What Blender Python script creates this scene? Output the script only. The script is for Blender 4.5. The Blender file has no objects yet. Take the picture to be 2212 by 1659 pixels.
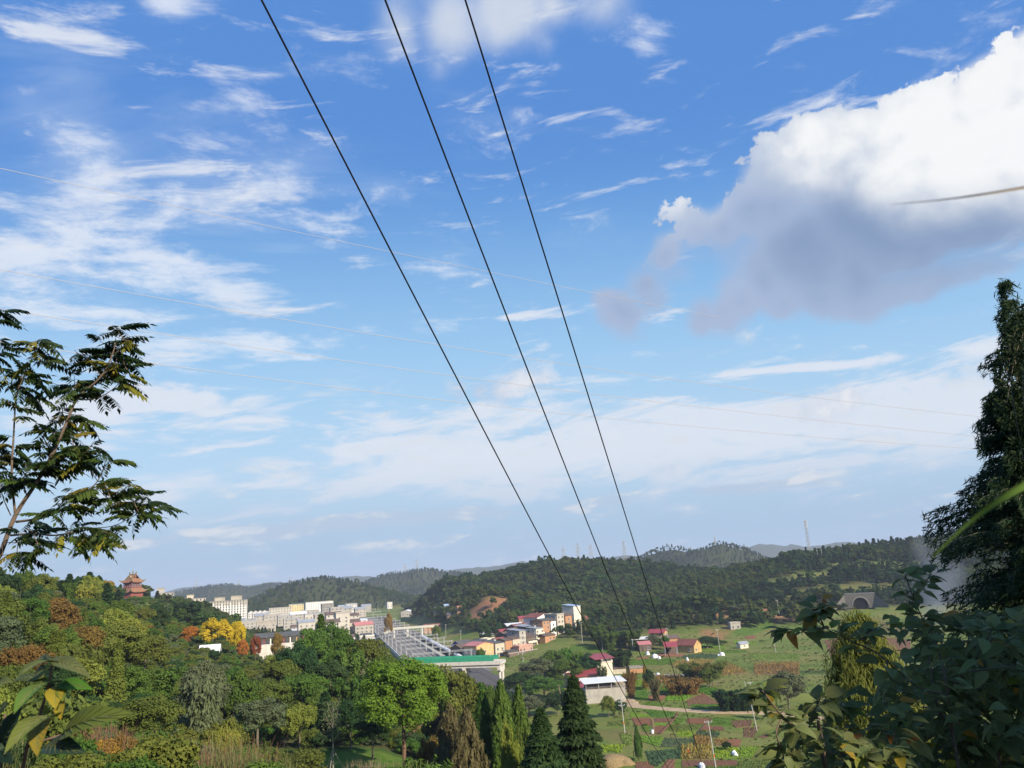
import bpy, math, random
import numpy as np
from mathutils import Vector, Matrix
R = math.radians
SC = bpy.context.scene
COL = SC.collection
rng = np.random.default_rng(7)
random.seed(7)

# ------------------------------------------------------------------ camera
CZ = 50.0
HFOV, PITCH, ROLL = R(66.0), R(13.5), R(-3.4)
cam_d = bpy.data.cameras.new('camera')
cam = bpy.data.objects.new('camera', cam_d)
COL.objects.link(cam)
cam_d.sensor_width = 36.0
cam_d.angle = HFOV
cam_d.clip_start, cam_d.clip_end = 0.05, 40000
cam.location = (0, 0, CZ)
cam.rotation_euler = (Matrix.Rotation(R(90) + PITCH, 4, 'X') @ Matrix.Rotation(ROLL, 4, 'Z')).to_euler()
cam_d.dof.use_dof = True
cam_d.dof.focus_distance = 90
cam_d.dof.aperture_fstop = 10.0
SC.camera = cam
SC.view_settings.view_transform = 'Standard'
SC.view_settings.look = 'None'
SC.view_settings.exposure = 0.6
SC.view_settings.gamma = 1.0
SC.view_settings.use_curve_mapping = False
SC.render.engine = 'CYCLES'
SC.cycles.use_denoising = True
SC.cycles.max_bounces = 6
SC.cycles.diffuse_bounces = 3
SC.cycles.transmission_bounces = 3
SC.cycles.sample_clamp_indirect = 4.0

F = 512 / math.tan(HFOV / 2)
MC = np.array(Matrix.Rotation(R(90) + PITCH, 3, 'X') @ Matrix.Rotation(ROLL, 3, 'Z'))

def ray(px, py):                       # picture point (1024 x 768) -> unit direction
    d = MC @ np.array([(px - 512) / F, -(py - 384) / F, -1.0])
    return d / np.linalg.norm(d)

def P(px, py, Y):                      # the point at depth Y on that line of sight
    d = ray(px, py)
    return np.array([0, 0, CZ]) + d * (Y / d[1])

def proj(p):
    q = MC.T @ (np.asarray(p, float) - np.array([0, 0, CZ]))
    return 512 + F * q[0] / -q[2], 384 - F * q[1] / -q[2], -q[2]

def uv(px, py):                        # direction -> stereographic sky chart round the north horizon
    d = ray(px, py)
    return d[0] / (1 + d[1]), d[2] / (1 + d[1])

# ------------------------------------------------------------------ light
HAZE_D = 0.00011
SUN_AZ, SUN_EL = R(136), R(29)         # clockwise from the view direction (+Y)
sun_dir = Vector((math.sin(SUN_AZ) * math.cos(SUN_EL), math.cos(SUN_AZ) * math.cos(SUN_EL), math.sin(SUN_EL)))
sd = bpy.data.lights.new('sun', 'SUN')
sd.energy = 5.0
sd.angle = R(0.55)
sd.color = (1.0, 0.88, 0.70)
sun = bpy.data.objects.new('sun', sd)
COL.objects.link(sun)
sun.rotation_euler = sun_dir.to_track_quat('Z', 'Y').to_euler()

# ------------------------------------------------------------------ sky
world = bpy.data.worlds.new('World')
SC.world = world
world.use_nodes = True
wt = world.node_tree
wt.nodes.clear()

class X:                               # tiny expression builder over shader maths nodes
    t = wt
    def __init__(s, sock): s.s = sock
    @staticmethod
    def m(op, *a, clamp=False):
        n = X.t.nodes.new('ShaderNodeMath'); n.operation = op; n.use_clamp = clamp
        for i, v in enumerate(a):
            if isinstance(v, X): X.t.links.new(v.s, n.inputs[i])
            else: n.inputs[i].default_value = float(v)
        return X(n.outputs[0])
    def __add__(s, o): return X.m('ADD', s, o)
    __radd__ = __add__
    def __sub__(s, o): return X.m('SUBTRACT', s, o)
    def __rsub__(s, o): return X.m('SUBTRACT', o, s)
    def __mul__(s, o): return X.m('MULTIPLY', s, o)
    __rmul__ = __mul__
    def __truediv__(s, o): return X.m('DIVIDE', s, o)
def xmax(a, b): return X.m('MAXIMUM', a, b)
def xsmax(a, b, k): return X.m('SMOOTH_MAX', a, b, k)
def sstep(x, a, b):
    n = X.t.nodes.new('ShaderNodeMapRange'); n.interpolation_type = 'SMOOTHSTEP'
    X.t.links.new(x.s, n.inputs['Value'])
    n.inputs['From Min'].default_value = a; n.inputs['From Max'].default_value = b
    return X(n.outputs['Result'])
def comb(x, y, z):
    n = X.t.nodes.new('ShaderNodeCombineXYZ')
    for i, v in enumerate((x, y, z)):
        if isinstance(v, X): X.t.links.new(v.s, n.inputs[i])
        else: n.inputs[i].default_value = float(v)
    return n.outputs[0]
def fbm(vec, scale, detail=6, rough=.55, dist=0.0, lac=2.0):
    n = X.t.nodes.new('ShaderNodeTexNoise'); n.noise_dimensions = '3D'
    X.t.links.new(vec, n.inputs['Vector'])
    n.inputs['Scale'].default_value = scale; n.inputs['Detail'].default_value = detail
    n.inputs['Roughness'].default_value = rough; n.inputs['Distortion'].default_value = dist
    n.inputs['Lacunarity'].default_value = lac
    return X(n.outputs['Fac'])
def cells(vec, scale, smooth=.35):
    n = X.t.nodes.new('ShaderNodeTexVoronoi'); n.feature = 'SMOOTH_F1'; n.voronoi_dimensions = '3D'
    X.t.links.new(vec, n.inputs['Vector']); n.inputs['Scale'].default_value = scale; n.inputs['Smoothness'].default_value = smooth
    n.inputs['Detail'].default_value = 2.0; n.inputs['Roughness'].default_value = .55
    return X(n.outputs['Distance'])
def mixc(f, a, b):
    n = X.t.nodes.new('ShaderNodeMix'); n.data_type = 'RGBA'
    if isinstance(f, X): X.t.links.new(f.s, n.inputs['Factor'])
    else: n.inputs['Factor'].default_value = f
    for k, v in ((6, a), (7, b)):
        if hasattr(v, 'is_output'): X.t.links.new(v, n.inputs[k])
        else: n.inputs[k].default_value = (*v, 1)
    return n.outputs[2]
def blob(cx, cy, rx, ry=None):         # 1 at the centre, 0 on the rim
    ry = ry or rx
    dx = (U - cx) * (1 / rx); dy = (V - cy) * (1 / ry)
    return 1.0 - X.m('SQRT', dx * dx + dy * dy)
def gauss(x, y, rx, ry, w):            # soft ellipse given in 2212-wide picture units
    c = uv(x * .463, y * .463); e = uv((x + rx) * .463, y * .463); g = uv(x * .463, (y + ry) * .463)
    a = abs(e[0] - c[0]) + 1e-6; b = abs(g[1] - c[1]) + 1e-6
    dx = (U - c[0]) * (1 / a); dy = (V - c[1]) * (1 / b)
    return X.m('EXPONENT', (dx * dx + dy * dy) * -1.0) * w

STR = 0.10
tc = wt.nodes.new('ShaderNodeTexCoord')
sp = wt.nodes.new('ShaderNodeSeparateXYZ')
wt.links.new(tc.outputs['Generated'], sp.inputs[0])
DX, DY, DZ = (X(sp.outputs[i]) for i in range(3))
den = xmax(DY + 1.0, 0.25)
U, V = DX / den, DZ / den
sky = wt.nodes.new('ShaderNodeTexSky')
sky.sky_type = 'NISHITA'
sky.sun_disc = False
sky.sun_elevation = SUN_EL
sky.sun_rotation = SUN_AZ
sky.altitude = 400
sky.air_density = 1.0
sky.dust_density = 0.6
sky.ozone_density = 2.0
hs = wt.nodes.new('ShaderNodeHueSaturation')
hs.inputs['Saturation'].default_value = 1.0
hs.inputs['Value'].default_value = 1.0
wt.links.new(sky.outputs[0], hs.inputs['Color'])
base = hs.outputs[0]
def L(r, g, b):                        # sRGB 0-255 as shown -> radiance for the background
    f = lambda c: ((c / 255 + .055) / 1.055) ** 2.4 if c > 10 else c / 255 / 12.92
    k = 1 / STR / 2 ** SC.view_settings.exposure
    return (f(r) * k, f(g) * k, f(b) * k)
# clear-sky colour: the physical sky, blended with the measured blue of the picture
elev = V
grad = mixc(sstep(elev, .08, .30), L(134, 198, 243), L(88, 144, 219))
grad = mixc(sstep(elev, .0, .16), L(182, 208, 232), grad)
base = mixc(0.9, base, grad)
flat = comb(DX, DY, DZ * 2.4)
dirv = comb(DX, DY, DZ)
lay = xmax(DZ, 0.0) + 0.10
plane = comb(DX / lay, DY / lay, 0.0)
strk = comb(DX / lay * .55 + DY / lay * .2, DY / lay * 1.25 - DX / lay * .25, 3.0)
# --- thin high streaks and broken altocumulus
warp = fbm(plane, 1.1, 3, .5)
n1 = fbm(comb(DX / lay + warp * .5, DY / lay * 1.15 - DX / lay * .18, 0.0), 3.4, 10, .66, .25)
n1c = fbm(strk, 5.5, 6, .62, .4)
n2 = fbm(strk, 1.9, 9, .64, .8)
n3 = fbm(comb(DX * 2.2 + DZ * .5, DY * 2.2, DZ * 10.0 - DX * .9), 3.0, 9, .62, .45)
cov = (gauss(150, 285, 95, 75, .62) + gauss(215, 345, 80, 45, .45) + gauss(190, 420, 110, 40, .50) + gauss(150, 540, 300, 75, .62) + gauss(330, 560, 80, 50, .35)
       + gauss(440, 615, 150, 34, .50) + gauss(60, 680, 330, 90, .55) + gauss(420, 390, 130, 80, .34) + gauss(600, 485, 130, 36, .42) + gauss(590, 370, 70, 50, .36)
       + gauss(690, 320, 70, 50, .36) + gauss(520, 250, 150, 80, .30) + gauss(830, 410, 80, 40, .28) + gauss(620, 540, 90, 20, .34) + gauss(960, 555, 80, 24, .3)
       + gauss(1200, 160, 40, 40, .42) + gauss(1040, 270, 110, 40, .30) + gauss(1450, 60, 120, 55, .40) + gauss(1390, 110, 40, 30, .3)
       + gauss(140, 155, 80, 40, .36) + gauss(40, 205, 50, 30, .36) + gauss(370, 15, 60, 50, .34) + gauss(1930, 10, 50, 24, .36) + gauss(420, 750, 300, 60, .40))
a1 = sstep((n1 - .5) * 2.6 + (n1c - .5) * 1.3 + cov * .92, .18, .84)
a2 = sstep((n2 - .5) * 2.6 + cov * .75, .14, 1.0)
cov3 = (gauss(2000, 850, 330, 80, .78) + gauss(1500, 935, 420, 45, .62) + gauss(2160, 755, 140, 50, .55) + gauss(1750, 985, 600, 50, .50)
        + gauss(900, 880, 300, 40, .34) + gauss(250, 860, 300, 110, .50) + gauss(900, 960, 420, 50, .46) + gauss(1010, 690, 200, 11, .62)
        + gauss(1760, 792, 150, 11, .62) + gauss(1500, 880, 90, 30, .5) + gauss(500, 870, 160, 20, .4) + gauss(1000, 1040, 800, 60, .40) + gauss(1550, 810, 300, 14, .34))
a3 = sstep((n3 - .5) * 3.4 + cov3, .18, .74)
col = mixc(a2 * .30, base, L(206, 224, 246))
col = mixc(a1 * .86, col, L(228, 235, 248))
# --- pale veil above the hills
col = mixc(sstep(V, .26, .09) * .32, col, L(212, 232, 248))
col = mixc(a3 * .88, col, L(226, 232, 243))
def field(lst, R0=100.0, k=.22):       # rounded union of discs, in units of R0 picture widths
    f = None
    u0 = uv(1500 * .463, 400 * .463)[0]; unit = abs(uv((1500 + R0) * .463, 400 * .463)[0] - u0)
    for (x, y, r) in lst:
        c = uv(x * .463, y * .463)
        dx = (UW - c[0]) * (1 / unit); dy = (VW - c[1]) * (1 / unit)
        b = r / R0 - X.m('SQRT', dx * dx + dy * dy)
        f = b if f is None else xsmax(f, b, k)
    return f
wn = fbm(comb(U, V, 7.7), 7.0, 4, .5); wm = fbm(comb(U, V, 2.9), 7.0, 4, .5)
UW = U + (wn - .5) * .055
VW = V + (wm - .5) * .055
n5 = fbm(comb(U, V, 1.7), 24.0, 9, .62, .2)
n6 = fbm(comb(U, V, 4.1), 8.0, 10, .58, .2)
n7 = fbm(comb(U * .8 + V * .4, V * 1.3 - U * .4, 6.1), 6.0, 6, .5, .3)
# --- grey veil of cloud along the top edge
top = field([(840, 40, 90), (960, 30, 110), (1090, 10, 120), (1200, 5, 60), (1290, 10, 70), (930, 130, 40), (1185, 95, 24)], 100.0, .5)
ta = sstep(top + (n6 - .5) * 1.9 + (n5 - .5) * .7, -.25, .75)
col = mixc(ta * .78, col, mixc(sstep(n7 + top * .2, .40, .72), L(170, 190, 226), L(222, 228, 236)))
# --- small cumulus puffs low in the sky
small = field([(1010, 845, 40), (1050, 840, 42), (1090, 845, 40), (1130, 820, 40), (1165, 815, 30), (1820, 850, 42), (1770, 868, 40), (1720, 876, 30),
               (1405, 980, 22), (1440, 978, 24), (1510, 962, 12), (1110, 940, 26), (1150, 930, 30), (1620, 732, 20), (1330, 1078, 20)], 60.0, .3)
pa = sstep(small + (n5 - .5) * 2.6, -.1, .6)
col = mixc(pa * .82, col, mixc(sstep(n5 + small * .10, .42, .66), L(190, 202, 224), L(236, 238, 243)))
# --- low cloud bank and blue-grey air above the hills
n4 = fbm(comb(DX * 3.0 + DZ, DY * 3.0, DZ * 11.0 - DX * 1.0), 4.0, 10, .62, .25)
low = sstep(V, .075, .015)
col = mixc(low * .78, col, L(163, 193, 223))
bank = sstep((n4 - .5) * 2.4 + gauss(1000, 1110, 260, 16, .60) + gauss(720, 1135, 200, 18, .60) + gauss(560, 1158, 90, 12, .5) + gauss(1560, 1060, 90, 14, .7)
             + gauss(1700, 1048, 120, 12, .6) + gauss(1330, 1082, 50, 14, .5) + gauss(330, 1170, 160, 14, .45), .10, .56)
col = mixc(bank * sstep(V, .15, .085) * .85, col, mixc(sstep(n4, .50, .66), L(184, 203, 225), L(224, 228, 234)))
# --- the large cumulus at upper right
body = [(2150, 215, 150), (2020, 245, 125), (2240, 130, 110), (1920, 280, 112), (1835, 295, 112), (1745, 325, 105), (1695, 400, 105), (1655, 480, 105),
        (1790, 380, 110), (1700, 480, 100), (1590, 520, 92), (1520, 520, 84), (1450, 565, 78), (1395, 610, 66), (1325, 650, 66), (1760, 560, 135), (1900, 480, 165), (2050, 420, 175),
        (2200, 350, 175), (1670, 610, 95), (1610, 650, 72), (1510, 690, 52), (1570, 680, 56), (1700, 660, 66), (1860, 590, 95), (1990, 545, 90), (2130, 490, 105), (1770, 640, 72),
        (2340, 250, 210), (2480, 120, 240)]
lit = [(1840, 265, 100), (1760, 300, 95), (1710, 340, 72), (1935, 245, 112), (2035, 205, 120), (2150, 170, 140), (2230, 270, 120), (2260, 110, 130),
       (1525, 448, 46), (1480, 472, 34), (1960, 310, 100), (2090, 280, 110), (2400, 150, 220)]
fb0 = field(body, 100.0, .35)
puffs = (.50 - cells(comb(UW, VW, .9), 22.0)) * .55
n8 = fbm(comb(U, V, 5.5), 62.0, 6, .6, .1)
fb = xmax(fb0 + (n6 - .5) * .9 + (n5 - .5) * 1.7 + (n8 - .5) * 1.1 + puffs, fb0 - .62)
fl = field(lit, 100.0, .4) + (n7 - .5) * 1.5 + (n6 - .5) * 1.2
glow = sstep(fl, -1.0, .40)
rim = sstep(fl, -2.0, -.6)
softa = sstep(fb0 + (n7 - .5) * .9 + (n6 - .5) * 1.0 + (n5 - .5) * 1.0, -.12, .22)
alpha = xmax(sstep(fb, -.02, .10) * rim, softa * xmax(1.0 - rim, sstep(fb0, .25, .6)))
shade = mixc(sstep(n7 + fb0 * .22, .46, .80), L(170, 187, 217), L(136, 158, 193))
litc = mixc(sstep(n6 * .55 + n5 * .40 + n8 * .15 + puffs * .35 + fl * .14, .30, .58), L(200, 210, 226), L(250, 251, 251))
ccol = mixc(glow, shade, litc)
col = mixc(alpha * .97, col, ccol)
# below the horizon: plain ground-haze colour
col = mixc(sstep(DZ, -.002, -.06), col, L(120, 135, 130))
bg = wt.nodes.new('ShaderNodeBackground')
bg.inputs['Strength'].default_value = STR
wt.links.new(col, bg.inputs['Color'])
wo = wt.nodes.new('ShaderNodeOutputWorld')
wt.links.new(bg.outputs[0], wo.inputs['Surface'])
world.cycles.sampling_method = 'MANUAL'
world.cycles.sample_map_resolution = 512
# ------------------------------------------------------------------ helpers
def tag(o, label=None, cat=None, group=None, kind=None):
    if label: o['label'] = label
    if cat: o['category'] = cat
    if group: o['group'] = group
    if kind: o['kind'] = kind
    return o
def empty(name, loc, rz=0.0):
    o = bpy.data.objects.new(name, None)
    o.empty_display_size = .3
    COL.objects.link(o)
    o.location = loc
    o.rotation_euler = (0, 0, rz)
    return o
def thing(name, label, cat, loc, rz=0.0, group=None):
    return tag(empty(name, loc, rz), label, cat, group)
def link(name, me, parent=None, loc=None, rz=None, mats=None):
    o = bpy.data.objects.new(name, me)
    COL.objects.link(o)
    if parent is not None: o.parent = parent
    if loc is not None: o.location = loc
    if rz is not None: o.rotation_euler = (0, 0, rz)
    if mats is not None:                     # materials on the object, mesh shared
        for i, m in enumerate(mats):
            o.material_slots[i].link = 'OBJECT'
            o.material_slots[i].material = m
    return o
def copy_tree(o, parent=None):
    c = o.copy()
    COL.objects.link(c)
    if parent is not None: c.parent = parent
    for ch in o.children: copy_tree(ch, c)
    return c
def raw_mesh(name, V, Fq, mats=(), tint=None, smooth=False, mi=None):
    """V (n,3) float, Fq (m,k) int with one k"""
    me = bpy.data.meshes.new(name)
    V = np.asarray(V, np.float32); Fq = np.asarray(Fq, np.int32)
    n, k = Fq.shape
    me.vertices.add(len(V)); me.vertices.foreach_set('co', V.ravel())
    me.loops.add(n * k); me.loops.foreach_set('vertex_index', Fq.ravel())
    me.polygons.add(n)
    me.polygons.foreach_set('loop_start', np.arange(0, n * k, k, dtype=np.int32))
    me.polygons.foreach_set('loop_total', np.full(n, k, np.int32))
    if mi is not None: me.polygons.foreach_set('material_index', np.asarray(mi, np.int32))
    me.polygons.foreach_set('use_smooth', np.full(n, smooth, bool))
    for m in mats: me.materials.append(m)
    if tint is not None:
        a = me.attributes.new('tint', 'FLOAT', 'FACE')
        a.data.foreach_set('value', np.asarray(tint, np.float32))
    me.update(calc_edges=True)
    return me
class MB:
    """collects boxes, tubes and prisms into ONE mesh"""
    def __init__(s): s.v = []; s.f = []; s.m = []
    def add(s, vs, fs, m=0):
        b = len(s.v)
        s.v += [tuple(map(float, p)) for p in vs]
        s.f += [tuple(b + i for i in f) for f in fs]; s.m += [m] * len(fs)
        return s
    def box(s, x0, x1, y0, y1, z0, z1, m=0):
        return s.add([(x0, y0, z0), (x1, y0, z0), (x1, y1, z0), (x0, y1, z0), (x0, y0, z1), (x1, y0, z1), (x1, y1, z1), (x0, y1, z1)],
                     [(0, 3, 2, 1), (4, 5, 6, 7), (0, 1, 5, 4), (1, 2, 6, 5), (2, 3, 7, 6), (3, 0, 4, 7)], m)
    def bar(s, a, b, w, m=0):
        return s.tube([a, b], [w * .7071, w * .7071], 4, m)
    def tube(s, pts, rad, n=6, m=0, cap=True):
        pts = [np.asarray(p, float) for p in pts]
        vs = []; fs = []; ref = None
        for i, p in enumerate(pts):
            d = pts[min(i + 1, len(pts) - 1)] - pts[max(i - 1, 0)]
            d = d / (np.linalg.norm(d) + 1e-9)
            if ref is None:
                ref = np.array([0, 0, 1.]) if abs(d[2]) < .9 else np.array([1., 0, 0])
            a = np.cross(d, ref); a /= np.linalg.norm(a) + 1e-9
            b = np.cross(d, a); ref = np.cross(a, d)
            for k in range(n):
                t = 2 * math.pi * (k + .5) / n
                vs.append(p + rad[i] * (math.cos(t) * a + math.sin(t) * b))
        for i in range(len(pts) - 1):
            for k in range(n):
                fs.append((i * n + k, i * n + (k + 1) % n, (i + 1) * n + (k + 1) % n, (i + 1) * n + k))
        if cap:
            fs.append(tuple(range(n))); fs.append(tuple(reversed(range((len(pts) - 1) * n, len(pts) * n))))
        return s.add(vs, fs, m)
    def prism(s, poly, y0, y1, m=0):          # polygon in xz, extruded along y
        n = len(poly)
        vs = [(x, y0, z) for x, z in poly] + [(x, y1, z) for x, z in poly]
        fs = [tuple(range(n)), tuple(reversed(range(n, 2 * n)))] + [(i, i + n, (i + 1) % n + n, (i + 1) % n) for i in range(n)]
        return s.add(vs, fs, m)
    def mesh(s, name, mats, smooth=False):
        me = bpy.data.meshes.new(name)
        me.from_pydata(s.v, [], s.f)
        for m in mats: me.materials.append(m)
        me.polygons.foreach_set('material_index', s.m)
        if smooth: me.polygons.foreach_set('use_smooth', [True] * len(s.f))
        import bmesh
        bm = bmesh.new(); bm.from_mesh(me)
        bmesh.ops.recalc_face_normals(bm, faces=bm.faces[:])
        bm.to_mesh(me); bm.free()
        me.update()
        return me
    def build(s, name, mats, parent=None, smooth=False, loc=None, rz=None):
        if not isinstance(mats, (list, tuple)): mats = [mats]
        return link(name, s.mesh(name, mats, smooth), parent, loc, rz)

# ------------------------------------------------------------------ materials
MATS = {}
def mat(name, c1, c2=None, rough=.8, scale=1.0, spec=.2, metal=0.0, bump=0.0, vary=0.0, coord='Object', det=5):
    """two colours mixed by noise, a little variation from object to object"""
    if name in MATS: return MATS[name]
    m = bpy.data.materials.new(name); m.use_nodes = True
    nt = m.node_tree; b = nt.nodes['Principled BSDF']
    b.inputs['Roughness'].default_value = rough
    b.inputs['Specular IOR Level'].default_value = spec
    b.inputs['Metallic'].default_value = metal
    c2 = c2 or tuple(x * .8 for x in c1)
    t = nt.nodes.new('ShaderNodeTexCoord'); no = nt.nodes.new('ShaderNodeTexNoise')
    no.inputs['Scale'].default_value = scale; no.inputs['Detail'].default_value = det; no.inputs['Roughness'].default_value = .6
    nt.links.new(t.outputs[coord], no.inputs['Vector'])
    r = nt.nodes.new('ShaderNodeMapRange'); r.inputs[1].default_value = .35; r.inputs[2].default_value = .65
    nt.links.new(no.outputs['Fac'], r.inputs[0])
    mx = nt.nodes.new('ShaderNodeMix'); mx.data_type = 'RGBA'
    mx.inputs[6].default_value = (*c1, 1); mx.inputs[7].default_value = (*c2, 1)
    nt.links.new(r.outputs[0], mx.inputs[0])
    out = mx.outputs[2]
    if vary:
        oi = nt.nodes.new('ShaderNodeObjectInfo'); h = nt.nodes.new('ShaderNodeHueSaturation')
        rr = nt.nodes.new('ShaderNodeMapRange'); rr.inputs[3].default_value = 1 - vary; rr.inputs[4].default_value = 1 + vary
        nt.links.new(oi.outputs['Random'], rr.inputs[0]); nt.links.new(rr.outputs[0], h.inputs['Value'])
        nt.links.new(out, h.inputs['Color']); out = h.outputs[0]
    nt.links.new(out, b.inputs['Base Color'])
    if bump:
        bp = nt.nodes.new('ShaderNodeBump'); bp.inputs['Strength'].default_value = bump; bp.inputs['Distance'].default_value = .05
        nt.links.new(no.outputs['Fac'], bp.inputs['Height']); nt.links.new(bp.outputs[0], b.inputs['Normal'])
    MATS[name] = m
    return m
def leafmat(name, c1, c2, trans=.35, vary=.16, rough=.65, hue=.02):
    if name in MATS: return MATS[name]
    m = bpy.data.materials.new(name); m.use_nodes = True
    nt = m.node_tree; b = nt.nodes['Principled BSDF']; o = nt.nodes['Material Output']
    b.inputs['Roughness'].default_value = rough; b.inputs['Specular IOR Level'].default_value = .10
    at = nt.nodes.new('ShaderNodeAttribute'); at.attribute_name = 'tint'
    mx = nt.nodes.new('ShaderNodeMix'); mx.data_type = 'RGBA'
    mx.inputs[6].default_value = (*c1, 1); mx.inputs[7].default_value = (*c2, 1)
    nt.links.new(at.outputs['Fac'], mx.inputs[0])
    oi = nt.nodes.new('ShaderNodeObjectInfo'); h = nt.nodes.new('ShaderNodeHueSaturation')
    r1 = nt.nodes.new('ShaderNodeMapRange'); r1.inputs[3].default_value = 1 - vary; r1.inputs[4].default_value = 1 + vary
    nt.links.new(oi.outputs['Random'], r1.inputs[0]); nt.links.new(r1.outputs[0], h.inputs['Value'])
    w = nt.nodes.new('ShaderNodeTexWhiteNoise'); w.noise_dimensions = '1D'
    nt.links.new(oi.outputs['Random'], w.inputs['W'])
    r2 = nt.nodes.new('ShaderNodeMapRange'); r2.inputs[3].default_value = .5 - hue; r2.inputs[4].default_value = .5 + hue
    nt.links.new(w.outputs['Value'], r2.inputs[0]); nt.links.new(r2.outputs[0], h.inputs['Hue'])
    nt.links.new(mx.outputs[2], h.inputs['Color'])
    nt.links.new(h.outputs[0], b.inputs['Base Color'])
    tr = nt.nodes.new('ShaderNodeBsdfTranslucent'); nt.links.new(h.outputs[0], tr.inputs['Color'])
    ms = nt.nodes.new('ShaderNodeMixShader'); ms.inputs[0].default_value = trans
    nt.links.new(b.outputs[0], ms.inputs[1]); nt.links.new(tr.outputs[0], ms.inputs[2])
    nt.links.new(ms.outputs[0], o.inputs['Surface'])
    MATS[name] = m
    return m
LEAF = {
 'olive': ((.085, .115, .022), (.155, .185, .035)), 'green': ((.055, .115, .02), (.11, .185, .03)), 'dark': ((.025, .058, .020), (.05, .10, .030)),
 'lime': ((.15, .19, .03), (.26, .28, .05)), 'bright': ((.07, .16, .018), (.14, .26, .03)), 'gold': ((.24, .17, .025), (.36, .26, .04)),
 'ginkgo': ((.55, .42, .02), (.78, .62, .05)), 'orange': ((.30, .11, .025), (.46, .20, .04)), 'red': ((.20, .05, .03), (.34, .11, .05)),
 'fdark': ((.017, .042, .017), (.034, .072, .026)), 'fgreen': ((.034, .072, .018), (.064, .112, .028)), 'folive': ((.052, .078, .020), (.092, .118, .030)), 'weep': ((.12, .155, .03), (.20, .23, .05)), 'ygold': ((.30, .25, .02), (.44, .36, .04)), 'brown': ((.115, .095, .045), (.19, .155, .07)), 'grey': ((.085, .11, .055), (.15, .18, .085)), 'bamboo': ((.055, .12, .02), (.12, .20, .035)),
 'rust': ((.16, .10, .03), (.24, .15, .04)),
}
def LM(k): return leafmat('foliage ' + k, *LEAF[k])
BARK = mat('bark', (.11, .085, .06), (.19, .16, .12), .9, 6, bump=.4)
PALEBARK = mat('pale bark', (.34, .31, .26), (.22, .19, .15), .9, 8)

# ------------------------------------------------------------------ terrain shape
AZS = [-180, -95, -60, -42, -33, -28, -25, -20, -15, -10, -5, 0, 5, 10, 20, 30, 45, 60, 100, 180]
RS = [0, 8, 25, 50, 75, 100, 130, 170, 210, 260, 330, 420, 520, 620, 780]
TAB = {
 -180: [48.4, 50, 53, 56, 58, 60, 60, 60, 60, 58, 55, 50, 45, 40, 30], -95: [48.4, 48.6, 50, 52, 54, 56, 57, 58, 58, 57, 55, 50, 45, 40, 30],
 -60: [48.4, 47.4, 46, 47, 48, 49, 51, 53, 55, 56, 55, 50, 45, 40, 30], -42: [48.4, 47, 45, 45, 45, 46, 47, 50, 53, 55, 53, 46, 42, 38, 25],
 -33: [48.4, 46.8, 44.4, 42.5, 42, 42, 43, 46, 49, 52, 49, 44, 42, 38, 16], -28: [48.4, 46.8, 44.2, 41, 39, 38, 39, 41, 45, 48, 48, 45, 46, 44, 10],
 -25: [48.4, 46.8, 44.0, 40, 37, 35, 34.5, 35.5, 36, 38, 42, 42.5, 47.5, 48, 12], -20: [48.4, 46.8, 43.8, 38.5, 34, 31.5, 30, 29, 29, 29, 30, 29, 29, 24, 8],
 -15: [48.4, 46.7, 43.5, 37, 31, 28, 27, 27, 26, 20, 12, 8, 5, 3, 2], -10: [48.4, 46.6, 43, 36.5, 30.5, 27.5, 26, 24, 21, 12, 4, 1, 0, 0, 0],
 -5: [48.4, 46.6, 43, 36, 30, 26.5, 22, 15, 9, 4, 0, 0, 0, 0, 0], 0: [48.4, 46.6, 43, 35.5, 28, 22, 15, 7, 2, 0, 0, 0, 0, 0, 0],
 5: [48.4, 46.6, 42.5, 34.5, 26, 18, 10, 3, 0, 0, 0, 0, 0, 0, 0], 10: [48.4, 46.6, 42, 33, 23, 14, 7, 1.5, 0, 0, 0, 0, 0, 0, 0],
 20: [48.4, 46.8, 40.5, 31, 22, 14, 8, 3, .5, 0, 0, 0, 0, 0, 0], 30: [48.4, 47, 42, 35, 28, 21, 14, 8, 4, 2, 0, 0, 0, 0, 0],
 45: [48.4, 47.4, 46, 42, 37, 30, 24, 18, 12, 8, 5, 3, 2, 0, 0], 60: [48.4, 47.8, 48, 47, 45, 42, 38, 33, 28, 24, 20, 14, 10, 5, 0],
 100: [48.4, 48.8, 51, 54, 56, 56, 56, 55, 54, 52, 48, 40, 30, 20, 10], 180: [48.4, 50, 53, 56, 58, 60, 60, 60, 60, 58, 55, 50, 45, 40, 30]}
TB = np.array([TAB[a] for a in AZS])
def near_h(x, y):
    r = np.hypot(x, y); az = np.degrees(np.arctan2(x, y))
    i = np.clip(np.searchsorted(AZS, az, side='right') - 1, 0, len(AZS) - 2)
    j = np.clip(np.searchsorted(RS, r, side='right') - 1, 0, len(RS) - 2)
    A = np.array(AZS, float); B = np.array(RS, float)
    s = np.clip((az - A[i]) / (A[i + 1] - A[i]), 0, 1); t = np.clip((r - B[j]) / (B[j + 1] - B[j]), 0, 1)
    h = (TB[i, j] * (1 - s) + TB[i + 1, j] * s) * (1 - t) + (TB[i, j + 1] * (1 - s) + TB[i + 1, j + 1] * s) * t
    return np.where(r > 780, h * np.clip(1 - (r - 780) / 300, 0, 1), h)
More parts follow.
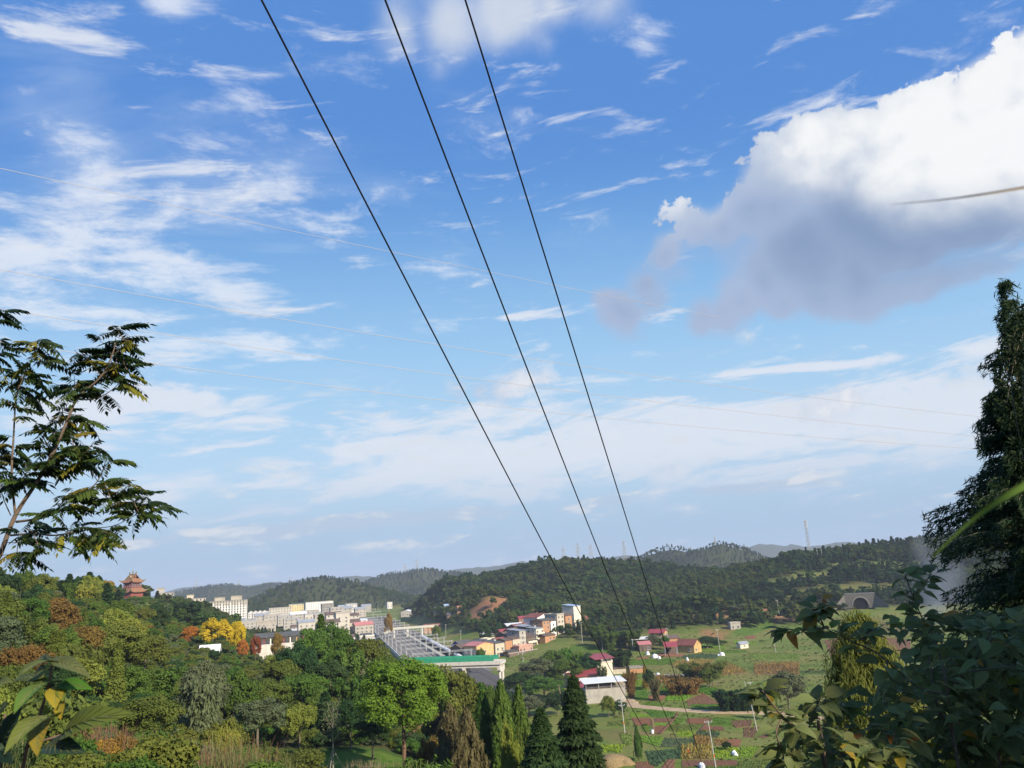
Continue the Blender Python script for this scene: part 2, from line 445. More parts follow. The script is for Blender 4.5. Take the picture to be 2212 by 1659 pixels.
# ridges: (skyline px, skyline py, distance), half width, height of the trees standing on it
RIDGES = [
 ([(398, 592, 1080), (430, 579, 1060), (470, 569, 1000), (500, 567, 1000), (535, 563, 1000), (555, 556, 1000), (572, 552, 1000), (590, 555, 1000), (602, 560, 1000),
   (640, 561, 1020), (690, 560, 960), (740, 558, 900), (768, 552, 880), (800, 544, 880), (850, 538, 930), (900, 530, 980), (950, 525, 1000), (1040, 519, 1000), (1200, 510, 1000)], 200, 17),
 ([(590, 606, 600), (610, 601, 625), (650, 596, 640), (700, 592, 640), (750, 599, 620), (775, 610, 600)], 75, 12),
 ([(422, 597, 800), (440, 587, 800), (465, 580, 790), (482, 581, 770), (505, 590, 740), (530, 598, 720), (565, 603, 690)], 80, 14),
 ([(180, 606, 1250), (235, 602, 1350), (270, 598, 1450), (288, 588, 1500), (305, 577, 1500), (325, 571, 1500), (343, 577, 1500), (362, 589, 1500)], 105, 8),
 ([(350, 585, 2400), (365, 583, 2400), (385, 578, 2400), (400, 571, 2400), (421, 567, 2400), (433, 570, 2400), (455, 578, 2400), (500, 580, 2300)], 170, 8),
 ([(150, 601, 2700), (180, 594, 2700), (200, 587, 2800), (215, 583, 2800), (228, 587, 2800), (240, 592, 2800), (258, 586, 3000), (272, 582, 3000), (284, 583, 3000), (297, 588, 3000), (320, 592, 3000)], 170, 8),
 ([(140, 600, 6200), (175, 593, 6200), (190, 587, 6200), (205, 590, 6200), (230, 592, 6200), (250, 585, 6200), (262, 583, 6200), (285, 585, 6200), (303, 581, 5600), (314, 577, 5600), (330, 577, 5600),
   (352, 575, 5600), (375, 580, 5600), (440, 572, 5600), (482, 566, 5600), (500, 566, 5600), (515, 563, 5600), (540, 561, 5600), (565, 562, 5600), (610, 557, 5600), (648, 556, 5600),
   (700, 549, 5600), (722, 547, 5600), (742, 546, 5600), (762, 545, 5600), (820, 545, 5600), (900, 540, 5600)], 300, 0),
 ([(612, 560, 1900), (640, 554, 1900), (655, 550, 1900), (668, 547, 1900), (682, 551, 1900), (692, 553, 1850), (705, 549, 1800), (716, 544, 1800), (728, 545, 1800), (742, 552, 1800), (756, 558, 1800)], 120, 8),
]
RW = []
for pts, w, th in RIDGES:
    q = [P(a, b, d) for a, b, d in pts]
    RW.append((np.array([(p[0], p[1], max(p[2] - th, 1.0)) for p in q]), w))
def ridge_h(x, y, pts, w):
    hh = np.zeros(np.shape(x))
    for a, b in zip(pts[:-1], pts[1:]):
        d = b[:2] - a[:2]; t = np.clip(((x - a[0]) * d[0] + (y - a[1]) * d[1]) / (d @ d), 0, 1)
        q = np.hypot(x - a[0] - t * d[0], y - a[1] - t * d[1]); z = a[2] + t * (b[2] - a[2])
        hh = np.maximum(hh, z * np.exp(-(q / w) ** 2))
    return hh
PER = rng.permutation(512)
def vnoise(x, y):
    xi = np.floor(x).astype(int); yi = np.floor(y).astype(int); fx = x - xi; fy = y - yi
    fx = fx * fx * (3 - 2 * fx); fy = fy * fy * (3 - 2 * fy)
    g = lambda a, b: PER[(PER[a % 512] + b) % 512] / 511.0
    return (g(xi, yi) * (1 - fx) + g(xi + 1, yi) * fx) * (1 - fy) + (g(xi, yi + 1) * (1 - fx) + g(xi + 1, yi + 1) * fx) * fy
def V0(px, py, z=0.0):                        # valley floor point
    d = ray(px, py)
    return np.array([0, 0, CZ]) + d * ((z - CZ) / d[2])
RA0 = V0(434, 664)[:2]; RD0 = V0(362, 611.5)[:2] - RA0; RD0 = RD0 / np.linalg.norm(RD0); RN0 = np.array([RD0[1], -RD0[0]])
def H(x, y):
    x = np.asarray(x, float); y = np.asarray(y, float)
    n = near_h(x, y)
    s = np.maximum(n, 0) ** 4
    hills = np.zeros(x.shape)
    for p, w in RW:
        hills = hills + ridge_h(x, y, p, w) ** 4
    hill = hills ** .25
    # the town stands on level ground
    r_ = np.hypot(x, y); a_ = np.degrees(np.arctan2(x, y))
    tf = np.clip((r_ - 600) / 60, 0, 1) * np.clip((1290 - r_) / 120, 0, 1) * np.clip((a_ + 21.5) / 2, 0, 1) * np.clip((-7 - a_) / 2, 0, 1)
    hill = hill * (1 - .85 * tf)
    # the railway cutting is level
    rd_ = np.abs((x - RA0[0]) * RN0[0] + (y - RA0[1]) * RN0[1] - 6)
    rs_ = (x - RA0[0]) * RD0[0] + (y - RA0[1]) * RD0[1]
    hill = hill * (1 - (1 - np.clip((rd_ - 30) / 45, 0, 1)) * np.clip((900 - rs_) / 200, 0, 1) * (rs_ > -400))
    rough = (vnoise(x / 90 + 7, y / 90) - .5) * .22 + (vnoise(x / 34, y / 34 + 3) - .5) * .10
    hill = hill * (1 + rough * np.clip(hill / 30, 0, 1))
    small = (vnoise(x / 9, y / 9) - .5) * .8 * np.clip(n / 12, 0, 1) * np.clip((np.hypot(x, y) - 10) / 40, 0, 1)
    return (s + hill ** 4) ** .25 + small
def h1(x, y): return float(H(np.array([x]), np.array([y]))[0])
def G(px, py, y0=60.0, y1=4000.0, n=1500):   # where the line of sight through a picture point meets the ground
    d = ray(px, py); t = np.geomspace(y0, y1, n) / d[1]
    q = d[None] * t[:, None] + np.array([0, 0, CZ])
    below = q[:, 2] < H(q[:, 0], q[:, 1])
    k = int(np.argmax(below)) if below.any() else n - 1
    return np.array([q[k, 0], q[k, 1], h1(q[k, 0], q[k, 1])])
def V0(px, py, z=0.0):                        # valley floor point
    d = ray(px, py)
    return np.array([0, 0, CZ]) + d * ((z - CZ) / d[2])

az = np.radians(np.concatenate([np.arange(-180, -48, 6), np.arange(-48, 48, .4), np.arange(48, 180, 6)]))
rr = np.concatenate([[0, 2, 4, 7, 10, 14], np.geomspace(18, 10000, 210)])
A_, R_ = np.meshgrid(az, rr)
TX, TY = R_ * np.sin(A_), R_ * np.cos(A_)
TZ = H(TX, TY)
na, nr = len(az), len(rr)
idx = np.arange(nr * na).reshape(nr, na)
q0 = idx[:-1, :]; q1 = np.roll(idx, -1, 1)[:-1, :]; q2 = np.roll(idx, -1, 1)[1:, :]; q3 = idx[1:, :]
quads = np.stack([q0, q1, q2, q3], -1).reshape(-1, 4)[:, ::-1]
# what grows where: 1 = woodland floor, 0 = open valley; bare = exposed red earth
BARE = [(493, 601, 735, 26, 16), (486, 612, 715, 14, 12), (738, 597, 560, 22, 8), (752, 596, 600, 40, 14), (770, 592, 640, 50, 16), (716, 640, 0, 12, 10)]
BW = []
for a, b, d, rx, ry in BARE:
    p = P(a, b, d) if d else V0(a, b)
    BW.append((p[0], p[1], rx, ry))
OPEN = [(800, 578, 760, 40, 14), (890, 570, 800, 60, 18), (840, 585, 700, 60, 20), (900, 600, 600, 70, 30), (745, 612, 530, 50, 30), (861, 608, 560, 26, 24), (780, 600, 640, 60, 16),
        (861, 604, 630, 15, 12), (408, 596, 950, 30, 14), (402, 604, 900, 26, 10)]
OW = [(P(a, b, d)[0], P(a, b, d)[1], rx, ry) for a, b, d, rx, ry in OPEN]
def inside(x, y, lst, k=1.0):
    m = np.zeros(np.shape(x))
    for cx, cy, rx, ry in lst:
        e = np.hypot((x - cx) / rx, (y - cy) / ry) + (vnoise(x / 7, y / 7) - .5) * .6
        m = np.maximum(m, np.clip((1.15 - e) * 3, 0, 1))
    return m
def woodland(x, y):
    hz = H(x, y); nh = near_h(x, y)
    w = np.clip((hz - 4.5) / 3.5 + (vnoise(x / 22, y / 22) - .5) * .8, 0, 1)
    w = np.where((np.hypot(x, y) > 2600), np.clip((hz - 3) / 10, 0, 1), w)
    r = np.hypot(x, y); a = np.degrees(np.arctan2(x, y))
    town = (r > 560) & (r < 1330) & (a > -21.5) & (x < -60 - .235 * (y - 470) + 20) & (hz < 15)
    gap = (r > 330) & (r <= 700) & (a > -19.5) & (a < -4)
    pag = (r > 280) & (r < 600) & (a > -26.5) & (a < -23.2)
    return w * (1 - inside(x, y, BW)) * (1 - inside(x, y, OW)) * ~(town | gap | pag)
wood = woodland(TX, TY).ravel()
bare = inside(TX, TY, BW).ravel()
LAWN = (P(352, 758, 104)[0], P(352, 758, 104)[1])
lawn = np.clip((1.1 - np.hypot((TX - LAWN[0]) / 19, (TY - LAWN[1]) / 20)) * 4, 0, 1).ravel()
def ground_mat():
    m = bpy.data.materials.new('ground'); m.use_nodes = True
    nt = m.node_tree; b = nt.nodes['Principled BSDF']; b.inputs['Roughness'].default_value = .95; b.inputs['Specular IOR Level'].default_value = .1
    X.t = nt
    t = nt.nodes.new('ShaderNodeTexCoord'); o = t.outputs['Object']
    na_ = lambda k: X((lambda a: (setattr(a, 'attribute_name', k), a)[1])(nt.nodes.new('ShaderNodeAttribute')).outputs['Fac'])
    f1 = fbm(o, .035, 8, .65); f2 = fbm(o, .4, 6, .7); f3 = fbm(o, .011, 5, .6)
    g = mixc(sstep(f1, .40, .62), (.12, .17, .032), (.19, .185, .055))
    g = mixc(sstep(f3, .54, .62) * .5, g, (.19, .12, .06))
    g = mixc(sstep(f2, .45, .7) * .55, g, (.075, .115, .025))
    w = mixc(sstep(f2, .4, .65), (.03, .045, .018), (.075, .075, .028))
    e = mixc(sstep(f2, .4, .65), (.34, .16, .08), (.24, .12, .06))
    u_ = mixc(sstep(f2, .4, .65), (.17, .16, .14), (.11, .12, .08))
    l = mixc(sstep(f2, .4, .66), (.06, .13, .015), (.12, .17, .025))
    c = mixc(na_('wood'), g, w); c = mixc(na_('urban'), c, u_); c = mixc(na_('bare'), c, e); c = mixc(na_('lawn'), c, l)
    nt.links.new(c, b.inputs['Base Color'])
    bp = nt.nodes.new('ShaderNodeBump'); bp.inputs['Strength'].default_value = .6; bp.inputs['Distance'].default_value = .4
    nt.links.new(f2.s, bp.inputs['Height']); nt.links.new(bp.outputs[0], b.inputs['Normal'])
    X.t = wt
    return m
tm = raw_mesh('terrain', np.stack([TX, TY, TZ], -1).reshape(-1, 3), quads, [ground_mat()], smooth=True)
_r, _a = np.hypot(TX, TY), np.degrees(np.arctan2(TX, TY))
urban = ((_r > 640) & (_r < 1420) & (_a > -21) & (TX < -60 - .235 * (TY - 470) - 10) & (TZ < 7)).astype(float).ravel()
for nm, arr in (('urban', urban), ('wood', wood), ('bare', bare), ('lawn', lawn)):
    a = tm.attributes.new(nm, 'FLOAT', 'POINT'); a.data.foreach_set('value', arr.astype(np.float32))
tag(link('terrain', tm), kind='structure')
# ------------------------------------------------------------------ foliage meshes
def unit(v): return v / (np.linalg.norm(v, axis=-1, keepdims=True) + 1e-9)
def leaves(C, N, size, aspect=1.6, droop=None, rg=None):
    """one bent diamond (two triangles sharing the midrib) per point C, facing N"""
    rg = rg or rng
    n = len(C); N = unit(N)
    t = rg.normal(size=(n, 3)) if droop is None else droop + .35 * rg.normal(size=(n, 3))
    t = unit(t - (t * N).sum(1, keepdims=True) * N); b = np.cross(N, t)
    s = (size * rg.uniform(.65, 1.35, n))[:, None]
    l = t * s * aspect * .5; w = b * s * .5; f = N * s * .14
    V = np.stack([C - l, C + w - f, C + l, C - w - f], 1).reshape(-1, 3)
    Fq = np.arange(4 * n).reshape(n, 4)
    return V, Fq
def crown_round(rg, n=3200, size=.5, lobes=26, rx=5.0, rz=4.6, cz=6.5, flat=.0, tintw=.5):
    d = unit(rg.normal(size=(lobes, 3))); d[:, 2] = np.where(d[:, 2] < -.45, -d[:, 2], d[:, 2])
    rad = rg.uniform(.50, .86, lobes)[:, None]
    C0 = d * rad * np.array([rx, rx, rz]) + np.array([0, 0, cz])
    lr = rg.uniform(.17, .36, lobes) * rx * (34 / max(lobes, 34)) ** .3
    k = rg.integers(0, lobes, n)
    o = unit(rg.normal(size=(n, 3))); o[:, 2] = np.where((o[:, 2] < -.2) & (rg.random(n) < .7), -o[:, 2], o[:, 2])
    rr_ = rg.uniform(.55, 1.08, n)[:, None]
    C = C0[k] + o * rr_ * lr[k][:, None] * np.array([1, 1, .8 - flat])
    N = o + .55 * rg.normal(size=(n, 3)) + np.array([0, 0, .35])
    V, Fq = leaves(C, N, np.full(n, size), 1.5, rg=rg)
    lt = rg.random(lobes)
    tint = np.clip(.5 * rg.random(n) + tintw * lt[k] + .25 * (o[:, 2]) * .5, 0, 1)
    return V, Fq, tint
def crown_conifer(rg, n=3200, size=.45, h=12.0, r=2.6, z0=1.0, droop=.5, tiers=24, spread=1.0):
    u = rg.random(n) ** .72
    tier = np.floor(u * tiers); ph = rg.random(tiers + 1) * 6.28
    a = rg.integers(0, 9, n) * (6.283 / 9) + ph[tier.astype(int)] + rg.normal(0, .16 * spread, n)
    z = z0 + (h - z0) * (tier + rg.normal(0, .25, n)) / tiers
    rmax = r * (1 - np.clip((z - z0) / (h - z0), 0, 1)) ** .85 * (.62 + .68 * rg.random(tiers + 1)[tier.astype(int)]) + .12
    q = rg.random(n) ** .55
    C = np.stack([np.cos(a) * rmax * q, np.sin(a) * rmax * q, z - droop * q * q * rmax * .7], -1)
    out = np.stack([np.cos(a), np.sin(a), np.full(n, -.5)], -1)
    N = np.stack([np.cos(a) * .5, np.sin(a) * .5, np.ones(n) * .7], -1) + .5 * rg.normal(size=(n, 3))
    V, Fq = leaves(C, N, np.full(n, size), 2.4, droop=out, rg=rg)
    return V, Fq, np.clip(.65 * rg.random(n) + .35 * q, 0, 1)
def crown_weeping(rg, n=6000, size=.22, h=11.0, r=2.4, z0=.2, strands=420, asp=4.0, top=.8):
    """hanging sprays: strands start on a dome and fall"""
    u = rg.random(strands); z = z0 + (h - z0) * (.22 + .78 * u)
    rm = r * np.clip(1 - ((z - z0) / (h - z0)) ** 1.8, 0, 1) ** top + .15
    a = rg.random(strands) * 6.283; q = rg.uniform(.45, 1.05, strands) * (1 + .18 * np.sin(3 * a + 5 * u))
    L0 = rg.uniform(.10, .22, strands) * h * .8
    k = rg.integers(0, strands, n); t = rg.random(n)
    C = np.stack([np.cos(a[k]) * rm[k] * q[k], np.sin(a[k]) * rm[k] * q[k], z[k] - t * L0[k]], -1) + rg.normal(0, .035 * r, (n, 3))
    C[:, 2] = np.maximum(C[:, 2], z0 * .3)
    N = np.stack([np.cos(a[k]), np.sin(a[k]), np.full(n, .35)], -1) + .5 * rg.normal(size=(n, 3))
    V, Fq = leaves(C, N, np.full(n, size), asp, droop=np.array([[0, 0, -1.0]]), rg=rg)
    return V, Fq, np.clip(.55 * rg.random(n) + .45 * rg.random(strands)[k], 0, 1)
def crown_bamboo(rg, n=3000, size=.4, culms=26, h=10.0, r=2.6):
    a = rg.random(culms) * 6.283; lean = rg.uniform(.25, 1.0, culms) * r; hh = h * rg.uniform(.7, 1.05, culms)
    k = rg.integers(0, culms, n); t = rg.random(n) ** .85
    rad = .5 * r * np.sqrt(rg.random(culms))[k] + lean[k] * t ** 1.8 * .9
    z = hh[k] * (t - .28 * np.clip(t - .72, 0, 1) ** 1.2 * 3)
    C = np.stack([np.cos(a[k]) * rad, np.sin(a[k]) * rad, z], -1) + rg.normal(0, 1, (n, 3)) * (.12 + .30 * t * (1.15 - t))[:, None] * r * .45
    C[:, 2] = np.maximum(C[:, 2], .2)
    N = np.stack([np.cos(a[k]) * .7, np.sin(a[k]) * .7, np.ones(n) * .7], -1) + .6 * rg.normal(size=(n, 3))
    V, Fq = leaves(C, N, np.full(n, size), 2.6, droop=np.stack([np.cos(a[k]) * .5, np.sin(a[k]) * .5, np.full(n, -.8)], -1), rg=rg)
    return V, Fq, np.clip(.6 * rg.random(n) + .4 * rg.random(culms)[k], 0, 1)
def fol(name, t): return raw_mesh(name, t[0], t[1], [LM('green')], tint=t[2])
def trunk_mesh(name, h, r, limbs=5, rg=None, spread=.3, n=7):
    rg = rg or rng; mb = MB()
    bend = rg.normal(0, .03 * h, 2)
    pts = [(bend[0] * t * t, bend[1] * t * t, -.5 + (h + .5) * t) for t in (0, .06, .3, .6, 1)]
    mb.tube(pts, [r * 1.45, r * 1.05, r * .85, r * .6, r * .25], n)
    for i in range(limbs):
        t = rg.uniform(.38, .8); a = 6.283 * i / limbs + rg.normal(0, .4); L_ = h * spread * rg.uniform(.7, 1.2)
        p0 = np.array([bend[0] * t * t, bend[1] * t * t, h * t]); e = p0 + np.array([math.cos(a) * L_, math.sin(a) * L_, L_ * rg.uniform(.5, 1.0)])
        m_ = (p0 + e) / 2 + np.array([0, 0, -.08 * L_])
        mb.tube([p0, m_, e], [r * .42, r * .3, r * .1], 5)
    return mb.mesh(name, [BARK])
rg = np.random.default_rng(11)
VAR = {
 'round': [fol('crown', crown_round(rg, 10500, .27, 48)) for _ in range(4)] + [fol('crown', crown_round(rg, 9500, .27, 38, 5.4, 3.4, 6.2)) for _ in range(2)],
 'conifer': [fol('crown', crown_conifer(rg, 7500, .28, 12, 2.6)) for _ in range(3)],
 'column': [fol('crown', crown_weeping(rg, 8000, .20, 11, 1.9, .4, 380)) for _ in range(2)],
 'bamboo': [fol('crown', crown_bamboo(rg, 7500, .25)) for _ in range(3)],
 'feather': [fol('crown', crown_bamboo(rg, 3600, .30, 60, 8.0, 3.4)) for _ in range(2)],
 'full': [fol('crown', crown_round(rg, 10500, .27, 52, 5.0, 4.4, 4.6)) for _ in range(3)],
 'bush': [fol('foliage', crown_round(rg, 4200, .105, 26, 1.5, 1.1, 1.0, 0)) for _ in range(3)],
 'fbush': [fol('foliage', crown_round(rg, 12000, .060, 44, 1.5, 1.1, 1.0, 0)) for _ in range(2)],
}
TRK = {'round': [trunk_mesh('trunk', 8.5, .26, 7, rg) for _ in range(3)], 'conifer': [trunk_mesh('trunk', 11.4, .2, 0, rg)], 'column': [trunk_mesh('trunk', 10, .18, 0, rg)],
       'bamboo': [], 'feather': [], 'full': [trunk_mesh('trunk', 6, .22, 5, rg)], 'bush': [trunk_mesh('stems', .9, .04, 4, rg, .5)]}
TRK['fbush'] = TRK['bush']
mb = MB()
for i in range(14):
    a = i * 2.4; b = .3 + .05 * i
    mb.tube([(math.cos(a) * .3, math.sin(a) * .3, -.3), (math.cos(a) * .6, math.sin(a) * .6, 3.5), (math.cos(a) * (1 + b), math.sin(a) * (1 + b), 7)], [.05, .045, .02], 4)
CULM = mb.mesh('culms', [mat('culm', (.10, .14, .04), (.16, .17, .06), .6, 3)])
TRK['bamboo'] = TRK['feather'] = [CULM]
SIZE = {'fbush': (1.6, 2.1), 'full': (5.0, 9.2), 'round': (5.0, 10.6), 'conifer': (2.6, 12.2), 'column': (1.9, 11.0), 'bamboo': (3.0, 10.0), 'feather': (3.2, 8.0), 'bush': (1.6, 2.1)}   # crown radius, height of the model
TREES = []       # (object, kind, colour, x, y, z, height)
PARTN = {'fbush': 'stems', 'bamboo': 'culms', 'feather': 'culms', 'bush': 'stems'}
def plant(kind, color, x, y, h, w=None, z=None, name=None, rz=None, var=None, bark=None, label=None, cat=None, group=None):
    z = h1(x, y) if z is None else z
    r0, h0 = SIZE[kind]
    sz = h / h0; sx = (w / (2 * r0)) if w else sz * rng.uniform(.85, 1.15)
    nm = name or {'round': 'broadleaf_tree', 'full': 'broadleaf_tree', 'conifer': 'conifer_tree', 'column': 'weeping_cypress_tree', 'bamboo': 'bamboo_clump', 'feather': 'tall_shrub', 'bush': 'bush', 'fbush': 'bush'}[kind]
    root = empty(nm, (x, y, z), rng.uniform(0, 6.28) if rz is None else rz)
    root.scale = (sx, sx, sz)
    vs = VAR[kind]; v = vs[var if var is not None else int(rng.integers(len(vs)))]
    link('foliage' if kind in ('bush', 'fbush') else 'crown', v, root, mats=[LM(color)])
    tk = TRK[kind]
    link(PARTN.get(kind, 'trunk'), tk[int(rng.integers(len(tk)))], root, mats=[bark] if bark else None)
    c = cat or {'bamboo': 'bamboo', 'bush': 'bush', 'fbush': 'bush', 'feather': 'shrub'}.get(kind, 'tree')
    tag(root, label, c, group)
    TREES.append((root, kind, color, x, y, z, h))
    return root
def at_top(px, py, d, extra=0.0):            # ground point and height of a plant whose top shows at (px, py)
    p = P(px, py, d); z = h1(p[0], p[1])
    return p[0], p[1], z, max(p[2] - z, 1.0)
def sp(kind, color, px, py, d, wpx, label, hmax=None, **kw):   # a particular plant the picture singles out
    x, y, z, h = at_top(px, py, d)
    if hmax and h > hmax: h = hmax
    return plant(kind, color, x, y, h, wpx / F * d, label=label, **kw)

# ------------------------------------------------------------------ trees one can point at
def big_tree(name, label, px, py, d, wpx, crown, tk, color, bark=BARK, cat='tree', group=None):
    x, y, z, h = at_top(px, py, d)
    root = thing(name, label, cat, (x, y, z), 0, group)
    w = wpx / F * d
    me = fol('crown', crown(h, w))
    link('crown', me, root, mats=[LM(color)])
    link('trunk', tk(h, w), root, mats=[bark])
    TREES.append((root, 'special', color, x, y, z, h))
    return root
rg = np.random.default_rng(5)
big_tree('camphor_tree', 'big bright green round tree in the centre foreground, its trunk standing by dry stalks', 402, 655, 102, 92,
         lambda h, w: crown_round(rg, 34000, .20, 120, w * .52, h * .42, h * .60), lambda h, w: trunk_mesh('trunk', h * .8, .30, 9, rg, .34), 'bright', mat('warm bark', (.20, .12, .08), (.13, .08, .05), .9, 5))
big_tree('cypress_tree', 'dark green pointed cypress nearest the vegetable fields, tallest of the foreground conifers', 573, 676, 66, 80,
         lambda h, w: crown_conifer(rg, 22000, .20, h, w * .52, .2, .3, 60, 2.2), lambda h, w: trunk_mesh('trunk', h * .95, .2, 0, rg), 'dark')
big_tree('cypress_tree', 'dark green cypress leaning against the left side of the tallest cypress', 540, 708, 60, 66,
         lambda h, w: crown_conifer(rg, 17000, .20, h, w * .55, .2, .3, 50, 2.2), lambda h, w: trunk_mesh('trunk', h * .95, .2, 0, rg), 'dark')
big_tree('weeping_conifer_tree', 'brownish withered weeping conifer between the big round tree and the green columns', 450, 706, 84, 36,
         lambda h, w: crown_weeping(rg, 11000, .14, h, w * .55, .2, 420, 4.5), lambda h, w: trunk_mesh('trunk', h * .95, .15, 0, rg), 'brown')
big_tree('weeping_conifer_tree', 'brown drooping conifer with green lower sprays, right half of the withered pair', 466, 709, 80, 34,
         lambda h, w: crown_weeping(rg, 11000, .14, h, w * .55, .2, 420, 4.5), lambda h, w: trunk_mesh('trunk', h * .95, .15, 0, rg), 'brown')
big_tree('column_cypress_tree', 'slim green column cypress right of the withered brown conifers', 482, 690, 92, 30,
         lambda h, w: crown_weeping(rg, 12000, .17, h, w * .5, .2, 420, 3.4), lambda h, w: trunk_mesh('trunk', h * .95, .16, 0, rg), 'green')
big_tree('column_cypress_tree', 'tall green column cypress just left of the yellow bush', 500, 680, 90, 30,
         lambda h, w: crown_weeping(rg, 13000, .17, h, w * .5, .2, 420, 3.4), lambda h, w: trunk_mesh('trunk', h * .95, .16, 0, rg), 'green')
big_tree('column_cypress_tree', 'green column cypress behind the yellow bush, close to the dark cypress', 518, 684, 96, 26,
         lambda h, w: crown_weeping(rg, 11000, .17, h, w * .5, .2, 420, 3.4), lambda h, w: trunk_mesh('trunk', h * .95, .16, 0, rg), 'green')
big_tree('weeping_cypress_tree', 'yellow-green weeping cypress with hanging sprays behind the big-leaved shrub on the right', 857, 612, 24, 112,
         lambda h, w: crown_weeping(rg, 52000, .036, h, w * .56, .2, 1500, 6.0, .62), lambda h, w: trunk_mesh('trunk', h * .95, .14, 0, rg), 'weep')
sp('round', 'ginkgo', 216, 619, 250, 32, 'larger of the two bright yellow ginkgo trees below the apartment block', name='ginkgo_tree', var=0)
sp('round', 'ginkgo', 238, 622, 256, 18, 'smaller bright yellow ginkgo tree, right of the larger one', name='ginkgo_tree', var=1)
sp('round', 'orange', 190, 626, 252, 19, 'orange autumn tree left of the yellow ginkgo', var=2)
sp('round', 'red', 184, 638, 246, 17, 'rust red autumn tree below and left of the orange one', var=3)
sp('round', 'orange', 243, 640, 250, 12, 'small orange tree under the smaller ginkgo', var=1)
sp('round', 'red', 256, 636, 262, 12, 'reddish tree right of the small orange tree', var=0)
sp('round', 'rust', 278, 632, 262, 14, 'russet tree beside the long low grey roof', var=2)
sp('round', 'gold', 122, 620, 182, 36, 'golden flat-topped tree in the middle of the left hillside', var=4)
sp('round', 'gold', 104, 578, 300, 20, 'ochre tree just below the ridge left of the pagoda', var=5)
for i, (px, py, d, w, lb) in enumerate([(62, 580, 232, 16, 'dark conifer at the left end of the ridge group'), (70, 573, 236, 18, 'pointed dark conifer, second from the left in the ridge group'),
        (80, 581, 228, 18, 'mid green conifer in front of the ridge group'), (90, 571, 240, 20, 'tallest dark conifer of the ridge group left of the pagoda'),
        (99, 575, 244, 20, 'dark conifer right of the tallest one on the ridge'), (107, 582, 246, 18, 'dark conifer at the right end of the ridge group, nearest the pagoda')]):
    sp('conifer', 'dark' if i != 2 else 'green', px, py, d, w * 1.25, lb, group='conifers on the ridge left of the pagoda', name='conifer_tree')
for i, (px, py, d, w, k, c, lb) in enumerate([
        (321, 612, 196, 26, 'conifer', 'green', 'green pointed tree rising highest before the town'), (333, 624, 190, 40, 'round', 'green', 'dense green tree right of the highest pointed tree'),
        (312, 630, 182, 34, 'round', 'green', 'dense green tree left of the highest pointed tree'), (345, 640, 176, 34, 'bamboo', 'bamboo', 'fresh green plume-topped clump left of the olive bushy tree'),
        (366, 640, 190, 44, 'round', 'olive', 'olive bushy tree beside the lower houses by the railway'), (384, 655, 160, 34, 'round', 'green', 'green tree behind the left shoulder of the big round tree'),
        (296, 645, 160, 40, 'round', 'dark', 'dark green tree at the middle of the left slope foot'), (330, 660, 150, 36, 'round', 'dark', 'shadowy dark tree left of the big round tree'),
        (352, 668, 146, 34, 'bamboo', 'bamboo', 'bright leaning plume clump left of the big round tree'), (306, 668, 142, 40, 'round', 'green', 'broad green tree above the young yellow-leaved trees'),
        (280, 660, 150, 40, 'round', 'olive', 'olive tree at the left slope foot'), (268, 675, 135, 40, 'round', 'olive', 'olive tree with a conical top in the lower left middle'),
        (300, 700, 118, 30, 'round', 'lime', 'yellow-leaved young tree above the lawn'), (258, 700, 112, 46, 'round', 'grey', 'grey-green tree with pale stems left of the lawn'),
        (284, 705, 122, 40, 'round', 'olive', 'olive tree behind the grey-green pale-stemmed one'), (350, 700, 122, 30, 'round', 'dark', 'dark tree in shade right of the young staked tree'),
        (372, 712, 116, 34, 'round', 'dark', 'dark shady tree behind the trunk of the big round tree'), (325, 690, 128, 30, 'conifer', 'dark', 'dark conifer standing behind the staked young tree'),
        (205, 668, 95, 30, 'feather', 'grey', 'grey-green feathery sapling on the lower left slope'), (126, 664, 132, 26, 'bamboo', 'bamboo', 'bright green creeper-clad clump, left one of three'),
        (142, 676, 124, 34, 'bamboo', 'bamboo', 'bright green creeper-clad clump, lowest of three'), (160, 664, 128, 36, 'bamboo', 'bamboo', 'bright green creeper-clad clump, right one of three'),
        (440, 668, 150, 50, 'round', 'olive', 'olive tree right behind the big round tree, below the green bridge'), (462, 671, 150, 44, 'full', 'olive', 'olive bushy tree below the piers of the green bridge'),
        (484, 677, 150, 34, 'full', 'green', 'dense green tree covering the foot of the middle bridge pier'),
        (494, 690, 140, 34, 'round', 'green', 'green tree right of the olive ones below the bridge pier'), (508, 718, 64, 17, 'full', 'lime', 'yellowish small slim tree left of the dark cypresses'),
        (430, 735, 88, 28, 'bush', 'rust', 'rounded bush with dull leaves under the big round tree'), (522, 722, 78, 22, 'bush', 'olive', 'olive bush between the yellow tree and the dark cypresses')]):
    sp(k, c, px, py, d, w * 1.15, lb)
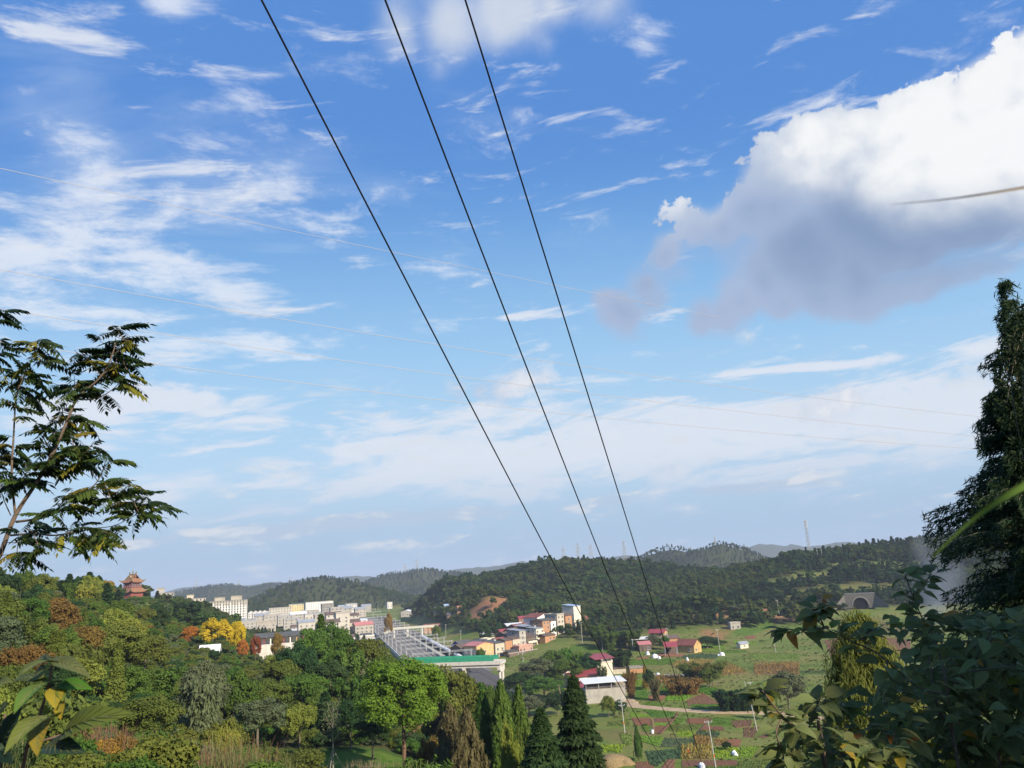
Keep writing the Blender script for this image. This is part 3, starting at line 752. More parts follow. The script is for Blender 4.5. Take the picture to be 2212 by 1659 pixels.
# valley trees
for (px, py, d, w, k, c, lb) in [
        (784, 671, 285, 38, 'full', 'grey', 'round grey-green tree left of the yellow weeping cypress, out on the fields'),
        (724, 686, 290, 24, 'bamboo', 'dark', 'dark bamboo clump by the dirt road, left half'), (739, 687, 288, 22, 'bamboo', 'dark', 'dark bamboo clump by the dirt road, right half'),
        (619, 646, 408, 24, 'bamboo', 'dark', 'dark bushy bamboo right of the red canopied white house'), (644, 664, 352, 8, 'conifer', 'gold', 'small golden conifer on the fields beside the sheds'),
        (648, 668, 346, 10, 'full', 'dark', 'small dark tree right of the golden conifer'), (636, 726, 226, 8, 'column', 'green', 'creeper-covered dead trunk standing in the vegetable plots'),
        (565, 644, 410, 13, 'bamboo', 'bright', 'bright green bamboo below the tall cream house'), (577, 648, 400, 12, 'bamboo', 'bright', 'bright green bamboo at the right end of the village row'),
        (552, 650, 400, 30, 'full', 'green', 'green tree below the middle of the village row'), (536, 657, 380, 34, 'full', 'grey', 'grey-green tree below the left part of the village row'),
        (520, 672, 350, 38, 'full', 'dark', 'dark tree on the bank right of the green bridge'), (543, 676, 340, 40, 'full', 'green', 'green tree on the bank in front of the village'),
        (566, 660, 372, 34, 'full', 'green', 'green tree on the bank left of the red-roofed farmhouse'), (588, 653, 380, 26, 'full', 'dark', 'dark tree behind the red canopied white house'),
        (505, 690, 300, 30, 'full', 'dark', 'shaded dark tree at the right end of the green bridge'), (528, 694, 300, 36, 'full', 'grey', 'grey-green tree low on the bank beside the concrete pole'),
        (556, 690, 300, 28, 'full', 'dark', 'dark tree just left of the cream farmhouse'), (618, 700, 292, 16, 'full', 'dark', 'small dark tree in front of the grey farm wall'),
        (607, 694, 290, 14, 'full', 'lime', 'small yellowish tree before the grey farm wall'), (602, 664, 362, 8, 'feather', 'grey', 'slender grey tree against the white house wall'),
        (480, 648, 436, 12, 'bush', 'green', 'green bush beside the yellow brick house'),
        (600, 626, 510, 14, 'bamboo', 'green', 'bamboo plume at the left end of the grove below the wood'), (608, 630, 500, 18, 'bamboo', 'green', 'arching bamboo second from the left in the grove'),
        (620, 628, 505, 18, 'bamboo', 'green', 'arching bamboo in the middle of the grove below the wood'), (632, 627, 500, 18, 'bamboo', 'green', 'arching bamboo at the right end of the grove, next to the white roofed shed'),
        (597, 622, 530, 14, 'bamboo', 'bamboo', 'tall fresh bamboo above the left end of the grove'), (652, 634, 498, 14, 'full', 'grey', 'tree between the white roofed shed and the red canopy'),
        (664, 636, 490, 12, 'full', 'green', 'green tree in front of the red roofed two-storey house'), (690, 641, 480, 9, 'full', 'green', 'small tree in front of the ochre house'),
        (706, 636, 490, 24, 'full', 'dark', 'dark round tree right of the ochre house'), (720, 640, 500, 14, 'full', 'green', 'green tree at the foot of the wooded knoll'),
        (668, 642, 480, 7, 'bush', 'green', 'bush left of the red canopy'), (726, 606, 620, 14, 'full', 'grey', 'grey tree on the red bank of the knoll'),
        (742, 603, 600, 30, 'full', 'grey', 'bare-looking grey tree on the terraces left of the big leaves'), (756, 612, 560, 16, 'full', 'dark', 'dark tree by the small concrete hut on the terraces'),
        (734, 608, 600, 10, 'conifer', 'dark', 'small dark conifer on the terraces'), (748, 610, 580, 18, 'full', 'green', 'green bush mass on the terrace bank'),
        (702, 664, 360, 14, 'feather', 'rust', 'dry brown shrub in the reed bed of the fields'), (690, 661, 366, 18, 'feather', 'olive', 'olive reed clump behind the ditch'),
        (676, 678, 330, 22, 'feather', 'rust', 'tall dry reeds along the ditch, left group'), (688, 676, 330, 22, 'feather', 'rust', 'tall dry reeds along the ditch, right group'),
        (708, 667, 345, 22, 'full', 'olive', 'olive tree over the wooden bench in the fields'), (629, 668, 330, 10, 'feather', 'rust', 'dry shrub beside the ruined sheds'),
        (654, 676, 320, 9, 'feather', 'brown', 'dry brown bush at the corner of the plots'), (771, 690, 270, 9, 'full', 'green', 'small green tree near the leaning white poles'),
        (726, 741, 232, 9, 'full', 'dark', 'small dark tree over the white sacks in the lower fields'), (715, 660, 380, 16, 'feather', 'olive', 'olive shrub on the brown field'),
        (388, 612, 720, 8, 'full', 'gold', 'round yellow-green tree beside the footbridge stairs'), (436, 625, 640, 10, 'full', 'green', 'green tree beside the red roofed brick house by the railway'),
        (500, 622, 600, 16, 'full', 'dark', 'dark tree left of the white canopy on the hill foot'), (528, 622, 590, 18, 'full', 'dark', 'dark tree above the big white house'),
        (484, 622, 600, 14, 'full', 'dark', 'dark tree above the blue house'), (545, 622, 585, 16, 'full', 'dark', 'dark tree right above the big white house')]:
    sp(k, c, px, py, d, w * 1.1, lb)
# ------------------------------------------------------------------ the wooded slopes
# nearest trees one by one, the far woods as one mass of instances
KIND_OF = {'r': ('round', ['olive', 'green', 'olive', 'rust', 'lime', 'grey', 'green', 'gold'])}
def in_lawn(x, y, k=1.0): return math.hypot((x - LAWN[0]) / (21 * k), (y - LAWN[1]) / (24 * k)) < 1
taken = [(t[3], t[4], t[6] * .25) for t in TREES]
HILL = []
def try_tree(x, y, kind, color, h, sep, tries=None):
    for (a, b, r) in taken:
        if (a - x) ** 2 + (b - y) ** 2 < (sep + r * .6) ** 2: return False
    taken.append((x, y, h * .22))
    HILL.append(plant(kind, color, x, y, h, h * rng.uniform(.75, 1.1) if kind in ('round', 'feather', 'full') else None, group='trees on the left hillside'))
    return True
count = 0
for k in range(9000):
    if count >= 205: break
    a = R(rng.uniform(-36, -3)); r = 46 + 300 * rng.random() ** .8
    x, y = r * math.sin(a), r * math.cos(a)
    if in_lawn(x, y, 1.1): continue
    px, py, _ = proj((x, y, h1(x, y) + 5))
    if px < -25 or px > 480: continue
    if r < 75 and px > 150: continue
    if 165 < px < 278 and 585 < py < 690 and r > 90: continue
    if 44 < px < 122 and py < 612 and 140 < r < 235: continue
    if 112 < px < 152 and py < 612 and r > 250: continue
    if px > 245 and py < 655: continue
    if 150 < px < 262 and 612 < py < 668 and r < 250: continue
    u = rng.random()
    if px < 70 and u < .75: c = rng.choice(['olive', 'olive', 'lime', 'rust', 'olive', 'green'])
    elif px > 150 and py < 625: c = 'dark'
    elif u < .34: c = 'olive'
    elif u < .64: c = 'green'
    elif u < .69: c = 'rust'
    elif u < .78: c = 'grey'
    elif u < .90: c = 'dark'
    elif u < 2: c = 'lime'
    v = rng.random()
    kind = ('round' if rng.random() < .5 else 'full') if v < .72 else 'conifer' if v < .84 else 'bamboo' if v < .93 else 'feather'
    if kind == 'conifer' and c not in ('green', 'dark', 'olive'): c = 'dark'
    if kind == 'bamboo': c = 'bamboo' if rng.random() < .6 else 'green'
    h = rng.uniform(5.5, 9.5) if r > 90 else rng.uniform(3.5, 6.0)
    if r < 75: h = rng.uniform(2.0, 3.8)
    if try_tree(x, y, kind, c, h, 4.3 if r > 90 else 3.0): count += 1

# ---- instance sources, kept out of the scene
src = bpy.data.collections.new('forest sources')
def source(me, color, sc=(1, 1, 1)):
    o = bpy.data.objects.new('tree', me); src.objects.link(o)
    o.material_slots[0].link = 'OBJECT'; o.material_slots[0].material = LM(color)
    return o
rg = np.random.default_rng(3)
far = [fol('crown', crown_round(rg, 620, .95, 14, 4.4, 4.4, 5.4)) for _ in range(3)]
farc = [fol('crown', crown_conifer(rg, 560, .85, 12, 2.4, .4, .5, 14, 1.5)) for _ in range(2)]
for i, (m, c) in enumerate([(farc[0], 'fdark'), (farc[1], 'fdark'), (far[0], 'fdark'), (far[1], 'fgreen'), (far[2], 'folive'), (far[0], 'folive'), (farc[0], 'fgreen'), (far[1], 'folive')]):
    source(m, c).name = 'tree_%02d' % i
src2 = bpy.data.collections.new('undergrowth sources')
for i, (m, c) in enumerate([(0, 'olive'), (1, 'green'), (2, 'green'), (0, 'dark'), (1, 'grey'), (2, 'olive'), (0, 'rust')]):
    o = bpy.data.objects.new('bush_%02d' % i, VAR['bush'][m]); src2.objects.link(o)
    o.material_slots[0].link = 'OBJECT'; o.material_slots[0].material = LM(c)
def scatter(name, pts, rot, scl, ind, coll, label):
    me = bpy.data.meshes.new(name)
    me.vertices.add(len(pts)); me.vertices.foreach_set('co', np.asarray(pts, np.float32).ravel())
    for nm, ty, dt, key in (('rot', 'FLOAT', rot, 'value'), ('idx', 'INT', ind, 'value')):
        a = me.attributes.new(nm, ty, 'POINT'); a.data.foreach_set(key, np.asarray(dt, np.int32 if ty == 'INT' else np.float32))
    a = me.attributes.new('scl', 'FLOAT_VECTOR', 'POINT'); a.data.foreach_set('vector', np.asarray(scl, np.float32).ravel())
    o = link(name, me)
    ng = bpy.data.node_groups.new(name, 'GeometryNodeTree')
    ng.interface.new_socket('Geometry', in_out='INPUT', socket_type='NodeSocketGeometry')
    ng.interface.new_socket('Geometry', in_out='OUTPUT', socket_type='NodeSocketGeometry')
    N = ng.nodes.new; Lk = ng.links.new
    gi, go = N('NodeGroupInput'), N('NodeGroupOutput')
    iop = N('GeometryNodeInstanceOnPoints'); ci = N('GeometryNodeCollectionInfo')
    ci.inputs[0].default_value = coll; ci.inputs['Separate Children'].default_value = True; ci.inputs['Reset Children'].default_value = True
    def attr(nm, t):
        n = N('GeometryNodeInputNamedAttribute'); n.data_type = t; n.inputs['Name'].default_value = nm
        return n.outputs[0]
    cx = N('ShaderNodeCombineXYZ'); Lk(attr('rot', 'FLOAT'), cx.inputs[2])
    Lk(gi.outputs[0], iop.inputs['Points']); Lk(ci.outputs[0], iop.inputs['Instance'])
    iop.inputs['Pick Instance'].default_value = True
    Lk(attr('idx', 'INT'), iop.inputs['Instance Index'])
    e2r = N('FunctionNodeEulerToRotation'); Lk(cx.outputs[0], e2r.inputs[0]); Lk(e2r.outputs[0], iop.inputs['Rotation'])
    Lk(attr('scl', 'FLOAT_VECTOR'), iop.inputs['Scale'])
    Lk(iop.outputs[0], go.inputs[0])
    md = o.modifiers.new('scatter', 'NODES'); md.node_group = ng
    return tag(o, label, None, None, 'stuff')
# visible ground: skyline seen so far along each bearing
AZV = np.radians(np.arange(-44, 44, .4)); RV = np.geomspace(30, 4200, 260)
aa, ra = np.meshgrid(AZV, RV, indexing='ij')
hv = H(ra * np.sin(aa), ra * np.cos(aa)); ang = (hv - CZ) / ra
runmax = np.maximum.accumulate(ang, 1)
def hidden(x, y, top):
    r = np.hypot(x, y); i = np.clip(((np.arctan2(x, y) - AZV[0]) / (AZV[1] - AZV[0])).round().astype(int), 0, len(AZV) - 1)
    j = np.clip(np.searchsorted(RV, r * .985) - 1, 0, len(RV) - 1)
    return (H(x, y) + top - CZ) / r < runmax[i, j] - .004
def forest(rmin, rmax, step, hmin, hmax, mask=None, amax=42, jit=.45):
    gx = np.arange(-rmax * .8, rmax * .8, step); gy = np.arange(rmin * .6, rmax, step)
    x, y = [q.ravel() for q in np.meshgrid(gx, gy)]
    x = x + rng.uniform(-jit, jit, x.shape) * step; y = y + rng.uniform(-jit, jit, y.shape) * step
    r = np.hypot(x, y); k = (r > rmin) & (r < rmax) & (np.abs(np.degrees(np.arctan2(x, y))) < amax)
    x, y = x[k], y[k]
    w = woodland(x, y) * (.65 + .7 * vnoise(x / 40, y / 40))
    k = (w > .42) & ~hidden(x, y, hmax + 2)
    if mask is not None: k &= mask(x, y)
    x, y = x[k], y[k]; n = len(x)
    h = rng.uniform(hmin, hmax, n) * (.62 + .6 * vnoise(x / 60 + 9, y / 60)) * np.where(rng.random(n) < .12, 1.35, 1.0)
    return x, y, h, n
def choose(x, y, n):
    """dark conifers on the high ground and in drifts, mixed broadleaf lower down"""
    z = H(x, y); c = np.clip((z - 18) / 40, 0, 1) * .6 + (vnoise(x / 110, y / 110) - .5) * 1.1 + .15
    u = rng.random(n)
    con = u < c
    a = rng.choice([0, 1, 6], n, p=[.42, .42, .16]); q = vnoise(x / 70 + 5, y / 70 + 9) + rng.normal(0, .13, n)
    b = np.where(q < .34, 2, np.where(q < .58, 3, np.where(q < .72, 7, np.where(q < .93, 4, 5))))
    return np.where(con, a, b)
notnear = lambda x, y: ~((x < -20) & (np.hypot(x, y) < 330) & (y < 330)) & (np.hypot(x, y) > 360)
X1, Y1, H1_, N1 = forest(330, 1350, 7.0, 6.5, 10, notnear)
X2, Y2, H2_, N2 = forest(1350, 3600, 11.0, 6, 10)
xs = np.concatenate([X1, X2]); ys = np.concatenate([Y1, Y2]); hs_ = np.concatenate([H1_, H2_])
ii = choose(xs, ys, len(xs))
model_h = np.where(np.isin(ii, [0, 1, 6]), 12.0, 9.8)
sz = hs_ / model_h; sxy = sz * rng.uniform(.8, 1.5, len(xs))
scatter('forest', np.stack([xs, ys, H(xs, ys) - .4], -1), rng.uniform(0, 6.28, len(xs)), np.stack([sxy, sxy, sz], -1), ii, src, 'dark mixed woods covering the hills across the valley')
# shrubs and bushes covering the near slopes
def under(n, r0, r1, a0, a1, s0, s1, keep=None):
    a = np.radians(rng.uniform(a0, a1, n)); r = np.sqrt(rng.uniform(r0 ** 2, r1 ** 2, n))
    x, y = r * np.sin(a), r * np.cos(a)
    k = near_h(x, y) > 2.0
    k &= np.hypot((x - LAWN[0]) / 20, (y - LAWN[1]) / 21) > 1
    if keep is not None: k &= keep(x, y)
    return x[k], y[k], rng.uniform(s0, s1, k.sum())
U1 = under(6500, 60, 330, -38, 8, .55, 1.35); U2 = under(320, 26, 62, -40, -8, .45, .95); U3 = under(2600, 330, 640, -34, -12, .6, 1.15)
U4 = under(1500, 60, 230, 8, 40, .7, 1.4); U5 = under(260, 26, 60, 12, 42, .35, .7)
ux = np.concatenate([u[0] for u in (U1, U2, U3, U4, U5)]); uy = np.concatenate([u[1] for u in (U1, U2, U3, U4, U5)]); us = np.concatenate([u[2] for u in (U1, U2, U3, U4, U5)])
scatter('undergrowth', np.stack([ux, uy, H(ux, uy) - .1], -1), rng.uniform(0, 6.28, len(ux)), np.stack([us * rng.uniform(.9, 1.4, len(us)), us, us * rng.uniform(.8, 1.3, len(us))], -1),
        rng.integers(0, 6, len(ux)), src2, 'bushes and low shrubs covering the hillside under the trees')
print('trees', len(TREES), 'hill', count, 'forest', len(xs), 'under', len(ux))
# ------------------------------------------------------------------ buildings
CREAM = mat('cream render', (.72, .66, .52), (.60, .54, .42), .85, .6, bump=.1)
WHITE = mat('white render', (.80, .79, .75), (.68, .66, .60), .85, .5)
GREYR = mat('grey cement render', (.40, .38, .33), (.30, .28, .25), .9, .5)
TANR = mat('tan render', (.52, .47, .36), (.42, .37, .29), .9, .5)
BRICK = mat('orange brick', (.46, .25, .13), (.36, .19, .10), .9, 1.2)
YBRICK = mat('yellow brick', (.60, .43, .22), (.48, .30, .15), .9, 1.0)
OCHRE = mat('ochre plaster', (.55, .38, .17), (.42, .28, .12), .9, .6)
PINKR = mat('faded pink plaster', (.48, .30, .24), (.40, .24, .19), .9, .6)
BLUEW = mat('blue metal wall', (.06, .10, .36), (.05, .08, .28), .5, .6)
DARKW = mat('weathered brown wall', (.17, .125, .10), (.11, .085, .07), .9, .7)
REDR = mat('red metal roof', (.32, .06, .068), (.25, .05, .055), .45, .4, .4)
DREDR = mat('dull red tile roof', (.24, .085, .065), (.17, .065, .05), .7, .5)
PINKRF = mat('faded pink roof', (.50, .20, .19), (.42, .16, .16), .6, .4)
BROWNR = mat('old brown tile roof', (.14, .10, .085), (.10, .075, .065), .85, .7)
GREYM = mat('grey metal roof', (.30, .33, .36), (.24, .26, .29), .5, .4, .4)
DGREYR = mat('dark grey tile roof', (.10, .105, .11), (.07, .075, .08), .8, .6)
WHITER = mat('white metal roof', (.74, .75, .76), (.64, .65, .66), .5, .3, .4)
BLUER = mat('blue metal roof', (.22, .36, .58), (.40, .46, .52), .5, .3, .4)
TANRF = mat('tan corrugated roof', (.38, .34, .28), (.30, .26, .22), .7, .4)
GLASS = mat('window glass', (.04, .05, .06), (.07, .08, .09), .15, 1, .5)
FRAMEM = mat('window frame', (.62, .62, .60), (.5, .5, .48), .6, 2)
CONC = mat('pale concrete', (.62, .59, .53), (.48, .45, .40), .9, .8)
DCONC = mat('dark concrete', (.26, .25, .23), (.18, .17, .16), .9, .5)
STEEL = mat('galvanised steel', (.42, .44, .45), (.34, .36, .37), .5, 1, .5)
DOORM = mat('dark door', (.09, .07, .06), (.06, .05, .045), .7, 2)
WIN = {}
def win_mesh(w, h):
    k = (round(w, 2), round(h, 2))
    if k not in WIN:
        mb = MB(); t = .07
        mb.box(-w / 2, w / 2, -.03, .02, -h / 2, h / 2, 1)
        for a, b, c, d in ((-w / 2 - t, w / 2 + t, h / 2, h / 2 + t), (-w / 2 - t, w / 2 + t, -h / 2 - t, -h / 2), (-w / 2 - t, -w / 2, -h / 2, h / 2), (w / 2, w / 2 + t, -h / 2, h / 2), (-t / 3, t / 3, -h / 2, h / 2)):
            mb.box(a, b, -.09, .02, c, d, 0)
        mb.box(-w / 2 - .12, w / 2 + .12, -.20, .0, -h / 2 - t - .1, -h / 2 - t - .004, 0)
        WIN[k] = mb.mesh('window', [FRAMEM, GLASS])
    return WIN[k]
DOORMESH = MB().box(-.6, .6, -.06, .02, 0, 2.2).box(-.72, .72, -.10, .01, 2.202, 2.34).mesh('door', [DOORM])
def wall_grid(root, L, h, depth_off, face, cols, rows, ww=1.3, wh=1.3, z0=1.0, step=3.0, skip=0.0, door=False):
    """windows on a face: front (-y), right (+x), left (-x)"""
    for r in range(rows):
        for c in range(cols):
            if skip and random.random() < skip: continue
            u = -L / 2 + L * (c + .5) / cols; z = z0 + wh / 2 + r * step
            if z + wh / 2 > h - .2: continue
            me = win_mesh(ww, wh)
            if door and r == 0 and c == 0: me = DOORMESH; z = 0.05
            nm = 'door' if me is DOORMESH else 'window'
            if face == 'front': link(nm, me, root, (u, -depth_off - .004, z), 0)
            elif face == 'right': link(nm, me, root, (depth_off + .004, u, z), R(90))
            else: link(nm, me, root, (-depth_off - .004, -u, z), R(-90))
def gable(mb, w, d, z, rise, over=.5, th=.18, axis='x', m=0):
    if axis == 'x':                      # ridge along x
        hd = d / 2 + over; dz = rise * over / (d / 2)
        poly = [(-hd, z - dz), (0, z + rise), (hd, z - dz), (hd, z - dz + th), (0, z + rise + th * 1.2), (-hd, z - dz + th)]
        n = 6; vs = [(-w / 2 - over, a, b) for a, b in poly] + [(w / 2 + over, a, b) for a, b in poly]
    else:
        hd = w / 2 + over; dz = rise * over / (w / 2)
        poly = [(-hd, z - dz), (0, z + rise), (hd, z - dz), (hd, z - dz + th), (0, z + rise + th * 1.2), (-hd, z - dz + th)]
        n = 6; vs = [(a, -d / 2 - over, b) for a, b in poly] + [(a, d / 2 + over, b) for a, b in poly]
    fs = [(0, 1, 4, 5), (1, 2, 3, 4), (11, 10, 7, 6), (10, 9, 8, 7)] + [(i, i + n, (i + 1) % n + n, (i + 1) % n) for i in range(n)]
    return mb.add(vs, fs, m)
def house(label, x, y, rz, w, d, h, wall, roof, rm, wins=(), group=None, z=None, rise=1.6, axis='x', over=.45, name='house', cat='house', storeys=None, tank=False, step=3.0):
    z = h1(x, y) if z is None else z
    root = thing(name, label, cat, (x, y, z), rz, group)
    mb = MB(); mb.box(-w / 2, w / 2, -d / 2, d / 2, -1.2, h)
    if roof == 'gable':
        if axis == 'x': mb.add([(s * w / 2, a, b) for s in (-1, 1) for a, b in ((-d / 2, h), (d / 2, h), (0, h + rise * .985))], [(0, 1, 2), (5, 4, 3), (0, 2, 5, 3), (1, 4, 5, 2)])
        else: mb.add([(a, s * d / 2, b) for s in (-1, 1) for a, b in ((-w / 2, h), (w / 2, h), (0, h + rise * .985))], [(0, 1, 2), (5, 4, 3), (0, 2, 5, 3), (1, 4, 5, 2)])
    mb.build('wall', wall, root)
    for s in range(1, int(storeys if storeys is not None else h // step)):
        zz = s * step
        if zz < h - 1: MB().box(-w / 2 - .06, w / 2 + .06, -d / 2 - .06, d / 2 + .06, zz - .1, zz + .1).build('floor_band', DCONC if wall in (BRICK, YBRICK, DARKW) else CONC, root)
    r = MB()
    if roof == 'gable': gable(r, w, d, h + .02, rise, over, .16, axis)
    elif roof == 'shed':
        r.add([(-w / 2 - over, -d / 2 - over, h + .06), (w / 2 + over, -d / 2 - over, h + .06), (w / 2 + over, d / 2 + over, h + .06 + rise), (-w / 2 - over, d / 2 + over, h + .06 + rise),
               (-w / 2 - over, -d / 2 - over, h + .2), (w / 2 + over, -d / 2 - over, h + .2), (w / 2 + over, d / 2 + over, h + .2 + rise), (-w / 2 - over, d / 2 + over, h + .2 + rise)],
              [(0, 3, 2, 1), (4, 5, 6, 7), (0, 1, 5, 4), (1, 2, 6, 5), (2, 3, 7, 6), (3, 0, 4, 7)])
        for sx in (-1, 1):
            r.bar((sx * (w / 2 - .1), d / 2 - .1, h), (sx * (w / 2 - .1), d / 2 - .1, h + rise), .14)
    else:                                # flat slab with parapet
        r.box(-w / 2 - .25, w / 2 + .25, -d / 2 - .25, d / 2 + .25, h + .004, h + .22)
        for a in (-1, 1):
            r.box(-w / 2 - .2, w / 2 + .2, a * (d / 2 + .1) - .1, a * (d / 2 + .1) + .1, h + .222, h + .95)
            r.box(a * (w / 2 + .1) - .1, a * (w / 2 + .1) + .1, -d / 2 + .002, d / 2 - .002, h + .222, h + .95)
    ro = r.build('roof', rm, root)
    if tank: MB().tube([(w * .2, d * .1, h + .2), (w * .2, d * .1, h + 1.9)], [.7, .7], 10).build('water_tank', STEEL, root)
    for wn in wins: wall_grid(root, *wn)
    return root
def std_wins(w, d, h, cf=2, cs=2, faces=('front', 'right', 'left'), skip=.15, door=True, step=3.0, ww=1.3, wh=1.4):
    rows = max(1, int(h // step)); o = []
    for f in faces:
        if f == 'front': o.append((w, h, d / 2, 'front', cf, rows, ww, wh, .95, step, skip, door))
        else: o.append((d, h, w / 2, f, cs, rows, ww, wh, .95, step, skip))
    return o
# --- the village row: facades face right of the camera
AX = np.array([.66, .75]); NX = np.array([.75, -.66]); YAW = math.atan2(.75, .66)
V00 = V0(486, 659.5)[:2]
def vil(a, n): return V00 + AX * a + NX * n
VG = 'village houses between the railway and the fields'
row = [  # along, width, depth, height, wall, roof, roof material, rise, label, windows in front/side
 (0, 15, 11, 8.6, YBRICK, 'gable', PINKRF, 1.6, 'yellow brick three-storey house under a faded pink roof, nearest the green bridge', 3, 3, 'y'),
 (13.2, 8.5, 10, 8.2, TANR, 'shed', DGREYR, 1.4, 'tan house with a black roof right of the yellow brick house', 2, 2, 'x'),
 (21.2, 6.5, 9, 8.6, BRICK, 'gable', BROWNR, 1.2, 'narrow brick house with a brown roof, third from the green bridge', 1, 2, 'x'),
 (28.4, 7.2, 10, 8.4, TANR, 'gable', BROWNR, 1.2, 'tan rendered house left of the tall narrow grey one', 2, 2, 'x'),
 (35.6, 6.2, 11, 12.0, GREYR, 'shed', GREYM, 1.0, 'tall narrow grey rendered house with a broad metal roof', 1, 3, 'x'),
 (43.4, 8.5, 9, 6.2, DARKW, 'shed', BROWNR, 3.0, 'low dark house with a steep brown roof in the middle of the row', 2, 2, 'x'),
 (51.6, 7.2, 9, 9.4, CREAM, 'shed', GREYM, 1.0, 'cream house with an open balcony and grey metal roof', 3, 2, 'x'),
 (59.4, 7.4, 10, 12.2, BRICK, 'gable', DGREYR, 1.2, 'tall orange brick house right of the balcony house', 2, 3, 'x'),
 (66.2, 5.4, 10, 10.2, WHITE, 'gable', BROWNR, 1.2, 'narrow house with a white upper floor beside the tall brick house', 1, 2, 'x'),
 (75.4, 7.6, 11, 12.2, TANR, 'flat', GREYR, 1.0, 'tall tan house with a flat roof near the right end of the row', 2, 3, 'x'),
 (83.2, 7.0, 9, 10.2, BRICK, 'gable', BROWNR, 1.2, 'brick house between the tan and the tall cream house', 1, 2, 'x'),
 (93.5, 8.0, 10, 14.6, CREAM, 'shed', BLUER, 1.2, 'tall blank cream house with a blue roof at the right end of the row', 0, 0, 'x')]
for (a, w, d, h, wl, rf, rm, rise, lb, cf, cs, axx) in row:
    q = vil(a, -d / 2 + random.uniform(-.6, .6))
    hr = house(lb, q[0], q[1], YAW, w, d, h, wl, rf, rm, std_wins(w, d, h, cf, cs) if cf else (), VG, rise=rise, axis=axx, tank=(a in (13.2, 51.6)))
    if a == 0:
        MB().box(-w / 2 - .08, -w / 2 - .003, -d / 2, d / 2, 0, 6.6).build('side_wall', GREYR, hr)
    if a in (51.6, 43.4):
        for zz in (3.0, 6.0):
            if zz > h - 2: continue
            MB().box(-w / 2, w / 2, -d / 2 - 1.3, -d / 2 - .07, zz - .25, zz - .103).box(-w / 2, w / 2, -d / 2 - 1.3, -d / 2 - 1.2, zz - .1, zz + .9).build('balcony', CREAM, hr)
back = [
 (3, -12, 14, 9, 6.5, GREYR, 'gable', PINKRF, 'grey house with the longer pink roof behind the yellow brick house'),
 (2, -22, 12, 10, 6.4, DARKW, 'gable', BROWNR, 'low house with a brown tiled roof at the left edge of the village'),
 (11, -24, 10, 9, 6.4, GREYR, 'gable', BROWNR, 'brown roofed house behind the pink roofs'),
 (17, -38, 11, 9, 6.6, BLUEW, 'gable', DGREYR, 'bright blue walled house with a dark grey gable roof'),
 (25, -31, 10, 9, 6.2, BLUEW, 'shed', TANRF, 'blue walled house with a tan corrugated roof, in front of the other blue one'),
 (29, -34, 11, 9, 7.2, DARKW, 'shed', DGREYR, 'dark brown house with a cream annex behind the row'),
 (36, -33, 7, 7, 7.6, CREAM, 'flat', CREAM, 'small cream house with one dark window behind the row'),
 (18, -14, 10, 9, 7.0, DARKW, 'gable', DGREYR, 'house with a dark slate roof behind the tan house'),
 (28, -15, 11, 9, 7.0, BRICK, 'gable', DREDR, 'house with a reddish brown roof behind the narrow brick house'),
 (41, -20, 10, 9, 8.6, DARKW, 'gable', BROWNR, 'brown gabled house behind the tall narrow grey house'),
 (52, -24, 11, 10, 8.8, DARKW, 'gable', BROWNR, 'brown roofed house behind the balcony house'),
 (61, -22, 10, 9, 9.6, DARKW, 'shed', GREYM, 'house with a grey metal roof behind the tall brick house'),
 (55, -36, 9, 7, 8.2, BRICK, 'gable', REDR, 'small house with a pinkish red roof in the back row'),
 (84, -28, 17, 13, 10.0, WHITE, 'gable', DREDR, 'big white gabled house with a long red-brown roof behind the row'),
 (70, -34, 16, 12, 7.8, DARKW, 'gable', DREDR, 'long low red-brown roofed house adjoining the big white house'),
 (74, -19, 9, 8, 9.0, DARKW, 'shed', DGREYR, 'dark roofed house between the white house and the tan one')]
for (a, n, w, d, h, wl, rf, rm, lb) in back:
    q = vil(a, n)
    house(lb, q[0], q[1], YAW, w, d, h, wl, rf, rm, std_wins(w, d, h, 3 if wl is WHITE else 2, 2, ('front', 'right')), VG, rise=2.4 if rf == 'gable' else 1.0, axis='y' if wl is WHITE else 'x')
q = vil(29, 5); house('low pink plastered annex in front of the village row', q[0], q[1], YAW, 13, 5, 3.6, PINKR, 'flat', PINKR, std_wins(13, 5, 3.6, 4, 1, ('front',)), VG, name='annex', cat='outbuilding')
q = vil(55, 4); house('low brick shed below the balcony house', q[0], q[1], YAW, 11, 5, 3.4, BRICK, 'shed', BROWNR, std_wins(11, 5, 3.4, 3, 1, ('front',)), VG, name='brick_shed', cat='shed')
q = vil(17, 5); house('dark tarp-roofed lean-to beside the parked white car', q[0], q[1], YAW, 9, 4, 2.6, DARKW, 'shed', DGREYR, (), None, name='lean_to', cat='shed', rise=.6)
q = vil(104, -6); house('low shed with a dull red roof right of the tall cream house', q[0], q[1], YAW, 14, 8, 4.2, DARKW, 'gable', DREDR, (), None, name='farm_shed', cat='shed')
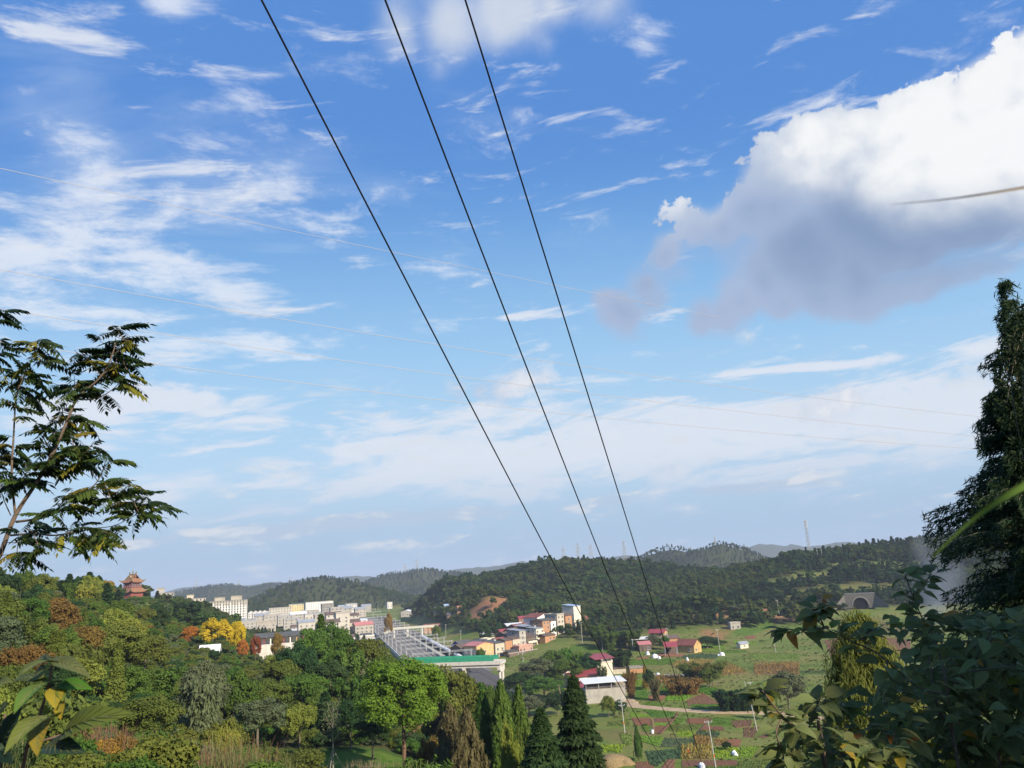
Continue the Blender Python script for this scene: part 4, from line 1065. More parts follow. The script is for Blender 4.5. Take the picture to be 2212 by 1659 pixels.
# retaining wall below the row, and a car
q = vil(24, 10)
rt = thing('retaining_wall', 'low brown stone wall along the lane below the village row', 'wall', (q[0], q[1], h1(*q)), YAW)
MB().box(-14, 14, -.3, .3, -1.5, 1.3).build('wall_body', DARKW, rt); MB().box(-14.1, 14.1, -.4, .4, 1.304, 1.45).build('coping', CONC, rt)
def car(label, x, y, rz, paint):
    root = thing('parked_car', label, 'car', (x, y, h1(x, y)), rz)
    prof = [(-2.1, .35), (2.1, .35), (2.15, .75), (1.95, .88), (1.1, .95), (.5, 1.45), (-1.1, 1.47), (-1.8, .98), (-2.12, .9)]
    mb = MB(); mb.prism(prof, -.82, .82); mb.build('body', paint, root)
    MB().prism([(1.0, .96), (.47, 1.40), (-1.05, 1.42), (-1.65, 1.0)], -.832, .832).build('side_window', GLASS, root)
    for sx in (-1.3, 1.3):
        for sy in (-.8, .8): MB().tube([(sx, sy - .1, .33), (sx, sy + .1, .33)], [.33, .33], 10).build('wheel', mat('tyre', (.03, .03, .03)), root)
q = vil(20, 9.0); car('white car parked on the lane below the village row', q[0], q[1], YAW + .3, WHITE)
# --- houses near the railway and on the hill foot
def hp(px, py, w, d, h, wall, roof, rm, rz, label, Y=None, **kw):
    p = V0(px, py) if Y is None else P(px, py, Y)
    return house(label, p[0], p[1], R(rz), w, d, h, wall, roof, rm, kw.pop('wins', std_wins(w, d, h, 2, 2, ('front', 'right'))), kw.pop('group', None), **kw)
hp(432, 633, 15, 9, 6.0, BRICK, 'gable', DREDR, 10, 'brick house with a dull red roof beside the railway, left of the blue roofed one', rise=2.2)
hp(436, 637, 6, 6, 7.0, BRICK, 'flat', BRICK, 30, 'square brick stack of a house in front of the dull red roof')
hp(450, 627, 11, 9, 6.4, OCHRE, 'gable', BLUER, 14, 'ochre house with a blue roof behind the allotments')
hp(452, 632, 9, 7, 5, DARKW, 'gable', DGREYR, 14, 'dark roofed shed in front of the blue roofed house')
hp(463, 627, 16, 8, 5.0, BRICK, 'gable', DREDR, 12, 'long brick house with a red roof right of the blue roofed one')
hp(460, 632, 5, 5, 7.5, BRICK, 'flat', BRICK, 24, 'narrow brick tower-like hut right of the dark shed')
hp(441, 626, 14, 7, 4.4, GREYR, 'gable', DGREYR, 12, 'grey roofed house left of the blue roof, half hidden')
hp(476, 626, 14, 8, 3.6, GREYR, 'gable', DGREYR, 10, 'low grey roofed house at the foot of the wooded knoll')
def canopy(label, px, py, w, d, h, rm, rz, Y=None, rise=.8, name='open_shed'):
    p = V0(px, py) if Y is None else P(px, py, Y)
    root = thing(name, label, 'shed', (p[0], p[1], h1(p[0], p[1])), R(rz))
    for sx in (-1, 1):
        for sy in (-1, 1): MB().bar((sx * (w / 2 - .3), sy * (d / 2 - .3), -1.5), (sx * (w / 2 - .3), sy * (d / 2 - .3), h + (rise if sy > 0 else 0)), .22).build('post', STEEL, root)
    mb = MB(); mb.add([(-w / 2, -d / 2, h), (w / 2, -d / 2, h), (w / 2, d / 2, h + rise), (-w / 2, d / 2, h + rise), (-w / 2, -d / 2, h + .15), (w / 2, -d / 2, h + .15), (w / 2, d / 2, h + rise + .15), (-w / 2, d / 2, h + rise + .15)],
                      [(0, 3, 2, 1), (4, 5, 6, 7), (0, 1, 5, 4), (1, 2, 6, 5), (2, 3, 7, 6), (3, 0, 4, 7)])
    mb.build('roof', rm, root)
    MB().box(-w / 2 + .6, w / 2 - .6, d / 2 - .5, d / 2 - .35, -1.5, h * .8).build('back_wall', DARKW, root)
    return root
canopy('white roofed open shed at the edge of the wood, left one', 486, 622, 10, 7, 3.4, WHITER, 10, 640)
canopy('large white flat canopy on a tall steel post on the hill foot', 514, 620, 13, 9, 8.0, WHITER, 14, 600, 1.6)
hp(523, 617, 8, 7, 9, BRICK, 'gable', REDR, 12, 'brick hut with a bright red roof on the wooded slope above the village', 640)
hp(534, 607, 7, 6, 5, BRICK, 'flat', BRICK, 10, 'small orange brick hut alone on the wooded slope', 690)
# --- red roofed farm group under the knoll
hp(658, 631, 9.5, 6, 6.0, OCHRE, 'gable', REDR, -30, 'two-storey farmhouse with a wide pinkish red roof above the trees', 520, rise=1.7, over=.8)
canopy('white roofed open barn left of the red roofed farmhouse', 640, 637, 12, 8, 5.4, WHITER, 4, 500)
hp(644, 641, 7, 5, 3.6, DARKW, 'shed', PINKRF, 4, 'low shed with a faded red roof below the white roofed barn', 490)
canopy('bright red canopy on steel posts in front of the farm', 670, 642, 7.5, 6, 4.2, REDR, -4, 470, 2.4)
hp(688, 643, 12, 8, 4.2, OCHRE, 'gable', DREDR, -42, 'ochre barn with a dark red roof at the right end of the farm group', 476, rise=2.8, axis='x')
hp(670, 632, 8, 7, 4.6, BRICK, 'gable', BROWNR, 12, 'brown roofed brick outbuilding behind the bright red canopy', 505)
hp(733, 613, 7, 4, 3.6, GREYR, 'flat', GREYR, 6, 'small grey concrete hut with two openings on the terraces', 560, wins=[(7, 3.6, 2, 'front', 2, 1, 1.0, 1.6, .4, 3, 0)], name='concrete_hut', cat='hut')
hp(743, 649, 5.5, 3.5, 2.6, CREAM, 'gable', GREYM, 20, 'tiny cream pump hut with a grey roof by the pond', None, rise=1.0, name='pump_hut', cat='hut', wins=[(5.5, 2.6, 1.75, 'front', 1, 1, .8, .9, .9, 3, 0)])
# --- farmhouse by the dirt road
FG = V0(602, 681)
fh = house('white three-storey farmhouse tower with a roof terrace, beside the dirt road', FG[0], FG[1], R(24), 7.6, 8, 8.2, CREAM, 'flat', CONC, std_wins(7.6, 8, 8.2, 1, 2, ('right',)), None)
for sx in (-3.6, 3.6):
    for sy in (-3.6, 3.6): MB().bar((sx, sy, 8.3), (sx, sy, 11.0 + (.8 if sy > 0 else 0)), .12).build('terrace_post', STEEL, fh)
mb = MB()
for sy in (-3.9, 3.9): mb.bar((-3.8, sy, 9.4), (3.8, sy, 9.4), .06)
mb.build('terrace_rail', STEEL, fh)
mb = MB()
for i in range(12): mb.box(-6.2 + i * .85, -6.2 + i * .85 + .80, -4.8, 4.8, 11.0 + (.05 if i % 2 else 0), 11.12 + (.05 if i % 2 else 0))
cp = mb.build('terrace_canopy', REDR, fh); cp.rotation_euler = (R(9), 0, 0)
p = V0(586, 686); house('long low cream house with red metal eaves left of the white tower', p[0], p[1], R(16), 15, 8, 4.6, CREAM, 'shed', REDR, [(15, 4.6, 4, 'front', 3, 1, 2.0, 1.2, 1.8, 3, 0)], None, rise=1.6, over=1.0)
p = V0(583, 694); canopy('low bright red lean-to roof in front of the cream house', 583, 694, 9, 7, 3.0, REDR, 16, None, 1.6)
p = V0(568, 686); house('small old house with a dark gable left of the cream house', p[0], p[1], R(16), 6, 6, 5.4, CREAM, 'gable', DGREYR, (), None, axis='y')
p = V0(604, 701)
sh = house('grey rendered storehouse under a long white metal roof', p[0], p[1], R(8), 15.5, 8, 5.0, GREYR, 'shed', WHITER, (), None, rise=.9, over=.7, name='storehouse', cat='storehouse')
for c in sh.children:
    if c.name.startswith('roof'): c.location.z = 2.2
mb = MB()
for sx in (-7.5, -2.5, 2.5, 7.5):
    for sy in (-3.8, 3.8): mb.bar((sx, sy, 5.0), (sx, sy, 7.3), .16)
mb.build('roof_post', STEEL, sh)
MB().box(-7, 4.5, -2.6, 2.6, 5.004, 6.3).build('stored_goods', mat('dark clutter', (.05, .05, .06), (.12, .10, .09), .9, 1.5), sh)
p = V0(643, 672); house('ruined tile-roofed shed in the fields, left one of two', p[0] - 12, p[1], R(6), 7, 4.5, 2.4, TANR, 'shed', BROWNR, (), 'ruined field sheds', rise=.9, name='field_shed', cat='shed')
house('ruined shed with a slab roof in the fields, right one of two', p[0] - 3.5, p[1] - 1, R(4), 6.5, 3.6, 2.1, BRICK, 'flat', DCONC, (), 'ruined field sheds', name='field_shed', cat='shed')

# ------------------------------------------------------------------ the town beyond
def apartment(label, px, py_top, Y, w, d, floors, rz, cols, group, wall=WHITE, cap=TANR, towers=(), zb=None):
    top = P(px, py_top, Y); h = floors * 3.0; z = (top[2] - h - 2) if zb is None else zb
    root = thing('apartment_block', label, 'apartment block', (top[0], top[1], z), R(rz), group)
    cut = h - 6
    MB().box(-w / 2, w / 2, -d / 2, d / 2, -8, cut).build('wall', wall, root)
    MB().box(-w / 2 - .15, w / 2 + .15, -d / 2 - .15, d / 2 + .15, cut + .004, h).build('top_storeys', cap, root)
    MB().box(-w / 2 - .5, w / 2 + .5, -d / 2 - .5, d / 2 + .5, h + .004, h + .5).build('roof', DCONC, root)
    for (tx, tw, th) in towers:
        MB().box(tx - tw / 2, tx + tw / 2, -d / 2 + 1, d / 2 - 1, h + .504, h + th).box(tx - tw / 2 - .5, tx + tw / 2 + .5, -d / 2 + .6, d / 2 - .6, h + th + .004, h + th + .4).build('stair_tower', cap, root)
    # recessed balcony stacks between white piers
    bay = w / cols
    for c in range(cols):
        u = -w / 2 + bay * (c + .5)
        MB().box(u - bay * .5, u - bay * .12, -d / 2 - .9, -d / 2 - .152, -8, cut + (2.6 if c % 3 == 1 else .8)).build('pier', wall, root)
        for f in range(floors):
            me = win_mesh(round(bay * .42, 2), 1.9)
            link('window', me, root, (u + bay * .2, -d / 2 - .16 if f * 3 + 2.5 > cut else -d / 2 - .01, f * 3 + 1.6), 0)
    for r in range(floors):
        for c in range(3): link('window', win_mesh(1.6, 1.5), root, (w / 2 + (.16 if r * 3 + 2.5 > cut else .01), -d / 2 + d * (c + .5) / 3, r * 3 + 1.6), R(90))
    return root
AG = 'apartment blocks at the edge of town'
apartment('tall white apartment block with eleven floors of dark balconies, right of the pagoda hill', 229, 599, 1000, 41, 14, 11, 4, 12, AG, towers=((-11, 9, 4.2), (9, 10, 5)))
apartment('tan and white apartment block half hidden by dark trees, middle one of three', 192, 597, 900, 28, 14, 10, 24, 7, AG, cap=TANR, towers=((-2, 7, 4),))
apartment('apartment block nearest the pagoda, only its top showing over the trees', 165, 591, 830, 17, 12, 9, 24, 4, AG, cap=GREYR, towers=((-4, 7, 5),))
DULL = {CREAM: mat('aged cream render', (.50, .47, .40), (.42, .39, .33), .9, .3), WHITE: mat('aged white render', (.60, .59, .56), (.50, .49, .46), .9, .3), TANR: mat('aged tan render', (.40, .37, .31), (.33, .30, .26), .9, .3)}
def town(label, px, pyb, Y, w, d, h, wall, roof, rm, rz, cols=4, group=None, **kw):
    if 'farthest in town' not in label: wall = DULL.get(wall, wall)
    if rm in DULL: rm = GREYR
    p = P(px, pyb, Y); z = min(p[2], 10.0) if p[2] > -3 else 0
    return house(label, p[0], p[1], R(rz), w, d, h, wall, roof, rm, std_wins(w, d, h, cols, 2, ('front', 'right', 'left'), .05, False), group, z=z, **kw)
TG = 'town buildings beside the railway'
town('long white six-storey building with rows of small windows, farthest in town', 319, 613, 1240, 41, 13, 16, WHITE, 'flat', GREYR, 22, 12, TG)
town('yellow school-like building left of the long white one', 296, 615, 1150, 20, 12, 15, mat('yellow render', (.68, .55, .25), (.58, .46, .2), .85, .5), 'flat', GREYM, 22, 6, TG)
town('pale beige four-storey building joined to the yellow one', 280, 617, 1130, 30, 12, 12, CREAM, 'flat', GREYR, 22, 8, TG)
for i in range(5):
    town(['white gabled terrace house, leftmost of the row by the apartments', 'white gabled terrace house, second in the row', 'white gabled terrace house, middle of the row', 'white gabled terrace house, fourth in the row', 'white gabled terrace house, last in the row before the beige building'][i],
         251 + i * 4.6, 614.5 - i * .3, 1180, 8, 10, 7, WHITE, 'gable', GREYM, 20, 2, 'white gabled terrace houses', axis='y', rise=2.5)
TW = [  # px, py base, distance, w, d, h, wall, roof, roof mat, rz, cols, label
 (352, 636, 735, 13, 11, 12, TANR, 'gable', BROWNR, 24, 3, 'tan house with a brown gable beside the footbridge stairs'), (363, 637, 725, 16, 12, 10.5, TANR, 'gable', PINKRF, 24, 4, 'four-storey tan house with a pink roof nearest the footbridge'),
 (358, 630, 790, 17, 10, 9, WHITE, 'shed', WHITER, 20, 3, 'low white roofed hall behind the gabled houses by the stairs'), (342, 634, 720, 12, 9, 17.5, CREAM, 'flat', CREAM, 24, 2, 'tall narrow cream building left of the gabled houses by the stairs'),
 (329, 633, 690, 17, 10, 9, CREAM, 'gable', BROWNR, 24, 4, 'cream house with a brown tiled roof among the trees'), (333, 627, 780, 14, 10, 12, CREAM, 'gable', BROWNR, 22, 3, 'cream building with brown eaves behind the brown tiled house'),
 (322, 629, 800, 15, 10, 13, TANR, 'flat', GREYR, 22, 3, 'tan flat-roofed building left of the brown eaves'), (336, 621, 880, 13, 10, 15, GREYR, 'flat', GREYR, 22, 3, 'grey block behind the cream buildings'),
 (313, 625, 860, 18, 10, 11, CREAM, 'flat', GREYM, 22, 4, 'cream flat block with a grey metal top left of the grey block'), (345, 619, 950, 15, 10, 12, GREYR, 'gable', GREYM, 22, 3, 'grey gabled block beyond the tall narrow cream building'),
 (327, 617, 980, 13, 10, 17, DCONC, 'flat', DCONC, 22, 3, 'dark concrete tower block below the long white building'), (310, 619, 1000, 20, 11, 10, TANR, 'flat', GREYM, 22, 4, 'tan block with metal roof below the long white building'),
 (298, 622, 950, 18, 11, 9, GREYR, 'gable', WHITER, 22, 4, 'grey house with a white roof in the middle of town'), (285, 624, 900, 16, 11, 9, TANR, 'flat', GREYM, 22, 4, 'tan block above the russet trees'),
 (272, 624, 930, 18, 11, 10, GREYR, 'flat', GREYR, 22, 4, 'grey block below the white terrace houses'), (262, 622, 960, 16, 11, 9, TANR, 'gable', GREYM, 22, 3, 'tan gabled block below the first terrace house'),
 (250, 627, 860, 17, 11, 8, GREYR, 'flat', GREYM, 20, 4, 'grey flat block right of the smaller ginkgo'), (238, 624, 900, 14, 11, 8, GREYR, 'shed', GREYM, 20, 3, 'grey metal roofed building at the foot of the white apartment block'),
 (266, 630, 800, 18, 11, 8, TANR, 'flat', TANRF, 20, 4, 'tan block standing behind the russet trees'), (291, 628, 840, 15, 10, 9, GREYR, 'flat', GREYM, 20, 3, 'grey block left of the highest pointed tree'),
 (351, 613, 1150, 16, 10, 12, WHITE, 'flat', GREYM, 22, 4, 'white block right of the long white building'), (343, 613, 1180, 14, 10, 10, CREAM, 'flat', BLUER, 22, 3, 'cream block with a blue roof near the long white building'),
 (360, 616, 1080, 14, 10, 9, TANR, 'gable', GREYM, 22, 3, 'tan house beside the far tracks'), (366, 611, 1300, 15, 10, 8, GREYR, 'gable', GREYM, 22, 3, 'grey house farthest along the tracks'),
 (375, 607, 1450, 13, 10, 9, GREYR, 'flat', GREYM, 22, 3, 'low grey house at the end of the valley'), (389, 603.5, 1250, 8, 7, 8, WHITE, 'flat', WHITE, 30, 2, 'small white house on the dark hillside over the far tracks'),
 (306, 631, 770, 15, 10, 8, CREAM, 'gable', GREYM, 22, 3, 'cream house with a grey gable behind the trees'), (353, 624, 900, 12, 10, 9, CREAM, 'gable', BROWNR, 22, 3, 'small cream house by the tracks beyond the tall cream building')]
for (px, pyb, Y, w, d, h, wl, rf, rm, rz, cols, lb) in TW: town(lb, px, pyb, Y, w, d, h, wl, rf, rm, rz, cols, TG, rise=2.4 if rf == 'gable' else 1.0)
ORN = 'first second third fourth fifth sixth seventh eighth ninth tenth eleventh twelfth thirteenth fourteenth fifteenth sixteenth seventeenth eighteenth nineteenth twentieth'.split()
rs_ = random.Random(77); SM = {}
for i in range(34):
    Y = rs_.uniform(640, 1180); px = 512 - (512 - rs_.uniform(286, 372)) * 1.0
    q = V0(px, 640); x_ = (px - 512) / F * Y
    if x_ > -60 - .245 * (Y - 499) - 24: continue
    rfk = rs_.choice([('grey', GREYM, 'gable'), ('dark', DGREYR, 'gable'), ('brown', BROWNR, 'gable'), ('pale', WHITER, 'shed'), ('flat', CONC, 'flat')])
    SM.setdefault(rfk[0], []).append((Y, x_, rfk))
for k, lst in SM.items():
    for i, (Y, x_, rfk) in enumerate(sorted(lst)):
        w, d, h = rs_.uniform(8, 15), rs_.uniform(7, 10), rs_.choice([4, 6.5, 6.5, 9])
        house('small town house with a %s roof, %s of its kind counting away from the camera' % (k, ORN[i]), x_, Y, R(rs_.uniform(16, 30)), w, d, h, DULL.get(rs_.choice([CREAM, TANR, WHITE]), GREYR), rfk[2], rfk[1], std_wins(w, d, h, 3, 2, ('front', 'right'), .1, False), 'small town houses by the railway', rise=2.0 if rfk[2] == 'gable' else .8)
town('long grey metal shed beside the dark hill across the tracks', 407, 615.5, 1010, 11, 26, 5, GREYR, 'gable', WHITER, 0, 2, None, axis='y', name='metal_shed', cat='shed')
# trees between the town houses
bx = np.array([o.location[:2] for o in COL.objects if o.get('group') in (TG, 'small town houses by the railway', 'white gabled terrace houses')])
ta = np.radians(rng.uniform(-20.5, -8, 1500)); t_r = np.sqrt(rng.uniform(610 ** 2, 1290 ** 2, 1500)); tx_, ty_ = t_r * np.sin(ta), t_r * np.cos(ta)
tk_ = (tx_ < -60 - .245 * (ty_ - 499) - 24) & (np.hypot(tx_[:, None] - bx[None, :, 0], ty_[:, None] - bx[None, :, 1]).min(1) > 11)
tx_, ty_ = tx_[tk_], ty_[tk_]; ts_ = rng.uniform(.45, .85, len(tx_))
scatter('town_greenery', np.stack([tx_, ty_, H(tx_, ty_) - .3], -1), rng.uniform(0, 6.28, len(tx_)), np.stack([ts_, ts_, ts_], -1), rng.choice([2, 3, 4, 7, 0], len(tx_)), src, 'green trees and bushes filling the gaps between the town houses')
# long low roofed gallery among the trees, and the white sheds by the ginkgos
p = P(290, 634, 330); gl = thing('covered_gallery', 'long low grey roofed gallery with coloured pillars among the treetops', 'gallery', (p[0], p[1], p[2] - 3.5), R(14))
mb = MB(); gable(mb, 26, 5, 3.2, 1.2, .6, .15, 'x'); mb.build('roof', DGREYR, gl)
MB().box(-13, 13, -2.4, 2.4, -6, .3).build('base', CONC, gl); MB().box(-13, 4, 1.5, 1.8, .304, 3.2).build('wall', WHITE, gl)
for i in range(11): MB().box(-12.5 + i * 2.5, -12.1 + i * 2.5, -2.3, -1.9, .304, 3.25).build('pillar', [OCHRE, REDR, WHITE][i % 3], gl)
for i, (px, py, Y, w, lb) in enumerate([(210, 655, 240, 5, 'white shed half hidden in the bushes under the ginkgos')]):
    p = P(px, py, Y); house(lb, p[0], p[1], R(14 + i * 6), w, 4, 2.6, WHITE, 'gable', GREYM if i % 2 else WHITER, std_wins(w, 6, 3.4, 3, 1, ('front',)), None, z=p[2] - 1.5, name='white_shed', cat='shed')

# ------------------------------------------------------------------ pagoda
ROOFO = mat('glazed orange tile', (.28, .14, .07), (.21, .105, .055), .45, .8, .4)
ROOFG = mat('glazed green ridge', (.16, .16, .10), (.20, .17, .08), .5, 1, .4)
REDP = mat('red lacquer', (.28, .085, .07), (.22, .07, .06), .6, 1)
pc = P(132, 592, 520)
K = 1.0
pg = thing('pagoda', 'red two-tier pagoda with orange tiled roofs and upturned corners on the left ridge', 'pagoda', (pc[0], pc[1], pc[2] - 7.2), R(-24))
def hip(mb, r0, z0, r1, z1, lift, n=10, m=0, th=.3):
    """curved hip roof: from the eave square (r0,z0) to the upper square (r1,z1), corners swept up"""
    ring = []
    for j in range(6):
        t = j / 5; rad = r0 + (r1 - r0) * t; zz = z0 + (z1 - z0) * (t ** 1.35)
        pts = []
        for s in range(4):
            for k in range(n):
                u = -1 + 2 * k / n; c = abs(u) ** 5 * lift * (1 - t) ** 2; ex = 1 + .07 * abs(u) ** 5 * (1 - t)
                q = (u * rad * ex, -rad * ex) if s == 0 else (rad * ex, u * rad * ex) if s == 1 else (-u * rad * ex, rad * ex) if s == 2 else (-rad * ex, -u * rad * ex)
                pts.append((q[0], q[1], zz + c))
        ring.append(pts)
    N = 4 * n
    vs = [p_ for r_ in ring for p_ in r_] + [(p_[0] * .97, p_[1] * .97, p_[2] - th) for p_ in ring[0]] + [(p_[0], p_[1], p_[2] - th) for p_ in ring[-1]]
    fs = [(j * N + k, j * N + (k + 1) % N, (j + 1) * N + (k + 1) % N, (j + 1) * N + k) for j in range(5) for k in range(N)]
    fs += [(6 * N + k, 6 * N + (k + 1) % N, (k + 1) % N, k) for k in range(N)] + [(6 * N + k, 7 * N + k, 7 * N + (k + 1) % N, 6 * N + (k + 1) % N) for k in range(N)]
    return mb.add(vs, fs, m)
def ridges(mb, r0, z0, r1, z1, lift):
    for sx in (-1, 1):
        for sy in (-1, 1):
            pts = []
            for j in range(6):
                t = j / 5; rad = r0 + (r1 - r0) * t
                pts.append((sx * rad * (1 + .07 * (1 - t)), sy * rad * (1 + .07 * (1 - t)), z0 + (z1 - z0) * t ** 1.35 + lift * (1 - t) ** 2 + .12))
            e = np.array(pts[0]); pts = [tuple(e + np.array([sx * .55, sy * .55, .95])), tuple(e + np.array([sx * .25, sy * .25, .25]))] + pts
            mb.tube(pts, [.06, .16, .2, .2, .2, .2, .2, .2], 6)
            mb.tube([tuple(np.array(pts[3]) + np.array([0, 0, .1])), tuple(np.array(pts[3]) + np.array([sx * .3, sy * .3, .8]))], [.16, .05], 5)
g = K
MB().box(-6 * g, 6 * g, -6 * g, 6 * g, -6, .6).build('terrace', CONC, pg)
MB().box(-4.6 * g, 4.6 * g, -4.6 * g, 4.6 * g, .604, 8).build('lower_wall', REDP, pg)
mb = MB(); hip(mb, 6.1 * g, 7.0, 4.0 * g, 9.6, 1.1); mb.build('lower_roof', ROOFO, pg)
mb = MB(); ridges(mb, 6.1 * g, 7.0, 4.0 * g, 9.6, 1.1); mb.build('lower_roof_ridge', ROOFG, pg)
MB().box(-3.3 * g, 3.3 * g, -3.3 * g, 3.3 * g, 9.0, 13.2).build('upper_wall', mat('lattice red', (.30, .08, .07), (.22, .06, .06), .7, 3), pg)
for i in range(5):
    u = -3.7 * g + 7.4 * g * i / 4
    for (x_, y_) in ((u, -3.7 * g), (u, 3.7 * g)) + (((-3.7 * g, u), (3.7 * g, u)) if 0 < i < 4 else ()):
        MB().tube([(x_, y_, 9.3), (x_, y_, 13.0)], [.2, .2], 8).build('column', REDP, pg)
for i in range(4):
    u = -2.75 * g + 5.5 * g * i / 3
    for rz_, (x_, y_) in ((0, (u, -3.3 * g - .01)), (R(90), (3.3 * g + .01, u))): link('window', win_mesh(1.2, 1.9), pg, (x_, y_, 11.2), rz_)
mb = MB()
for a in (-1, 1):
    mb.box(-3.9 * g, 3.9 * g, a * 3.75 * g - .12, a * 3.75 * g + .12, 9.7, 10.3); mb.box(a * 3.75 * g - .12, a * 3.75 * g + .12, -3.6 * g, 3.6 * g, 9.704, 10.296)
    mb.box(-3.9 * g, 3.9 * g, a * 3.75 * g - .12, a * 3.75 * g + .12, 12.5, 13.0); mb.box(a * 3.75 * g - .12, a * 3.75 * g + .12, -3.6 * g, 3.6 * g, 12.504, 12.996)
mb.build('balustrade', REDP, pg)
mb = MB(); hip(mb, 4.9 * g, 13.2, 2.5 * g, 15.6, 1.0); mb.build('upper_roof', ROOFO, pg)
mb = MB(); ridges(mb, 4.9 * g, 13.2, 2.5 * g, 15.6, 1.0)
mb.box(-2.9 * g, 2.9 * g, -.25, .25, 17.9, 18.5); mb.build('upper_roof_ridge', ROOFG, pg)
mb = MB(); mb.prism([(-2.7 * g, 15.3), (2.7 * g, 15.3), (2.7 * g, 18.1), (-2.7 * g, 18.1)], -.3, .3)
gable(mb, 5.6 * g, 5.0 * g, 15.7, 2.3, .3, .2, 'x'); mb.build('top_roof', ROOFO, pg)
mb = MB(); mb.prism([(-2.3 * g, 15.2), (2.3 * g, 15.2), (0, 17.4)], -2.9 * g, 0); mb.build('front_gable', mat('gable board', (.42, .28, .14), (.32, .2, .1), .7, 1), pg)
mb = MB()
for s in (-1, 1): mb.tube([(s * 2.7 * g, -3.0 * g, 15.2), (0, -3.0 * g, 17.6)], [.2, .2], 5)
mb.build('gable_trim', ROOFG, pg)
mb = MB()
for s in (-1, 1): mb.box(s * 2.9 * g - .25, s * 2.9 * g + .25, -.3, .3, 18.2, 19.7)
mb.tube([(0, 0, 18.3), (0, 0, 19.0), (0, 0, 19.6), (0, 0, 20.3), (0, 0, 21.4)], [.55, .3, .5, .25, .05], 8); mb.build('finial', ROOFG, pg)

# ------------------------------------------------------------------ railway
BAL = mat('ballast', (.30, .28, .25), (.22, .20, .18), .95, .6)
BALD = mat('dark ballast', (.085, .08, .08), (.12, .11, .105), .95, .4)
RAILM = mat('rail steel', (.10, .09, .085), (.16, .14, .13), .45, 1, .5)
TA = V0(434, 664)[:2]; TBp = V0(362, 611.5)[:2]
TD = (TBp - TA) / np.linalg.norm(TBp - TA); TN = np.array([TD[1], -TD[0]])     # along, and to the right
RANG = math.atan2(-TD[0], TD[1])
def tr(s, n): return TA + TD * s + TN * n
def strip(name, s0, s1, n0, n1, z, m, kind='structure', parent=None, seg=14, h=.12):
    mb = MB(); vs = []; fs = []
    for i in range(seg + 1):
        s = s0 + (s1 - s0) * i / seg
        for n, zz in ((n0 - .4, z - h - .4), (n0, z), (n1, z), (n1 + .4, z - h - .4)):
            q = tr(s, n); vs.append((q[0], q[1], zz))
    for i in range(seg):
        for k in range(3): fs.append((i * 4 + k, i * 4 + k + 1, i * 4 + 4 + k + 1, i * 4 + 4 + k))
    mb.add(vs, fs); return tag(mb.build(name, m), kind=kind)
S0, S1 = -190, 1250
strip('railway_bed', S0, S1, -15, 21, .35, BALD)
strip('track_ballast', S0, S1, -13.5, 4.5, .62, BAL)
for i, n in enumerate([-10.6, -6.4, -2.2, 1.8, 16.0]):
    t = tag(empty('railway_track', (0, 0, 0)), kind='structure')
    for g_ in (-.72, .72):
        mb = MB(); a, b = tr(S0, n + g_), tr(S1, n + g_)
        zz = .72 if n < 4 else .45
        mb.add([(a[0] - .06, a[1], zz - .1), (a[0] + .06, a[1], zz - .1), (a[0] + .06, a[1], zz + .1), (a[0] - .06, a[1], zz + .1), (b[0] - .06, b[1], zz - .1), (b[0] + .06, b[1], zz - .1), (b[0] + .06, b[1], zz + .1), (b[0] - .06, b[1], zz + .1)],
               [(0, 1, 5, 4), (1, 2, 6, 5), (2, 3, 7, 6), (3, 0, 4, 7)])
        mb.build('rail', RAILM, t)
    mb = MB()
    for k in range(0, 700):
        s = S0 + 8 + k * 1.2
        if s > 560: break
        q0 = tr(s, n - 1.25); q1 = tr(s, n + 1.25); zz = (.64 if n < 4 else .37)
        d_ = TD * .13
        mb.add([(q0[0] - d_[0], q0[1] - d_[1], zz), (q1[0] - d_[0], q1[1] - d_[1], zz), (q1[0] + d_[0], q1[1] + d_[1], zz), (q0[0] + d_[0], q0[1] + d_[1], zz),
                (q0[0] - d_[0], q0[1] - d_[1], zz - .1), (q1[0] - d_[0], q1[1] - d_[1], zz - .1), (q1[0] + d_[0], q1[1] + d_[1], zz - .1), (q0[0] + d_[0], q0[1] + d_[1], zz - .1)],
               [(0, 1, 2, 3), (4, 5, 1, 0), (6, 7, 3, 2)])
    o = mb.build('sleepers', mat('sleeper', (.20, .18, .16), (.14, .13, .12), .9, 1), t); o['kind'] = 'stuff'
pl = strip('platform', -60, 300, 8.8, 11.6, 1.35, mat('platform paving', (.46, .42, .33), (.36, .33, .27), .9, .6), h=1.2)
tag(pl, kind='structure')
strip('lane', -60, 330, 21.5, 24.5, .12, mat('grey lane', (.16, .15, .14), (.2, .19, .17), .9, .5))
strip('trackside_wall', -120, 420, -16.4, -15.8, 2.2, CONC, h=2.4)
